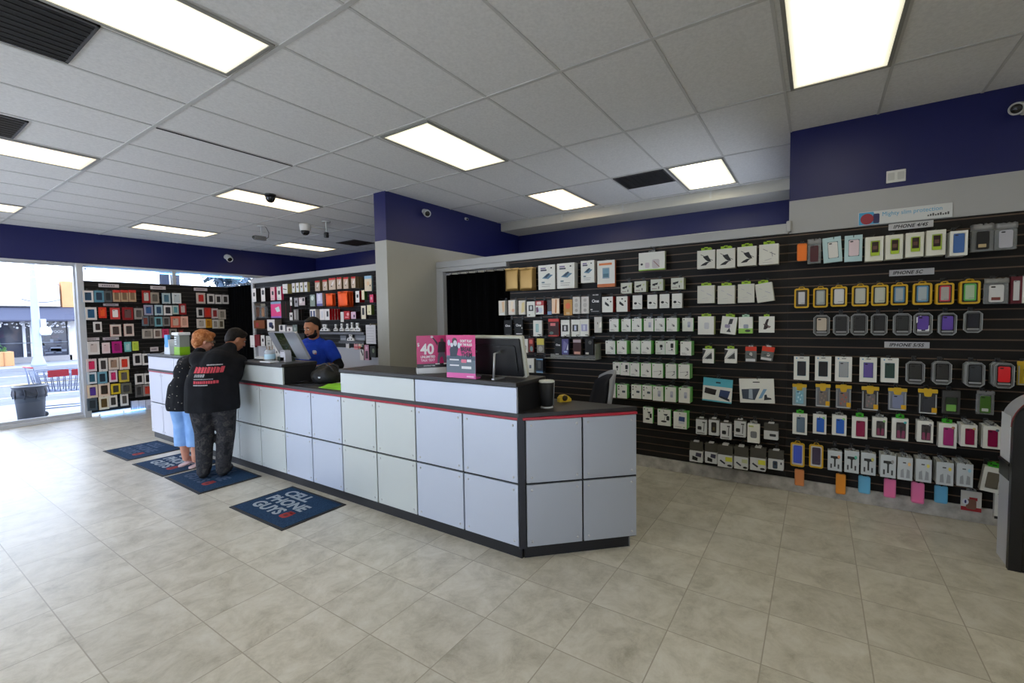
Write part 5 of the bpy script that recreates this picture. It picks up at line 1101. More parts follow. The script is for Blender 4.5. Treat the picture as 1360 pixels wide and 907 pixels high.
ca = [((92, 628, 138, 708), (206, 132, 76), 'tan'), ((290, 652, 338, 748), (218, 140, 40), 'orange'), ((400, 662, 457, 745), (104, 178, 214), 'sky blue'), ((522, 675, 580, 765), (232, 118, 168), 'pink'), ((655, 693, 717, 793), (234, 120, 170), 'deep pink'), ((765, 708, 830, 792), (100, 174, 212), 'light blue')]
row('R', Z5, 'bottom row of bare cases', [(*q, 'case', 'phone_case', '%s bare phone case' % nm, D(col=c, t=.011, n=[0, 1, 1, 1, 2, 1][k], cat='phone case', d=.06)) for k, (q, c, nm) in enumerate(ca)]
 + [(893, 735, 993, 830, 'box', 'accessory_pack', 'red and white card pack', D(face=(206, 204, 200), side=(190, 190, 190), art=[('r', -.5, 0, .5, .2, (156, 30, 40)), ('r', -.1, .55, .3, .7, (150, 36, 44)), ('o', -.25, .1, .25, .6, (120, 84, 70)), ('e', -.28, .45, .16, .16, (214, 216, 226)), ('e', -.28, .45, .05, .09, (40, 50, 110))], t=.012, d=.05, tab=CLEAR, tw=.5, th=.03)),
    (1055, 740, 1086, 868, 'box', 'spare_box', 'narrow white box with black foot beside kiosk', D(art=[('r', -.5, 0, .5, .1, (26, 26, 28))], t=.04, d=.06, cat='box'))])
for x0, y0, x1, y1, mg_, s, lb in ((620, 90, 865, 150, 12, 'IPHONE 4/4S', 'topmost label strip by the kiosk, with slanted black capitals'), (624, 350, 870, 402, 9, 'IPHONE 5C', 'middle label strip by the kiosk, above the yellow framed packs'), (597, 755, 844, 796, 4, 'IPHONE 5/5S', 'lowest label strip by the kiosk, below the octagonal packs')):
    a, b_ = on_x(1030+x0/4.121, 270+(y0+y1)/2/4.121, XW-.02), on_x(1030+x1/4.121, 270+(y0+y1)/2/4.121, XW-.02); z1 = on_x(1030+(x0+x1)/2/4.121, 270+(y0+mg_)/4.121, XW-.02).z; z0 = on_x(1030+(x0+x1)/2/4.121, 270+(y1-mg_)/4.121, XW-.02).z
    w = a.y-b_.y; h = z1-z0; t = thing('label_strip', lb, 'sign', (XW-.012, (a.y+b_.y)/2, z0), -PI/2, 'label strips on the display wall'); MB().box(-w/2, -.003, 0, w/2, .012, h, mat((190, 190, 194), .4), .001).build('strip', t)
    me = text_mesh(s, mat((30, 30, 34)), w*(.76 if '5C' not in s else .66), h*.56, .0006, .03, 1.05)
    for v in me.vertices: v.co.x += v.co.z*.25
    link('lettering', me, t, (0 if '5C' not in s else -w*.08, -.0032, h*.5))

# --------------------------------------------------------------------- mid bay
CT2 = dict(tab=CLEARD, tw=.5, th=.018); LT = dict(tab=LIME, tw=.55, th=.03)
def gb(q, a, nm, n_=1, side=LG): return (*q, 'box', 'accessory_box', nm, D(side=side, art=a, t=.038, n=n_, cat='box', **CT2))
row('C', Z6, 'the upper mid wall', [(137, 42, 235, 110, 'box', 'tablet_accessory_box', 'wide white box with faint tablet pictures', D(side=(180, 190, 160), art=[('r', -.5, 0, .5, .06, (150, 190, 60)), ('o', .02, .1, .3, .6, (196, 190, 192)), ('o', -.25, .14, -.08, .44, (206, 192, 200)), ('e', -.38, .36, .05, .06, (40, 40, 44)), ('l', .08, .5, .3, .16, .03, (150, 110, 110))], t=.05, cat='box', tab=CLEAR, tw=.25, th=.02))])
row('C', Z6, 'top lime-tabbed row of mid wall', [(*q, 'box', 'holder_box', nm, D(face=(214, 213, 204), side=(176, 174, 160), art=a, t=.055, n=n_, cat='box', **LT)) for q, a, nm, n_ in (((357, 35, 424, 104), A_swirl, 'lime tabbed white box with black swirl', 1), ((430, 29, 500, 102), A_swirl, 'lime tabbed white box with black swirl', 1), ((508, 21, 580, 93), A_swirl, 'lime tabbed white box with black swirl', 1), ((590, 12, 663, 88), A_sketch, 'lime tabbed white box with thin lines', 1))])
row('C', Z6, 'second lime-tabbed row of mid wall', [(*q, 'box', 'holder_box', nm, D(face=(210, 209, 200), side=(196, 194, 176), art=A_faint, t=.045, n=n_, cat='box', tilt=tl, **LT)) for q, nm, n_, tl in (((358, 168, 422, 234), 'lime tabbed white box, nearly blank', 1, 0), ((434, 168, 498, 236), 'lime tabbed white box, faint lines', 1, 0), ((510, 162, 572, 232), 'lime tabbed white box, faint lines', 0, 0), ((584, 158, 648, 228), 'tilted lime tabbed white box', 1, -8))])
row('C', Z6, 'third lime-tabbed row of mid wall', [
 (360, 284, 420, 352, 'box', 'holder_box', 'lime tabbed white box, almost blank', D(side=(176, 186, 120), art=[('o', -.1, .3, .2, .66, (196, 198, 204))], t=.05, n=1, cat='box', **LT)),
 (443, 285, 500, 350, 'box', 'holder_box', 'tilted white box with phone holder', D(side=(170, 186, 90), art=A_holder, t=.03, n=1, tilt=7, cat='box', **LT)),
 (513, 286, 566, 348, 'box', 'holder_box', 'white and pale green box', D(side=(150, 180, 110), art=[('r', -.5, 0, .5, .3, (150, 200, 90)), ('o', -.15, .3, .2, .55, (150, 156, 176)), ('e', .15, .16, .2, .08, (60, 66, 60))], t=.03, n=1, cat='box', tab=mat((160, 200, 170), .4), tw=.5, th=.026)),
 (589, 284, 648, 345, 'box', 'holder_box', 'white box with dark red holder picture', D(side=(190, 190, 180), art=A_mount, t=.02, cat='box', tab=LIME, tw=.35, th=.022))])
row('C', Z6, 'row above wide tablet boxes', [
 (377, 406, 420, 460, 'box', 'holder_box', 'white box with black triangles and green side', D(side=(60, 110, 40), art=A_black, t=.04, n=1, cat='box', **LT)), (460, 406, 507, 460, 'box', 'holder_box', 'white box with black triangles', D(side=(190, 190, 180), art=A_black, t=.03, cat='box', **LT)),
 (538, 398, 580, 455, 'head', 'car_charger_pack', 'red topped small charger pack', D(head=(214, 56, 24), hz=.72, card=(96, 100, 98), art=[('r', -.45, .03, .4, .2, (206, 206, 206)), ('e', .0, .5, .14, .14, (190, 186, 180)), ('l', -.3, .5, .2, .3, .06, (30, 30, 30))], t=.02)),
 (594, 398, 640, 450, 'head', 'car_charger_pack', 'tilted red topped small charger pack', D(head=(214, 56, 24), hz=.66, card=(96, 100, 98), art=[('r', -.45, .03, .4, .2, (206, 206, 206)), ('e', .1, .42, .14, .12, (190, 186, 180)), ('l', -.3, .36, .2, .5, .06, (40, 40, 40))], t=.02, n=1, tilt=8))])
row('C', Z6, 'the pair of wide tablet boxes', [
 (376, 518, 486, 606, 'box', 'tablet_case_box', 'teal topped wide box with keyboard pictures', D(side=(60, 150, 160), art=[('r', -.5, .66, .5, 1, (84, 176, 196)), ('r', -.5, 0, .5, .06, (84, 176, 196)), ('p', [(-.44, .34), (-.06, .28), (-.02, .52), (-.42, .58)], (34, 30, 32)), ('p', [(.06, .22), (.36, .16), (.44, .52), (.1, .54)], (44, 62, 108)), ('p', [(.1, .2), (.44, .08), (.42, .18), (.12, .28)], (30, 34, 50)), ('r', -.06, .8, .1, .86, (30, 40, 50))], t=.02, tilt=3, cat='box')),
 (519, 519, 650, 610, 'box', 'tablet_case_box', 'wide white box with tablet and pen', D(art=[('p', [(-.42, .16), (-.06, .12), (.1, .6), (-.44, .56)], (62, 72, 88)), ('p', [(-.24, .18), (-.12, .16), (-.12, .56), (-.22, .56)], (160, 172, 186)), ('p', [(.04, .18), (.14, .2), (.3, .58), (.2, .58)], (120, 160, 196)), ('p', [(.2, .12), (.42, .16), (.4, .22), (.3, .24), (.28, .36), (.22, .34)], (36, 40, 46)), ('r', -.1, .84, .1, .88, (50, 50, 54))], t=.02, tilt=-3, cat='box'))])
AH = [('o', -.35, .28, .02, .5, (26, 26, 30)), ('l', .22, .2, .26, .7, .06, (40, 42, 46)), ('r', .1, .72, .36, .8, (60, 60, 64)), ('r', -.4, .06, .3, .12, (120, 120, 120))]
hd = (68, 66, 60)
row('C', Z6, 'upper row of chargers near the floor', [(*q, 'head', 'car_charger_pack', nm, D(head=hd, hz=.93, art=a, t=.025, n=n_)) for q, a, nm, n_ in (
 ((352, 668, 393, 728), AH, 'white pack with black plug', 1), ((400, 670, 439, 732), [('o', -.25, .16, .25, .8, (26, 24, 22)), ('r', -.1, .3, .1, .5, (90, 80, 40))], 'white pack with dark upright cable window', 1), ((444, 682, 486, 747), AH, 'white pack with slanted plug', 1), ((496, 674, 540, 738), AH, 'white pack with slanted plug', 1))]
 + [(546, 690, 592, 760, 'box', 'charger_box', 'white box with grey charger', D(art=[('o', -.25, .26, .28, .62, (120, 122, 128)), ('r', -.4, .84, .0, .92, (180, 190, 110))], t=.025, n=1, cat='box', tab=CLEAR, tw=.6, th=.035)), (608, 688, 662, 748, 'head', 'car_charger_pack', 'dark topped pack with flat charger', D(head=hd, hz=.55, art=[('o', -.1, .2, .35, .36, (40, 44, 52))], t=.025, n=1))])
A2 = [('p', [(-.3, .1), (.1, .06), (.12, .22), (-.28, .3)], (26, 26, 30)), ('p', [(-.05, .3), (.36, .26), (.4, .46), (.0, .48)], (60, 58, 84))]; A3 = [('r', .02, .28, .48, .48, (206, 206, 60)), ('l', -.34, .3, .0, .16, .12, (40, 44, 60)), ('e', .3, .1, .16, .05, (30, 32, 36))]
A4 = [('l', -.34, .3, .0, .16, .12, (44, 50, 70)), ('e', .3, .1, .16, .05, (30, 32, 36)), ('r', .06, .3, .46, .46, (186, 192, 150))]; A5 = [('o', -.2, .06, .12, .46, (40, 56, 76)), ('e', -.04, .32, .09, .07, (20, 24, 34)), ('o', .3, .3, .4, .42, (50, 56, 70))]
row('C', Z6, 'lowest row of chargers near the floor', [(*q, 'head', 'car_charger_pack', nm, D(head=hd, hz=.56, art=a, t=.03, n=n_)) for q, a, nm, n_ in (
 ((328, 757, 378, 832), A2, 'dark topped pack with plug pair', 1), ((386, 762, 432, 837), A2, 'dark topped pack with plug pair', 1), ((434, 770, 490, 852), A3, 'dark topped pack with yellow patch', 2), ((496, 776, 548, 860), A4, 'dark topped pack with pale patch', 2), ((556, 780, 615, 865), A3, 'dark topped pack with yellow patch', 2), ((624, 790, 682, 862), A5, 'dark topped pack with upright blue-grey charger', 1))], d=.12)
row('C', (795, 320, 9.07), 'the row of small camera-like boxes', [(*q, 'box', 'charger_box', 'small pale box with dark gadget', D(face=(206, 208, 196), side=(150, 164, 110), art=[('p', [(-.36, .6), (.1, .72), (.05, .52), (-.12, .5), (-.15, .42), (-.36, .46)], (26, 26, 28)), ('r', -.4, .14, .0, .2, (150, 130, 130)), ('r', .12, .14, .2, .36, (60, 60, 60)), ('e', .3, .66, .08, .1, (190, 200, 150))], t=.04, n=n_, cat='box')) for q, n_ in (((268, 505, 398, 632), 0), ((432, 485, 572, 615), 1), ((628, 462, 775, 597), 1), ((873, 445, 1025, 582), 1))])
A_bud = [('e', -.2, .42, .16, .09, (24, 24, 28)), ('p', [(.1, .46), (.34, .36), (.36, .3), (.14, .38)], (36, 36, 40)), ('r', -.35, .22, .35, .235, (120, 120, 120)), ('r', -.3, .1, .3, .14, (196, 196, 200))]
A_puck = [('p', [(-.22, .7), (.1, .52), (.18, .4), (.04, .38), (-.24, .52)], (24, 24, 28)), ('e', .02, .84, .07, .05, (40, 40, 44)), ('e', .3, .68, .07, .05, (50, 40, 44))]
row('C', (795, 320, 9.07), 'the red-sided and earbud row', [(42, 672, 172, 858, 'box', 'charger_box', 'white fronted red box with black puck', D(side=(170, 30, 26), art=A_puck, t=.04, n=1, cat='box')), (215, 668, 348, 852, 'box', 'charger_box', 'white fronted red box with black puck', D(side=(170, 30, 26), art=A_puck, t=.04, n=1, cat='box'))]
 + [(*q, 'box', 'earbud_box', 'white box with two black earbuds', D(side=(60, 60, 62), art=A_bud, t=.025, n=n_, cat='box')) for q, n_ in (((410, 655, 525, 820), 0), ((588, 648, 705, 815), 1), ((735, 640, 852, 808), 0), ((884, 632, 1005, 808), 2))])
G9 = (795, 410, 9.07); gn = 'white box with green sides and '
row('C', G9, 'first green row from top', [gb(q, a, gn+nm, n_) for q, a, nm, n_ in (((130, 125, 240, 275), A_cable(), 'thin cable', 1), ((275, 125, 388, 275), A_cable(1), 'small cable', 0), ((400, 120, 518, 275), A_cable(2), 'slanted cable', 1), ((545, 118, 662, 272), A_pale, 'pale picture', 0), ((674, 114, 798, 272), A_cable(), 'thin cable', 0), ((818, 112, 945, 272), A_cable(1), 'dark plug', 2), ((1008, 112, 1140, 272), A_pale, 'pale blue picture', 0))])
row('C', G9, 'second green row from top', [gb(q, a, gn+nm, n_) for q, a, nm, n_ in (((84, 388, 200, 545), A_cable(), 'small plugs', 0), ((222, 388, 338, 545), A_cable(1), 'tiny plug', 2), ((390, 388, 502, 542), A_cable(2), 'cable and plug', 0), ((512, 388, 632, 545), A_cable(2), 'cable and plug', 2), ((685, 388, 800, 548), A_plug, 'round black plug', 0), ((804, 388, 925, 550), A_phone, 'black charger', 2), ((985, 395, 1118, 562), A_cable(), 'small cable', 2))])
row('C', G9, 'third green row from top', [gb(q, a, gn+nm, n_) for q, a, nm, n_ in (((172, 645, 258, 790), A_plug, 'two small plugs', 0), ((262, 648, 375, 802), A_phone, 'upright black charger', 0), ((380, 655, 492, 812), A_cable(1), 'slanted dark plug', 1), ((510, 658, 632, 822), A_cable(2), 'two dark cables', 1), ((645, 662, 775, 832), A_line, 'long line cable', 1), ((808, 668, 938, 838), A_line, 'long line cable', 1), ((960, 672, 1098, 842), A_line, 'long line cable', 2))], d=.11)
G10 = (795, 490, 9.07)
row('C', G10, 'fourth green row', [gb(q, a, gn+nm, n_) for q, a, nm, n_ in (((100, 180, 205, 342), A_plug, 'black plug', 1), ((224, 190, 342, 352), A_three, 'three black squares', 1), ((395, 192, 515, 355), A_three, 'three black squares', 0), ((526, 200, 643, 366), A_three, 'three black squares', 1), ((652, 212, 780, 384), A_pale, 'lilac charger', 1), ((800, 218, 932, 396), A_pale, 'lilac charger', 1), ((965, 228, 1100, 408), A_pale, 'lilac charger', 2))], d=.11)
A_car = [('r', -.4, .84, -.3, .92, (60, 150, 50)), ('p', [(-.05, .72), (.3, .74), (.2, .62), (.02, .64)], (40, 44, 50)), ('o', .18, .34, .4, .62, (20, 22, 26)), ('e', -.02, .26, .22, .06, (24, 26, 30)), ('l', .0, .3, .1, .62, .03, (120, 120, 120))]
A_lap = [('p', [(-.12, .48), (.34, .44), (.36, .72), (-.08, .74)], (40, 62, 116)), ('p', [(-.1, .3), (.3, .3), (.34, .44), (-.12, .48)], (196, 200, 206)), ('e', .3, .1, .06, .03, (90, 180, 70)), ('r', -.4, .1, .1, .13, (160, 160, 160))]
row('C', G10, 'lowest green row', [gb(q, a, gn+nm, n_) for q, a, nm, n_ in (((536, 462, 652, 650), A_car, 'car charger', 0), ((710, 488, 868, 682), A_car, 'car charger', 0), ((902, 520, 1062, 720), A_lap, 'blue screen', 2))], d=.11)
# ------------------------------------------------------------- bay by the curtain
L1 = (650, 340, 9.07); L2 = (650, 400, 9.07)
row('L', L1, 'the top row beside the curtain', [
 (185, 150, 345, 420, 'pouch', 'foil_pouch', 'gold foil pouch next to curtain', D(col=(176, 142, 84), t=.03)), (352, 142, 520, 412, 'pouch', 'foil_pouch', 'gold foil pouch', D(col=(176, 142, 84), t=.03, n=2)),
 (590, 108, 790, 402, 'box', 'tablet_case_box', 'white tall box with blue tablet picture', D(art=A_ipad, t=.035, cat='box')), (815, 85, 1025, 388, 'box', 'tablet_case_box', 'white tall box with blue tablet picture', D(art=A_ipad, t=.03, n=2, cat='box')), (1102, 55, 1262, 320, 'box', 'tablet_case_box', 'white tall box with blue tablet picture', D(art=A_ipad, t=.04, n=1, cat='box')),
 (1300, 52, 1510, 372, 'box', 'tablet_case_box', 'white box with orange bands and tablet', D(side=(190, 110, 60), art=[('r', -.5, 0, .5, .12, (206, 112, 50)), ('r', -.4, .82, .34, .9, (224, 128, 70)), ('r', -.2, .32, .2, .72, (140, 160, 176)), ('r', -.16, .36, .16, .68, (70, 112, 130)), ('r', -.16, .5, .16, .68, (110, 150, 170))], t=.04, cat='box'))], d=.09)
GLT = (224, 216, 206)
row('L', L1, 'second row beside the curtain', [
 (112, 538, 188, 714, 'box', 'screen_protector_box', 'silver box with rainbow sheen', D(face=GLT, art=[('p', [(.1, .2), (.4, .25), (.4, .95), (.0, .9)], (226, 190, 150)), ('r', -.3, .04, .3, .14, (230, 230, 230))], t=.03, n=1, cat='box')), (228, 532, 310, 708, 'box', 'screen_protector_box', 'silver box with pink and gold sheen', D(face=GLT, art=[('p', [(-.3, .2), (.1, .3), (.3, .9), (-.1, .9)], (236, 220, 196)), ('e', .2, .3, .2, .12, (226, 180, 150))], t=.03, n=1, cat='box')), (352, 535, 430, 704, 'box', 'screen_protector_box', 'silver box with golden sheen', D(face=GLT, art=[('p', [(-.1, .1), (.4, .2), (.4, .9), (.0, .8)], (224, 206, 150))], t=.03, cat='box')),  # foil sheen painted as warm patches on the silver fronts
 (452, 548, 548, 732, 'box', 'screen_protector_box', 'white box with black square', D(art=[('r', -.28, .38, .3, .76, (36, 36, 38)), ('r', -.12, .46, .14, .7, (200, 200, 200)), ('r', -.3, .1, -.1, .16, (60, 60, 60))], t=.025, cat='box')), (556, 540, 652, 702, 'box', 'phone_case_pack', 'red and white picture box', D(side=(150, 24, 30), art=[('r', -.5, .66, .5, 1, (180, 44, 50)), ('o', -.35, .72, .2, .94, (226, 200, 196)), ('e', .1, .3, .3, .2, (200, 206, 220)), ('p', [(-.4, .1), (-.1, .2), (-.2, .56), (-.45, .5)], (110, 60, 100))], t=.04, n=1, cat='box')),
 (700, 528, 748, 706, 'win', 'phone_case_pack', 'dark pack with blue foot', D(face=(36, 30, 34), side=(30, 26, 28), col=(20, 20, 24), art=[('r', -.5, 0, .5, .22, (120, 150, 190))])), (752, 512, 842, 694, 'box', 'screen_protector_box', 'bright foil box with warm sheen', D(face=(236, 206, 176), side=(70, 36, 26), art=[('p', [(-.1, .05), (.1, .05), (.14, .95), (.0, .95)], (190, 120, 60)), ('p', [(.2, .05), (.44, .05), (.4, .95), (.3, .95)], (248, 232, 210))], t=.04, cat='box')),  # sheen of the foil box painted as brown and pale stripes
 (896, 525, 996, 714, 'box', 'phone_case_pack', 'orange-brown box', D(face=(196, 146, 76), side=(150, 100, 50), art=[('e', .0, .6, .3, .2, (222, 110, 60)), ('r', -.2, .06, .2, .2, (206, 176, 130))], t=.03, cat='box')), (1004, 492, 1090, 695, 'box', 'screen_protector_box', 'pale grey patterned box', D(face=(206, 202, 196), art=[('e', .0, .8, .2, .1, (170, 166, 160)), ('e', .0, .5, .24, .14, (182, 178, 172)), ('e', .0, .2, .2, .1, (160, 156, 150))], t=.03, cat='box')), (1106, 490, 1198, 692, 'box', 'screen_protector_box', 'pale grey patterned box', D(face=(206, 202, 196), art=[('e', .0, .8, .2, .1, (170, 166, 160)), ('e', .0, .5, .24, .14, (182, 178, 172)), ('e', .0, .2, .2, .1, (160, 156, 150))], t=.03, cat='box')),
 (1210, 450, 1345, 690, 'box', 'accessory_box', 'black box with white round-letter logo', D(face=(12, 12, 13), side=(9, 9, 10), txt='One', tz=.62, art=[('r', -.24, .9, .26, .95, (190, 190, 190)), ('r', -.46, .16, -.26, .22, (190, 190, 190)), ('r', -.4, .08, .3, .12, (120, 120, 120))], t=.03, cat='box'))])
row('L', L2, 'third row beside the curtain', [
 (178, 230, 268, 420, 'box', 'accessory_box', 'black box with white logo', D(face=(12, 12, 13), side=(9, 9, 10), txt='One', tz=.66, art=[('r', -.3, .06, .3, .12, (90, 90, 90))], t=.03, cat='box')), (302, 228, 402, 418, 'box', 'accessory_box', 'black box with white logo', D(face=(12, 12, 13), side=(9, 9, 10), txt='One', tz=.68, art=[('r', -.3, .1, .4, .16, (200, 200, 200)), ('e', .4, .5, .06, .05, (200, 200, 200))], t=.03, cat='box')),
 (528, 232, 632, 422, 'box', 'screen_protector_box', 'white box with teal phone', D(art=[('r', -.2, .26, .12, .78, (130, 176, 180)), ('r', -.12, .3, .06, .74, (170, 200, 200)), ('r', .0, .08, .4, .13, (60, 60, 60)), ('r', -.5, .92, .5, .93, (170, 170, 170))], t=.03, cat='box')), (710, 212, 835, 425, 'box', 'phone_case_pack', 'dark red-topped box', D(face=(60, 24, 24), side=(176, 36, 26), art=[('r', -.5, .84, .5, 1, (196, 40, 30)), ('r', -.3, .6, .18, .76, (210, 110, 110)), ('e', -.2, .2, .2, .08, (80, 100, 90)), ('r', -.5, 0, .5, .08, (180, 44, 30))], t=.03, cat='box')),
 (862, 226, 965, 424, 'box', 'screen_protector_box', 'white box with black phone frame', D(art=[('r', -.36, .3, .32, .7, (30, 30, 32)), ('r', -.14, .36, .1, .64, (196, 196, 198)), ('r', .1, .06, .44, .1, (60, 60, 60)), ('r', -.5, .88, .5, .89, (170, 170, 170))], t=.03, cat='box')), (986, 222, 1088, 424, 'box', 'screen_protector_box', 'white box with black phone frame', D(art=[('r', -.36, .3, .32, .7, (30, 30, 32)), ('r', -.14, .36, .1, .64, (190, 196, 220)), ('r', .1, .06, .44, .1, (60, 60, 60))], t=.03, cat='box')), (1092, 216, 1196, 422, 'box', 'screen_protector_box', 'white box with lilac phone frame', D(art=[('r', -.36, .3, .32, .7, (160, 160, 196)), ('r', -.14, .36, .1, .64, (206, 206, 220)), ('r', .1, .06, .44, .1, (60, 60, 60))], t=.03, cat='box')),
 (1264, 190, 1352, 378, 'box', 'screen_protector_box', 'glossy pale box with bright spot', D(face=(206, 202, 196), side=(90, 88, 84), art=[('p', [(.1, .3), (.5, .34), (.5, .72), (.2, .6)], (236, 232, 220)), ('e', -.05, .6, .06, .08, (110, 100, 80))], t=.03, cat='box'))])
row('L', L2, 'fourth row, right of the monitor', [
 (382, 455, 462, 620, 'box', 'phone_case_pack', 'white pack with ring', D(art=[('e', .15, .35, .16, .18, (90, 84, 70)), ('e', .15, .35, .1, .12, (206, 206, 200))], t=.02, cat='box')), (470, 448, 530, 612, 'box', 'phone_case_pack', 'red pack with teal spot', D(face=(120, 50, 48), side=(120, 30, 34), art=[('o', -.3, .6, .34, .9, (206, 90, 80)), ('e', .1, .24, .3, .2, (110, 150, 150))], t=.03, cat='box')), (572, 450, 658, 622, 'box', 'phone_case_pack', 'yellow topped grey pack', D(face=(130, 126, 120), side=(70, 66, 50), art=[('r', -.5, .56, .5, 1, (206, 190, 76)), ('e', .0, .28, .3, .2, (170, 166, 160))], t=.03, cat='box')),
 (786, 450, 868, 648, 'box', 'accessory_box', 'black box with dim logo', D(face=(16, 17, 17), side=(12, 12, 12), txt='One', tz=.62, art=[('r', -.4, .03, .1, .08, (190, 190, 190))], t=.03, cat='box')), (872, 455, 952, 642, 'box', 'phone_case_pack', 'blue and purple picture box', D(face=(88, 84, 140), side=(34, 40, 70), art=[('p', [(-.4, .2), (.0, .3), (.3, .7), (-.2, .9)], (120, 116, 170)), ('p', [(.2, .3), (.46, .3), (.46, .7), (.36, .6)], (214, 214, 226)), ('r', -.2, .12, .3, .24, (160, 180, 220))], t=.04, cat='box')), (1008, 455, 1102, 650, 'box', 'phone_case_pack', 'maroon box with pale bands', D(face=(66, 34, 34), side=(70, 64, 60), art=[('r', -.5, .78, .5, .96, (170, 150, 156)), ('r', -.36, .06, .4, .22, (206, 150, 130))], t=.05, cat='box')), (1152, 458, 1252, 652, 'box', 'phone_case_pack', 'black box at shelf end', D(face=(18, 17, 17), side=(14, 14, 14), art=[('r', -.44, .06, -.06, .18, (190, 186, 180)), ('e', .1, .8, .2, .12, (80, 80, 76))], t=.05, cat='box'))], d=.13)
row('L', L2, 'lowest pair, right of the monitor', [(446, 690, 535, 858, 'box', 'phone_case_pack', 'white box with blue keyhole', D(art=[('o', -.1, .3, .16, .54, (84, 96, 124)), ('r', -.4, .1, .4, .11, (180, 180, 180))], t=.035, n=1, cat='box')), (562, 690, 645, 862, 'box', 'phone_case_pack', 'dark blue-edged box', D(face=(50, 54, 62), side=(16, 18, 26), art=[('r', -.5, .9, .5, .98, (120, 170, 210)), ('r', -.5, .0, .5, .08, (150, 186, 216)), ('r', -.5, .08, .5, .16, (40, 80, 130)), ('o', -.25, .3, .2, .8, (84, 86, 88))], t=.035, n=1, cat='box'))], d=.13)
a, b_ = on_x(650+690/9.07, 400+668/9.07, XW-.1), on_x(650+1300/9.07, 400+690/9.07, XW-.1)
t = thing('acrylic_shelf', 'clear acrylic shelf under the fourth row beside the monitor', 'shelf', (XW, (a.y+b_.y)/2, a.z), -PI/2); w = (a.y-b_.y)/2
f = MB(); f.box(-w, -.17, -.012, w, -.002, -.006, mat((176, 176, 170), .15, alpha=.75), .001); f.build('tray', t)
f = MB(); f.box(w, -.17, -.012, w+.004, -.002, .17, mat((176, 176, 170), .15, alpha=.6)); f.build('end_panel', t)
f = MB(); f.box(-w, -.002, -.012, w, .0, .03, mat((176, 176, 170), .15, alpha=.6)); f.build('back_flange', t)
# ------------------------------------------------- far panel behind the clerk
Ba = (330, 360, 11.34); Bb = (410, 360, 11.33); Bc = (325, 410, 11.34); Bd = (410, 420, 11.34)
A_dk = [('o', -.2, .4, .25, .7, (24, 22, 24)), ('r', -.3, .1, .3, .14, (170, 170, 170))]
def bx(q, face, side, a, nm, n_=0, t=.10, name='accessory_box'): return (*q, 'box', name, nm, D(face=face, side=side, art=a, t=t, n=n_, cat='box'))
W0 = (224, 218, 214)
row('B', Ba, 'top left row behind the clerk', [bx((55, 262, 112, 462), W0, (40, 34, 32), A_dk, 'tall white box with black oval', 0, .14), bx((190, 256, 248, 458), W0, (30, 26, 26), [('o', -.3, .5, .3, .85, (40, 40, 44))], 'tall white box with black oval', 0, .14), bx((332, 242, 394, 440), (226, 180, 186), (226, 60, 110), A_dk, 'pink sided white box', 0, .06), bx((428, 234, 490, 434), W0, (226, 60, 110), A_dk, 'pink sided white box', 0, .05), bx((515, 195, 588, 338), W0, (176, 160, 100), [('l', -.4, .5, .3, .4, .1, (40, 40, 44))], 'white box with golden side', 0, .09)]
    + [bx(q, W0, (190, 180, 120), [('p', [(-.3, .6), (.3, .7), (.1, .4)], (24, 24, 26)), ('e', .1, .25, .2, .1, (200, 220, 220))], 'small white box with black earpiece', 0, .05, 'earphone_box') for q in ((655, 182, 698, 322), (716, 176, 758, 318), (776, 171, 820, 314), (838, 165, 885, 310))], d=.20)
row('B', Bb, 'red-topped row behind the clerk', [(*q, 'box', 'phone_case_pack', 'red topped pack with white stroke', D(face=(196, 176, 156), side=(120, 100, 70), art=[('r', -.5, .84, .5, 1, (196, 36, 36)), ('p', [(-.2, .2), (.2, .5), (.3, .8), (.0, .6)], (226, 220, 216)), ('e', -.1, .3, .1, .06, (60, 50, 50))], t=.05, n=n_)) for q, n_ in (((95, 145, 166, 300), 0), ((210, 133, 278, 290), 0), ((302, 105, 402, 280), 0), ((424, 92, 492, 268), 0), ((522, 92, 594, 264), 0), ((640, 84, 702, 254), 2))]
    + [bx((840, 70, 945, 300), (222, 206, 180), (120, 150, 160), [('r', -.5, .8, .5, 1, (150, 190, 214)), ('e', .3, .35, .08, .06, (60, 60, 60)), ('e', .0, .5, .2, .14, (226, 190, 150))], 'large cream box with pale blue top', 0, .03)], d=.20)
row('B', Ba, 'second left row behind the clerk', [(100, 480, 180, 700, 'bag', 'phone_case_pack', 'clear bag with brown contents', D(col=(92, 62, 46), head=(120, 110, 96), t=.06)), (186, 490, 255, 700, 'bag', 'phone_case_pack', 'clear bag with glinting contents', D(col=(150, 112, 84), head=(206, 200, 180), t=.06)), bx((338, 460, 490, 705), (226, 70, 130), (80, 78, 76), [('r', -.5, .86, .5, 1, (130, 160, 190)), ('r', -.5, 0, .5, .1, (150, 110, 190)), ('p', [(-.1, .6), (.1, .35), (.4, .4), (.3, .7)], (200, 220, 220))], 'large pink pack with pale picture', 2, .09),
    bx((625, 395, 655, 520), W0, (50, 50, 50), A_dk, 'slim white pack', 0, .03), bx((690, 402, 745, 535), (150, 146, 150), (40, 40, 40), A_dk, 'grey pack', 0, .03), bx((758, 396, 850, 515), (196, 180, 180), (30, 30, 30), [('o', .1, .5, .4, .9, (24, 24, 26)), ('e', -.2, .5, .2, .3, (224, 216, 214))], 'white pack with black corner', 0, .05)], d=.2)
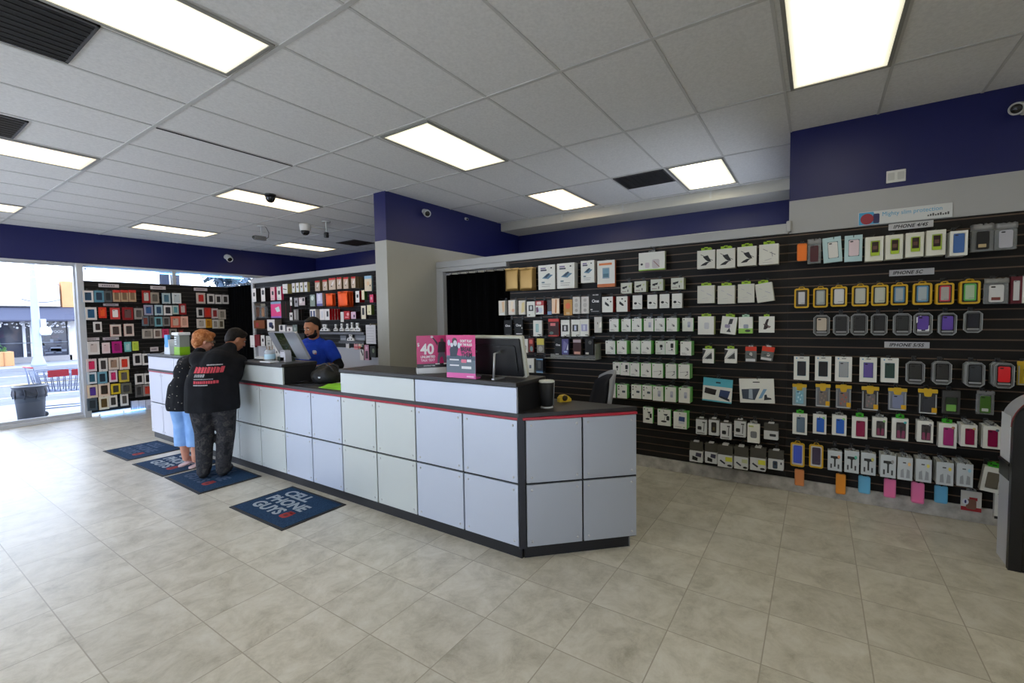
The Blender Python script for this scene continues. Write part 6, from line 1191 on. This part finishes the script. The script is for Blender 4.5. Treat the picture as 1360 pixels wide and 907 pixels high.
row('B', Bb, 'orange pack row behind the clerk', [bx((20, 355, 92, 530), (136, 150, 140), (60, 70, 60), [('e', .0, .7, .3, .2, (206, 214, 206))], 'grey-green clear pack', 0, .03), bx((120, 332, 205, 525), (190, 186, 214), (180, 150, 130), [('r', -.5, 0, .5, .18, (90, 84, 150)), ('r', -.3, .4, .2, .9, (220, 216, 232))], 'lavender and white pack', 0, .05),
    (240, 340, 345, 530, 'pouch', 'earphone_pouch', 'bright orange pack', D(col=(240, 90, 26), t=.05, n=1)), (420, 308, 570, 540, 'pouch', 'earphone_pouch', 'larger bright orange pack', D(col=(240, 90, 26), t=.05, n=2)), bx((705, 300, 760, 470), W0, (160, 16, 26), A_dk, 'white box with red side', 0, .10), bx((796, 286, 836, 430), (226, 216, 180), (60, 110, 40), [], 'cream box with green side', 0, .06), bx((918, 350, 970, 470), (226, 70, 110), (120, 20, 50), [('e', 0, .5, .2, .2, (200, 180, 190))], 'pink box half behind column', 0, .06)], d=.2)
row('B', Bb, 'red and white row behind the clerk', [bx((20, 575, 105, 728), W0, (206, 200, 196), [('r', -.4, .2, -.14, .85, (40, 60, 104)), ('r', .1, .2, .36, .85, (40, 60, 104))], 'white box with two blue phones', 0, .10), bx((168, 572, 236, 735), W0, (200, 190, 190), [('r', -.2, .2, .2, .8, (206, 204, 210))], 'plain white box', 0, .05), bx((240, 570, 312, 735), W0, (170, 14, 22), [('r', -.1, .3, .3, .8, (36, 34, 40))], 'white box with black phone, red side', 3, .05), bx((480, 615, 526, 765), (206, 204, 200), (60, 60, 60), [], 'narrow white tag box', 0, .03), bx((530, 600, 616, 725), (176, 26, 34), (120, 14, 20), [('r', -.3, .2, .3, .3, (226, 150, 150)), ('e', .2, .6, .2, .2, (226, 160, 160))], 'red box with pale print', 0, .05), bx((638, 612, 708, 718), (214, 176, 196), (50, 20, 30), [('o', .0, .2, .3, .6, (60, 50, 70))], 'pinkish white box', 0, .08), bx((790, 522, 858, 720), (222, 214, 190), (40, 36, 34), [('o', -.3, .3, .2, .85, (40, 36, 40))], 'white box with black handset', 0, .06), bx((878, 510, 940, 658), (226, 220, 180), (90, 110, 50), [('e', .0, .3, .1, .1, (150, 140, 90))], 'cream box with olive side', 0, .06)], d=.2)
row('B', Ba, 'brown box row behind the clerk', [bx((80, 740, 242, 865), (120, 70, 42), (60, 34, 24), [('o', -.3, .2, -.05, .7, (150, 40, 50))], 'wide brown box', 0, .06), bx((282, 730, 394, 900), W0, (140, 124, 110), [('o', -.25, .3, .25, .75, (40, 46, 84)), ('e', .2, .35, .18, .18, (30, 34, 60))], 'large white box with navy emblem', 0, .14), bx((620, 625, 664, 740), W0, (60, 56, 54), A_dk, 'small white pack', 0, .04), bx((680, 575, 755, 742), (110, 104, 100), (30, 28, 28), [('r', -.3, .1, -.1, .9, (190, 186, 180)), ('r', .2, .1, .3, .9, (160, 156, 150))], 'striped grey pack', 1, .05)], d=.2)
row('B', Bc, 'middle row behind the silver display', [bx((632, 255, 718, 362), W0, (150, 150, 146), [('e', .0, .45, .16, .2, (70, 40, 40)), ('r', -.5, .8, .5, 1, (120, 110, 106))], 'white pack with dark spot', 0, .05), bx((725, 240, 790, 370), (110, 120, 118), (40, 44, 42), [('e', .0, .5, .2, .2, (160, 170, 166))], 'grey-green pack', 0, .05), bx((520, 245, 612, 470), W0, (170, 170, 190), [('o', -.35, .1, .2, .3, (60, 64, 110)), ('o', -.3, .66, .1, .96, (40, 40, 50))], 'tall white pack with blue print', 0, .03)], d=.2)
row('B', Bc, 'lower row left of the clerk', [bx((82, 402, 148, 580), W0, (120, 40, 46), [('r', -.2, .1, .2, .16, (170, 160, 160))], 'white box with dark red side', 0, .05), bx((152, 390, 228, 560), (112, 42, 48), (70, 26, 30), [], 'dark red box', 0, .05), bx((244, 400, 300, 560), W0, (24, 22, 24), A_dk, 'white box with black side', 0, .08), bx((322, 410, 400, 600), (186, 184, 180), (110, 110, 110), [('r', -.3, .6, .3, .64, (90, 90, 90)), ('e', 0, .4, .2, .1, (110, 110, 110))], 'grey printed card', 0, .02), bx((408, 410, 478, 600), (200, 198, 194), (110, 110, 110), [('r', -.3, .7, .3, .74, (100, 100, 100))], 'pale printed card', 0, .02), bx((672, 388, 764, 492), (206, 152, 92), (150, 100, 60), [('r', -.3, .7, .3, .76, (170, 110, 60))], 'tan box', 0, .04), bx((768, 388, 812, 540), W0, (60, 56, 54), [], 'narrow white box', 0, .05), bx((820, 375, 900, 545), (26, 26, 28), (16, 16, 18), [('e', .0, .25, .24, .1, (150, 150, 150))], 'black box with pale spot', 0, .05)], d=.2)
row('B', Bd, 'lowest packs beside the column', [bx((560, 395, 608, 480), W0, (120, 120, 120), [], 'small white stub pack', 0, .03), bx((682, 410, 742, 500), (222, 160, 160), (90, 30, 36), [('r', -.5, .3, .5, .5, (196, 60, 70))], 'small pink and red pack', 0, .04), bx((750, 402, 828, 500), (226, 196, 170), (60, 30, 30), [('r', -.5, .2, -.1, .5, (190, 60, 60)), ('e', .3, .6, .2, .2, (40, 60, 50))], 'cream pack with red mark', 0, .04), bx((772, 460, 828, 660), W0, (50, 46, 46), [('p', [(-.3, .7), (.0, .8), (.4, .4), (.2, .3)], (40, 38, 40))], 'white pack with black slash', 0, .05), bx((840, 430, 905, 660), (196, 140, 160), (40, 20, 30), [('r', -.3, .1, .3, .6, (60, 24, 40)), ('e', 0, .8, .2, .1, (226, 190, 206))], 'pink and black pack', 0, .05), bx((925, 450, 1005, 620), (40, 40, 34), (24, 24, 20), [('e', .1, .6, .2, .2, (110, 120, 90))], 'dark pack next to column', 0, .05)], d=.18)
# ledges with earphone trays
for (x0, x1, y, lb, m_) in ((160, 850, 250, 'upper grey display ledge behind the clerk', (66, 66, 72)), (470, 850, 385, 'lower grey display ledge behind the clerk', (40, 40, 44))):
    a, b_ = on_x(410+x0/11.34, 420+(y-10)/11.34, XW-.18), on_x(410+x1/11.34, 420+(y-5)/11.34, XW-.18); w = (a.y-b_.y)/2
    t = thing('display_ledge', lb, 'shelf', (XW, (a.y+b_.y)/2, a.z), -PI/2); f = MB(); f.box(-w, -.2, -.03, w, -.001, -.012, mat(m_, .4), .002); f.build('board', t)
    f = MB(); f.box(-w, -.206, -.034, w, -.2, .004, mat(tuple(v+20 for v in m_), .35), .001); f.build('front_lip', t)
    for s in (-.8, .8): MB().prism([(-.03, -.012), (-.03, -.06), (.0, -.012)], s*w, s*w+.004, CLIP, Matrix.Rotation(-PI/2, 4, 'Z') @ Matrix.Translation((0, 0, -.018))).build('bracket', t)
row('B', Bd, 'the upper earphone ledge', [(*q, 'clip', 'earphone_tray', nm, D(t=.02, d=.15, cat='earphones')) for q, nm in (((165, 122, 310, 222), 'wide white earphone tray'), ((372, 120, 430, 222), 'white earphone tray'), ((462, 110, 522, 222), 'white earphone tray with dark buds'), ((546, 112, 612, 222), 'white earphone tray'), ((618, 92, 676, 225), 'tall white earphone tray'), ((682, 100, 775, 225), 'white earphone tray under a dark clip'))], hooks=False)
row('B', Bd, 'the lower earphone ledge', [(*q, 'box', 'display_tray', nm, D(face=c, side=c, art=[('r', -.4, .2, .4, .5, (150, 152, 158))], t=.03, d=.15, cat='tray')) for q, nm, c in (((475, 290, 565, 368), 'grey display tray', (116, 118, 124)), ((692, 285, 850, 368), 'long grey display tray', (120, 122, 128)))] + [(572, 262, 682, 368, 'clip', 'earphone_tray', 'white earphone tray', D(t=.02, d=.18, cat='earphones'))], hooks=False)
a, b_ = on_x(410+862/11.34, 420+270/11.34, XW-.2), on_x(410+1008/11.34, 420+270/11.34, XW-.2); z1, z0 = on_x(492.5, 420+130/11.34, XW-.2).z, on_x(492.5, 420+415/11.34, XW-.2).z; w = (a.y-b_.y)/2
t = thing('price_list', 'white paper list hanging beside the grey column behind the clerk', 'paper', (XW-.2, (a.y+b_.y)/2, z0), -PI/2); MB().box(-w, 0, 0, w, .002, z1-z0, mat((206, 204, 206), .6)).build('sheet', t)
f = MB()
for k in range(6): f.prism([(-w*.8, (z1-z0)*(.12+.14*k)), (w*(.5+.3*((k*5) % 3)/3), (z1-z0)*(.12+.14*k)), (w*(.5+.3*((k*5) % 3)/3), (z1-z0)*(.135+.14*k)), (-w*.8, (z1-z0)*(.135+.14*k))], -.0006, 0, mat((150, 148, 156)))
f.build('printed_lines', t); MB().box(-.012, -.004, z1-z0-.01, .012, .19, z1-z0+.02, mat((150, 140, 110), .4), .003).build('clip', t)

# ------------------------------------------------ panel in front of the shop window
F = (0, 300, 3.238); BLU = (60, 130, 170); RD = (190, 44, 36)
def fw_(q, face, col, nm, side=None, n_=0, kind='win', **k): return (*q, kind, 'phone_case_pack', nm, D(face=face, side=side or face, col=col, t=.03, n=n_, win=(.2, .16, .82, .84), **k))
PW, GY = (214, 208, 204), (150, 142, 136)
row('F', F, 'top row, left half of window panel', [fw_((355, 278, 402, 328), PW, (36, 70, 96), 'white and blue pack', BLU), fw_((405, 278, 447, 328), (90, 140, 160), (30, 50, 70), 'blue pack'), fw_((448, 280, 482, 328), (80, 84, 86), (40, 44, 46), 'dark grey pack')]
    + [fw_(q, (176, 150, 120), (120, 96, 70), 'red topped tan pack', RD, art=[('r', -.5, .78, .5, 1, RD)]) for q in ((486, 276, 517, 326), (520, 276, 551, 326), (554, 276, 585, 326))])
row('F', F, 'top row, middle of window panel', [fw_((612, 278, 646, 331), (150, 30, 28), (190, 186, 180), 'red pack with white phone'), fw_((648, 286, 684, 333), (150, 140, 126), (96, 90, 80), 'beige pack'), fw_((698, 289, 733, 334), (170, 186, 190), (70, 110, 130), 'pale pack with teal side', BLU), fw_((741, 289, 779, 334), (206, 210, 210), (180, 190, 196), 'white pack with blue edge', BLU)])
row('F', F, 'top row, right end of window panel', [fw_((846, 288, 883, 334), (196, 180, 170), (176, 40, 34), 'white pack with red case'), fw_((893, 293, 922, 334), PW, (46, 40, 40), 'white pack with black case'), fw_((927, 296, 953, 335), PW, (46, 40, 40), 'white pack with black case'), fw_((957, 297, 983, 335), PW, (56, 50, 48), 'white pack with black case')])
row('F', F, 'second row, left half of window panel', [fw_((367, 350, 416, 404), PW, (34, 84, 120), 'white pack with dark blue case', BLU), fw_((425, 350, 458, 396), (206, 50, 30), (226, 90, 40), 'orange-red pack'), fw_((475, 352, 516, 401), (196, 60, 56), (226, 220, 216), 'red pack with white window'), fw_((526, 350, 573, 404), (130, 22, 26), (96, 70, 70), 'dark red pack'), fw_((578, 354, 616, 401), GY, (84, 80, 76), 'grey pack')])
row('F', F, 'second row, middle of window panel', [fw_((620, 340, 658, 384), (150, 150, 170), (50, 90, 140), 'bluish pack with pink edge', (190, 60, 110)), fw_((666, 340, 700, 384), (170, 190, 200), (50, 80, 110), 'pale blue pack'), fw_((705, 342, 740, 384), PW, (50, 50, 56), 'white pack with black case'), fw_((743, 342, 768, 380), (170, 186, 180), (90, 150, 160), 'teal and white pack'), fw_((772, 334, 801, 381), (140, 20, 22), (190, 180, 176), 'dark red pack with white spot')])
row('F', F, 'second row, right end of window panel', [fw_((848, 352, 876, 393), (196, 190, 184), (40, 36, 36), 'white pack with black strip'), fw_((880, 352, 908, 393), (180, 60, 50), (206, 50, 34), 'red pack'), fw_((911, 355, 938, 398), (206, 190, 186), (150, 50, 50), 'white pack with red case'), fw_((941, 360, 971, 401), (190, 176, 160), (140, 130, 116), 'cream pack')])
row('F', F, 'third row, left half of window panel', [fw_((403, 413, 438, 456), PW, (50, 40, 40), 'small white pack'), fw_((475, 424, 521, 476), (206, 190, 180), (70, 56, 52), 'white pack with orange edge', (206, 80, 60)), fw_((534, 421, 576, 474), (206, 190, 180), (60, 52, 50), 'white pack with red edge', (200, 60, 50))])
row('F', F, 'third row, middle of window panel', [fw_((612, 388, 640, 430), (96, 110, 120), (120, 60, 50), 'dim blue pack'), fw_((645, 388, 663, 430), (90, 90, 90), (50, 50, 52), 'narrow grey pack'), fw_((666, 391, 698, 432), (110, 160, 170), (40, 56, 60), 'teal pack'), fw_((700, 391, 731, 431), (120, 116, 112), (66, 62, 60), 'dark grey pack'), fw_((735, 389, 776, 437), (206, 110, 90), (190, 160, 140), 'red and cream pack', RD), fw_((778, 389, 809, 436), (220, 170, 150), (196, 150, 130), 'salmon pack')])
row('F', F, 'third row, right end of window panel', [fw_((848, 400, 884, 439), (206, 196, 186), (170, 160, 150), 'cream pack'), fw_((885, 400, 911, 438), (206, 150, 40), (170, 110, 30), 'amber pack'), fw_((915, 403, 939, 441), (206, 200, 190), (150, 140, 130), 'pale pack'), fw_((941, 403, 964, 441), (196, 186, 166), (90, 80, 60), 'beige pack')])
row('F', F, 'fourth row, left half of window panel', [fw_((378, 497, 428, 553), PW, (200, 186, 180), 'large white pack'), fw_((440, 502, 473, 548), (226, 206, 206), (220, 190, 190), 'pale pink pack'), fw_((483, 497, 524, 546), (176, 30, 120), (140, 24, 96), 'magenta pack'), fw_((536, 499, 564, 541), (110, 180, 180), (170, 200, 200), 'turquoise pack'), fw_((570, 497, 596, 536), (190, 206, 80), (170, 196, 60), 'lime pack')])
row('F', F, 'fourth row, middle of window panel', [fw_((613, 443, 657, 484), (166, 156, 146), (120, 112, 104), 'grey-beige pack'), fw_((661, 443, 695, 483), (190, 180, 170), (120, 100, 90), 'cream pack'), fw_((698, 443, 726, 481), (206, 70, 110), (190, 40, 90), 'rose pack'), fw_((729, 443, 761, 481), (130, 126, 116), (44, 42, 42), 'grey pack with black case'), fw_((768, 443, 791, 481), (70, 20, 22), (190, 50, 40), 'dark red pack')])
row('F', F, 'fifth row, left half of window panel', [fw_((372, 572, 416, 626), (214, 196, 196), (206, 40, 90), 'white pack with pink case'), fw_((426, 569, 463, 626), PW, (60, 54, 52), 'white pack with black case'), fw_((467, 567, 511, 618), (206, 192, 180), (150, 120, 100), 'cream pack'), fw_((514, 563, 557, 617), (222, 206, 196), (200, 50, 30), 'white pack with red case')])
row('F', F, 'fifth row, right half of window panel', [fw_((574, 549, 609, 599), PW, (30, 28, 30), 'white pack with black case'), fw_((613, 549, 646, 598), PW, (30, 28, 30), 'white pack with black case')])
row('F', F, 'sixth row, left half of window panel', [fw_((376, 630, 416, 679), (206, 212, 216), (40, 90, 110), 'white pack with teal case', BLU), fw_((420, 627, 461, 679), (110, 160, 180), (24, 44, 60), 'blue pack with black case', BLU), fw_((470, 621, 505, 671), (222, 206, 210), (196, 40, 100), 'white pack with pink case'), fw_((512, 621, 555, 671), (190, 170, 60), (90, 84, 76), 'yellowish pack with grey case')])
row('F', F, 'sixth row, right half of window panel', [fw_((582, 636, 618, 681), PW, (26, 24, 26), 'white pack with black case'), fw_((621, 633, 653, 679), PW, (26, 24, 26), 'white pack with black case')])
row('F', F, 'seventh row, left half of window panel', [fw_((377, 684, 421, 739), (214, 196, 170), (80, 50, 140), 'cream pack with purple case', (206, 120, 60)), fw_((424, 676, 473, 733), (222, 200, 180), (50, 40, 30), 'white pack with dark case', (214, 120, 40)), fw_((478, 679, 518, 723), (206, 180, 40), (60, 56, 44), 'yellow pack'), fw_((521, 676, 566, 723), (100, 100, 92), (60, 60, 58), 'dim grey pack', (170, 160, 50))])
row('F', F, 'seventh row, right half of window panel', [fw_((583, 684, 613, 736), (96, 92, 90), (50, 48, 48), 'dark grey pack'), fw_((616, 682, 652, 731), (140, 130, 126), (196, 60, 40), 'grey pack with red case')])
row('F', F, 'eighth row, left half of window panel', [fw_((376, 741, 419, 794), (70, 84, 96), (40, 50, 60), 'dark blue-grey pack'), fw_((426, 734, 469, 789), (222, 212, 190), (90, 70, 30), 'white pack with amber edge', (206, 150, 40)), fw_((470, 729, 505, 779), (222, 214, 206), (50, 46, 44), 'white pack with black case'), fw_((519, 722, 552, 773), (222, 216, 210), (80, 76, 70), 'white pack with grey case')])
row('F', F, 'floor row behind the far counter end', [(*q, 'box', 'accessory_box', 'pale lilac box', D(face=(206, 206, 222), side=(170, 170, 190), art=[('r', -.3, .2, .3, .5, (176, 176, 196))], t=.06, d=.08, cat='box')) for q in ((567, 752, 596, 800), (598, 750, 626, 797), (628, 747, 657, 794))], hooks=False)
for k, (x0, y0, x1, y1) in enumerate(((425, 248, 512, 266), (648, 257, 713, 275), (835, 265, 892, 281), (445, 332, 510, 346), (363, 479, 428, 495), (443, 477, 512, 492), (647, 519, 682, 541))):
    Q = YF-.06; a, b_ = on_y(x0/3.238, 300+(y0+y1)/2/3.238, Q), on_y(x1/3.238, 300+(y0+y1)/2/3.238, Q); z1, z0 = on_y((x0+x1)/2/3.238, 300+(y0+2)/3.238, Q).z, on_y((x0+x1)/2/3.238, 300+(y1-2)/3.238, Q).z; w = (b_.x-a.x)/2
    lb = ['white label strip at the top left of the window panel', 'white label strip at the top middle of the window panel', 'white label strip at the top right of the window panel', 'white label strip under the red topped tan packs', 'white label strip above the large white pack, next to the window frame', 'white label strip above the pale pink pack of the window panel', 'white label strip just above the counter end on the window panel'][k]
    t = thing('label_strip', lb, 'sign', ((a.x+b_.x)/2, YF-.052, z0), 0, 'label strips on the window panel'); MB().box(-w, -.002, 0, w, .012, z1-z0, mat((200, 190, 192), .4), .001).build('strip', t)
    f = MB()
    for j in range(6): f.prism(rrect(-w*.7+j*w*.22, (z1-z0)*.3, -w*.7+j*w*.22+w*.16, (z1-z0)*.7, .002), -.0028, -.002, mat((120, 110, 116)))
    f.build('small_lettering', t)
# light tubes along the window
TUBE = mat((120, 190, 255), .3, emit=4.)
def tube_lamp(a, b_, label):
    t = thing('light_tube', label, 'light tube', a); v = Vector(b_)-Vector(a); MB().tube([(0, 0, 0), v], .012, TUBE).build('glowing_tube', t)
    f = MB()
    for k in (0, .5, 1): f.box(v.x*k-.01, v.y*k-.016, v.z*k-.016, v.x*k+.01, v.y*k+.016, v.z*k+.016, mat((200, 200, 205), .4), .003)
    f.build('clips', t)
tube_lamp((2.62, YF-.16, .026), (3.30, YF-.16, .026), 'glowing pale blue light tube on the floor under the window panel')
tube_lamp((2.58, YF-.0, 2.66), (5.3, YF-.0, 2.66), 'glowing pale blue light tube along the top of the window')
# =================================================================== the street
GZ = -.06
m, N, L, b = fresh('asphalt'); tc = N.new('ShaderNodeTexCoord'); nz = N.new('ShaderNodeTexNoise'); nz.inputs['Scale'].default_value = 3; nz.inputs['Detail'].default_value = 8
L.new(tc.outputs['Object'], nz.inputs['Vector']); L.new(ramp(N, L, nz.outputs['Fac'], [(.3, (84, 84, 90)), (.7, (104, 104, 110))]), b.inputs['Base Color']); b.inputs['Roughness'].default_value = .85
ASPH = m; PAVE = mat((136, 136, 138), .8, noise=.06)
w = MB(); w.box(-30, YF+.12, GZ-.2, 60, 14.6, GZ, PAVE); o = struct(w.build('sidewalk_near'))
w = MB(); w.box(-30, 14.6, GZ-.2, 60, 27.2, GZ-.13, ASPH)
for y, c in ((20.7, (200, 170, 60)), (20.95, (200, 170, 60)), (17.2, (206, 206, 206)), (24.4, (206, 206, 206))): w.box(-30, y, GZ-.13, 60, y+.1, GZ-.127, mat(c, .7))
struct(w.build('road'))
w = MB(); w.box(-30, 27.2, GZ-.2, 60, 31.2, GZ, PAVE); struct(w.build('sidewalk_far'))
YBd = 31.0
t = thing('cafe_building', 'cafe across the street with white sign board and dark awning', 'building', (1.05, YBd, GZ))
CREAM = mat((206, 202, 198), .7); WOOD = mat((196, 140, 92), .6, noise=.1)
f = MB(); f.box(-16, .3, 0, 7.6, 9, 3.9, CREAM); f.box(5.52, .0, 0, 5.95, .5, 2.1, CREAM); f.box(-16, 0, 0, 5.6, .5, .25, mat((140, 136, 136), .7)); f.box(-16, .0, 2.7, 5.2, .4, 3.85, CREAM); f.build('walls', t)
f = MB(); f.box(5.35, -.05, 2.62, 6.2, .35, 3.9, WOOD); f.build('wood_cladding', t)
f = MB(); f.box(-5, -.16, 2.66, 5.25, 0, 3.66, mat((226, 226, 226), .5)); f.build('sign_board', t)
f = MB()
for cx, wd in ((1.7, 1.7), (4.6, 1.3)):
    f.tube([(cx-wd/2+wd*k/10, -.165, 2.98-.14*math.sin(PI*k/10)) for k in range(11)], .025, mat((120, 120, 124)))
f.build('sign_strokes', t)
AWN = mat((64, 66, 82), .8)
f = MB(); Ma = Matrix(((0, 1, 0, 0), (-1, 0, 0, 0), (0, 0, 1, 0), (0, 0, 0, 1)))
f.prism([(.0, 2.62), (1.1, 2.0), (1.1, 1.93), (.0, 1.93)], -16, 5.97, AWN, Ma); f.build('awning', t)
DG = mat((40, 44, 60), .12); f = MB(); f.box(-16, .20, .25, 5.55, .26, 1.95, DG); f.build('shop_windows', t)
f = MB()
for x in (-4, -1, 1.5, 4.0, 4.25): f.box(x-.05, .1, .2, x+.05, .22, 1.95, mat((206, 206, 210), .5))
f.box(-16, .1, .9, 5.5, .2, .93, mat((110, 116, 130), .5)); f.build('window_bars', t)
o = link('lettering', text_mesh('THAI FOOD', mat((190, 192, 200)), 0.8, .13, .004, .02), t, (4.98, .195, 1.42))
f = MB(); q = random.Random(8)
for k in range(90): f.ball((q.uniform(1.5, 5.6), q.uniform(-.9, -.5), q.uniform(1.62, 1.88)), q.uniform(.02, .05), mat((206, 206, 214), .6), n=6)
f.build('hanging_lights', t)
f = MB(); q = random.Random(9)
for k in range(24):
    x, z = q.uniform(4.0, 5.2), q.uniform(.3, 1.3); f.box(x, .17, z, x+q.uniform(.1, .4), .2, z+q.uniform(.03, .2), mat(q.choice([(70, 76, 92), (90, 84, 90), (52, 52, 66), (110, 116, 130)]), .5))
f.build('window_display', t)
# wooden planter with a bush
p = on_z(8, 473, GZ); 
t = thing('planter', 'wooden planter with a dense green bush in front of the cafe', 'planter', (3.6, 29.3, GZ))
f = MB(); f.box(-1.3, -.4, 0, .75, .4, .62, WOOD, .02)
for x in (-1.0, -.5, 0, .45): f.box(x-.02, -.42, .02, x+.02, -.4, .6, mat((160, 110, 70), .7))
f.build('box', t)
q = random.Random(4); f = MB(); G = [mat(c, .7) for c in ((62, 104, 58), (84, 130, 74), (48, 86, 50))]
for k in range(900):
    a, z = q.uniform(0, 2*PI), q.uniform(0, 1); r = (1-z*.75)*q.uniform(.5, 1)
    c = Vector((-.3+.95*r*math.cos(a), .45*r*math.sin(a), .6+1.15*z)); M_ = Matrix.Translation(c) @ Matrix.Rotation(q.uniform(0, 6), 4, 'Z') @ Matrix.Rotation(q.uniform(-1, 1), 4, 'X')
    f.prism([(-.06, 0), (0, -.09), (.06, 0), (0, .1)], 0, .004, q.choice(G), M_)
f.build('foliage', t)
# street lamp
t = thing('street_lamp', 'pale grey lamp post on the pavement across the street', 'lamp post', (4.85, 27.6, GZ)); PO = mat((150, 158, 176), .5)
f = MB(); f.lathe([(.24, 0), (.24, .1), (.15, .4), (.13, 2.6), (.09, 4.4), (.06, 7.2), (0, 7.2)], PO, 16); f.build('post', t)
f = MB(); f.tube([(0, 0, 7.1), (.3, -.2, 7.5), (1.2, -.8, 7.6)], .05, PO); f.box(1.0, -1.0, 7.5, 1.6, -.7, 7.62, PO, .04); f.build('arm', t)
f = MB(); f.box(.12, -.12, 1.35, .30, .0, 2.0, mat((176, 176, 176), .5), .02); f.lathe([(0, 0), (.16, .02), (.2, .15), (.16, .34), (0, .4)], mat((222, 222, 222), .5), 14, Matrix.Translation((.26, -.1, 1.3))); f.build('signal_box', t)
# litter bin and trolley on the near pavement
p = on_z(37, 561, GZ)
t = thing('litter_bin', 'black bag-lined litter bin outside the shop window', 'bin', (1.93, 11.75, GZ)); BB = mat((56, 62, 72), .5)
MB().lathe([(0, 0), (.17, 0), (.21, .60), (.20, .62), (0, .60)], BB, 24).build('barrel', t)
f = MB(); f.lathe([(.212, .44), (.222, .5), (.214, .56), (.226, .62), (.236, .635), (.21, .65), (.19, .6)], mat((44, 48, 58), .3), 24)
for k in range(9): a = k*.7; f.tube([(.214*math.cos(a), .214*math.sin(a), .62), (.226*math.cos(a+.1), .226*math.sin(a+.1), .5), (.214*math.cos(a), .214*math.sin(a), .42)], .008, mat((44, 48, 58), .3), 6)
f.build('bag_liner', t)
t = thing('shopping_trolley', 'wire shopping trolley with red handle panel outside the shop window', 'trolley', (2.42, 12.25, GZ), .08); WR_ = mat((120, 128, 150), .4, .3)
f = MB(); X0, X1, X2, Z0, Z1 = -.36, .42, .34, .42, .86
def wire(*p): f.tube(p, .008, WR_, 6)
for s in (-.22, .22):
    wire((X0, s, Z1), (X1, s*.8, Z1-.02)); wire((X0+.08, s, Z0+.06), (X2, s*.8, Z0))
    for k in range(9): a = k/8; wire((X0+.78*a, s*(1-.2*a), Z1-.02*a), (X0+.08+.62*a, s*(1-.2*a), Z0+.06*(1-a)))
    for k in range(1, 4): a = k/4; wire((X0+.08*a, s, Z1-(Z1-Z0-.06)*a), (X1-.08*a, s*.8, Z1-.02-(Z1-Z0-.02)*a))
for k in range(5): y = -.2+.1*k; wire((X0+.08, y, Z0+.06), (X2, y*.8, Z0)); wire((X1, y*.8, Z1-.02), (X2, y*.8, Z0)); wire((X0, y, Z1), (X0+.08, y, Z0+.06))
f.build('basket', t)
f = MB()
for s in (-.22, .22): f.tube([(X0-.04, s, Z1+.06), (X0+.02, s, Z0), (X0+.06, s, .16), (X1+.02, s*.8, .12)], .012, WR_, 6)
f.build('chassis', t)
f = MB(); f.tube([(X0-.06, -.24, Z1+.08), (X0-.06, .24, Z1+.08)], .014, mat((190, 40, 50), .4)); f.build('handle', t)
f = MB(); f.prism(rrect(-.22, Z1-.12, .08, Z1+.01, .01), -.235, -.228, mat((196, 60, 70), .4)); f.prism(rrect(.12, Z1-.12, .36, Z1-.0, .01), -.235, -.228, mat((196, 60, 70), .4)); f.build('red_panel', t)
for x in (X0+.08, X1-.02):
    for s in (-.2, .2): MB().lathe([(0, -.015), (.05, -.015), (.056, 0), (.05, .015), (0, .015)], mat((60, 60, 64), .5), 14, Matrix.Translation((x, s*.9, .056)) @ RX90).build('wheel', t)
# a distant post and shrub seen through the strip of glass above the window panel
t = thing('street_post', 'dark post seen through the glass above the window panel', 'post', (6.9, 19.5, GZ)); MB().lathe([(.3, 0), (.3, 4.6), (.34, 4.7), (0, 4.75)], mat((44, 50, 66), .6), 14).build('shaft', t); MB().box(-.4, -.4, 0, .4, .4, .3, PAVE, .02).build('foot', t)
t = thing('tree', 'blurred bushy tree seen through the glass near the far corner', 'tree', (12.5, 25.5, GZ)); MB().tube([(0, 0, 0), (.1, 0, 1.6), (0, .1, 3)], [.2, .16, .1], mat((90, 74, 60), .8)).build('trunk', t)
f = MB(); q = random.Random(14); G = [mat(c, .8) for c in ((70, 90, 110), (86, 106, 124), (60, 80, 90))]
for k in range(700):
    v = Vector((q.gauss(0, 1), q.gauss(0, 1), q.gauss(0, 1))).normalized()*q.uniform(.5, 1); c = Vector((v.x*2.0, v.y*1.6, 4.4+v.z*1.5)); M_ = Matrix.Translation(c) @ Matrix.Rotation(q.uniform(0, 6), 4, 'Z') @ Matrix.Rotation(q.uniform(-1.4, 1.4), 4, 'X')
    f.prism([(-.16, 0), (0, -.22), (.16, 0), (0, .24)], 0, .01, q.choice(G), M_)
f.build('crown', t)

# ================================================================== light
wd = bpy.data.worlds.new('sky'); SC.world = wd; wd.use_nodes = True; N = wd.node_tree.nodes; L = wd.node_tree.links; bg = N['Background']
tc = N.new('ShaderNodeTexCoord'); sp = N.new('ShaderNodeSeparateXYZ'); L.new(tc.outputs['Generated'], sp.inputs[0])
L.new(ramp(N, L, sp.outputs[2], [(.0, (214, 226, 244)), (.25, (214, 230, 255)), (1., (186, 210, 252))]), bg.inputs['Color']); bg.inputs['Strength'].default_value = SKY
sun = bpy.data.lights.new('sun', 'SUN'); sun.energy = SUN; sun.angle = math.radians(25); so = bpy.data.objects.new('sun', sun); COL.objects.link(so); so.rotation_euler = (math.radians(42), 0, math.radians(150)); so.location = (0, 20, 10)
vs = SC.view_settings; vs.view_transform = 'Standard'; vs.look = 'None'; vs.exposure = EXPO; vs.gamma = 1; vs.use_curve_mapping = False
SC.display_settings.display_device = 'sRGB'
cy = SC.cycles; cy.max_bounces = 7; cy.diffuse_bounces = 4; cy.glossy_bounces = 3; cy.transparent_max_bounces = 16; cy.sample_clamp_indirect = 4
cy.use_denoising = True
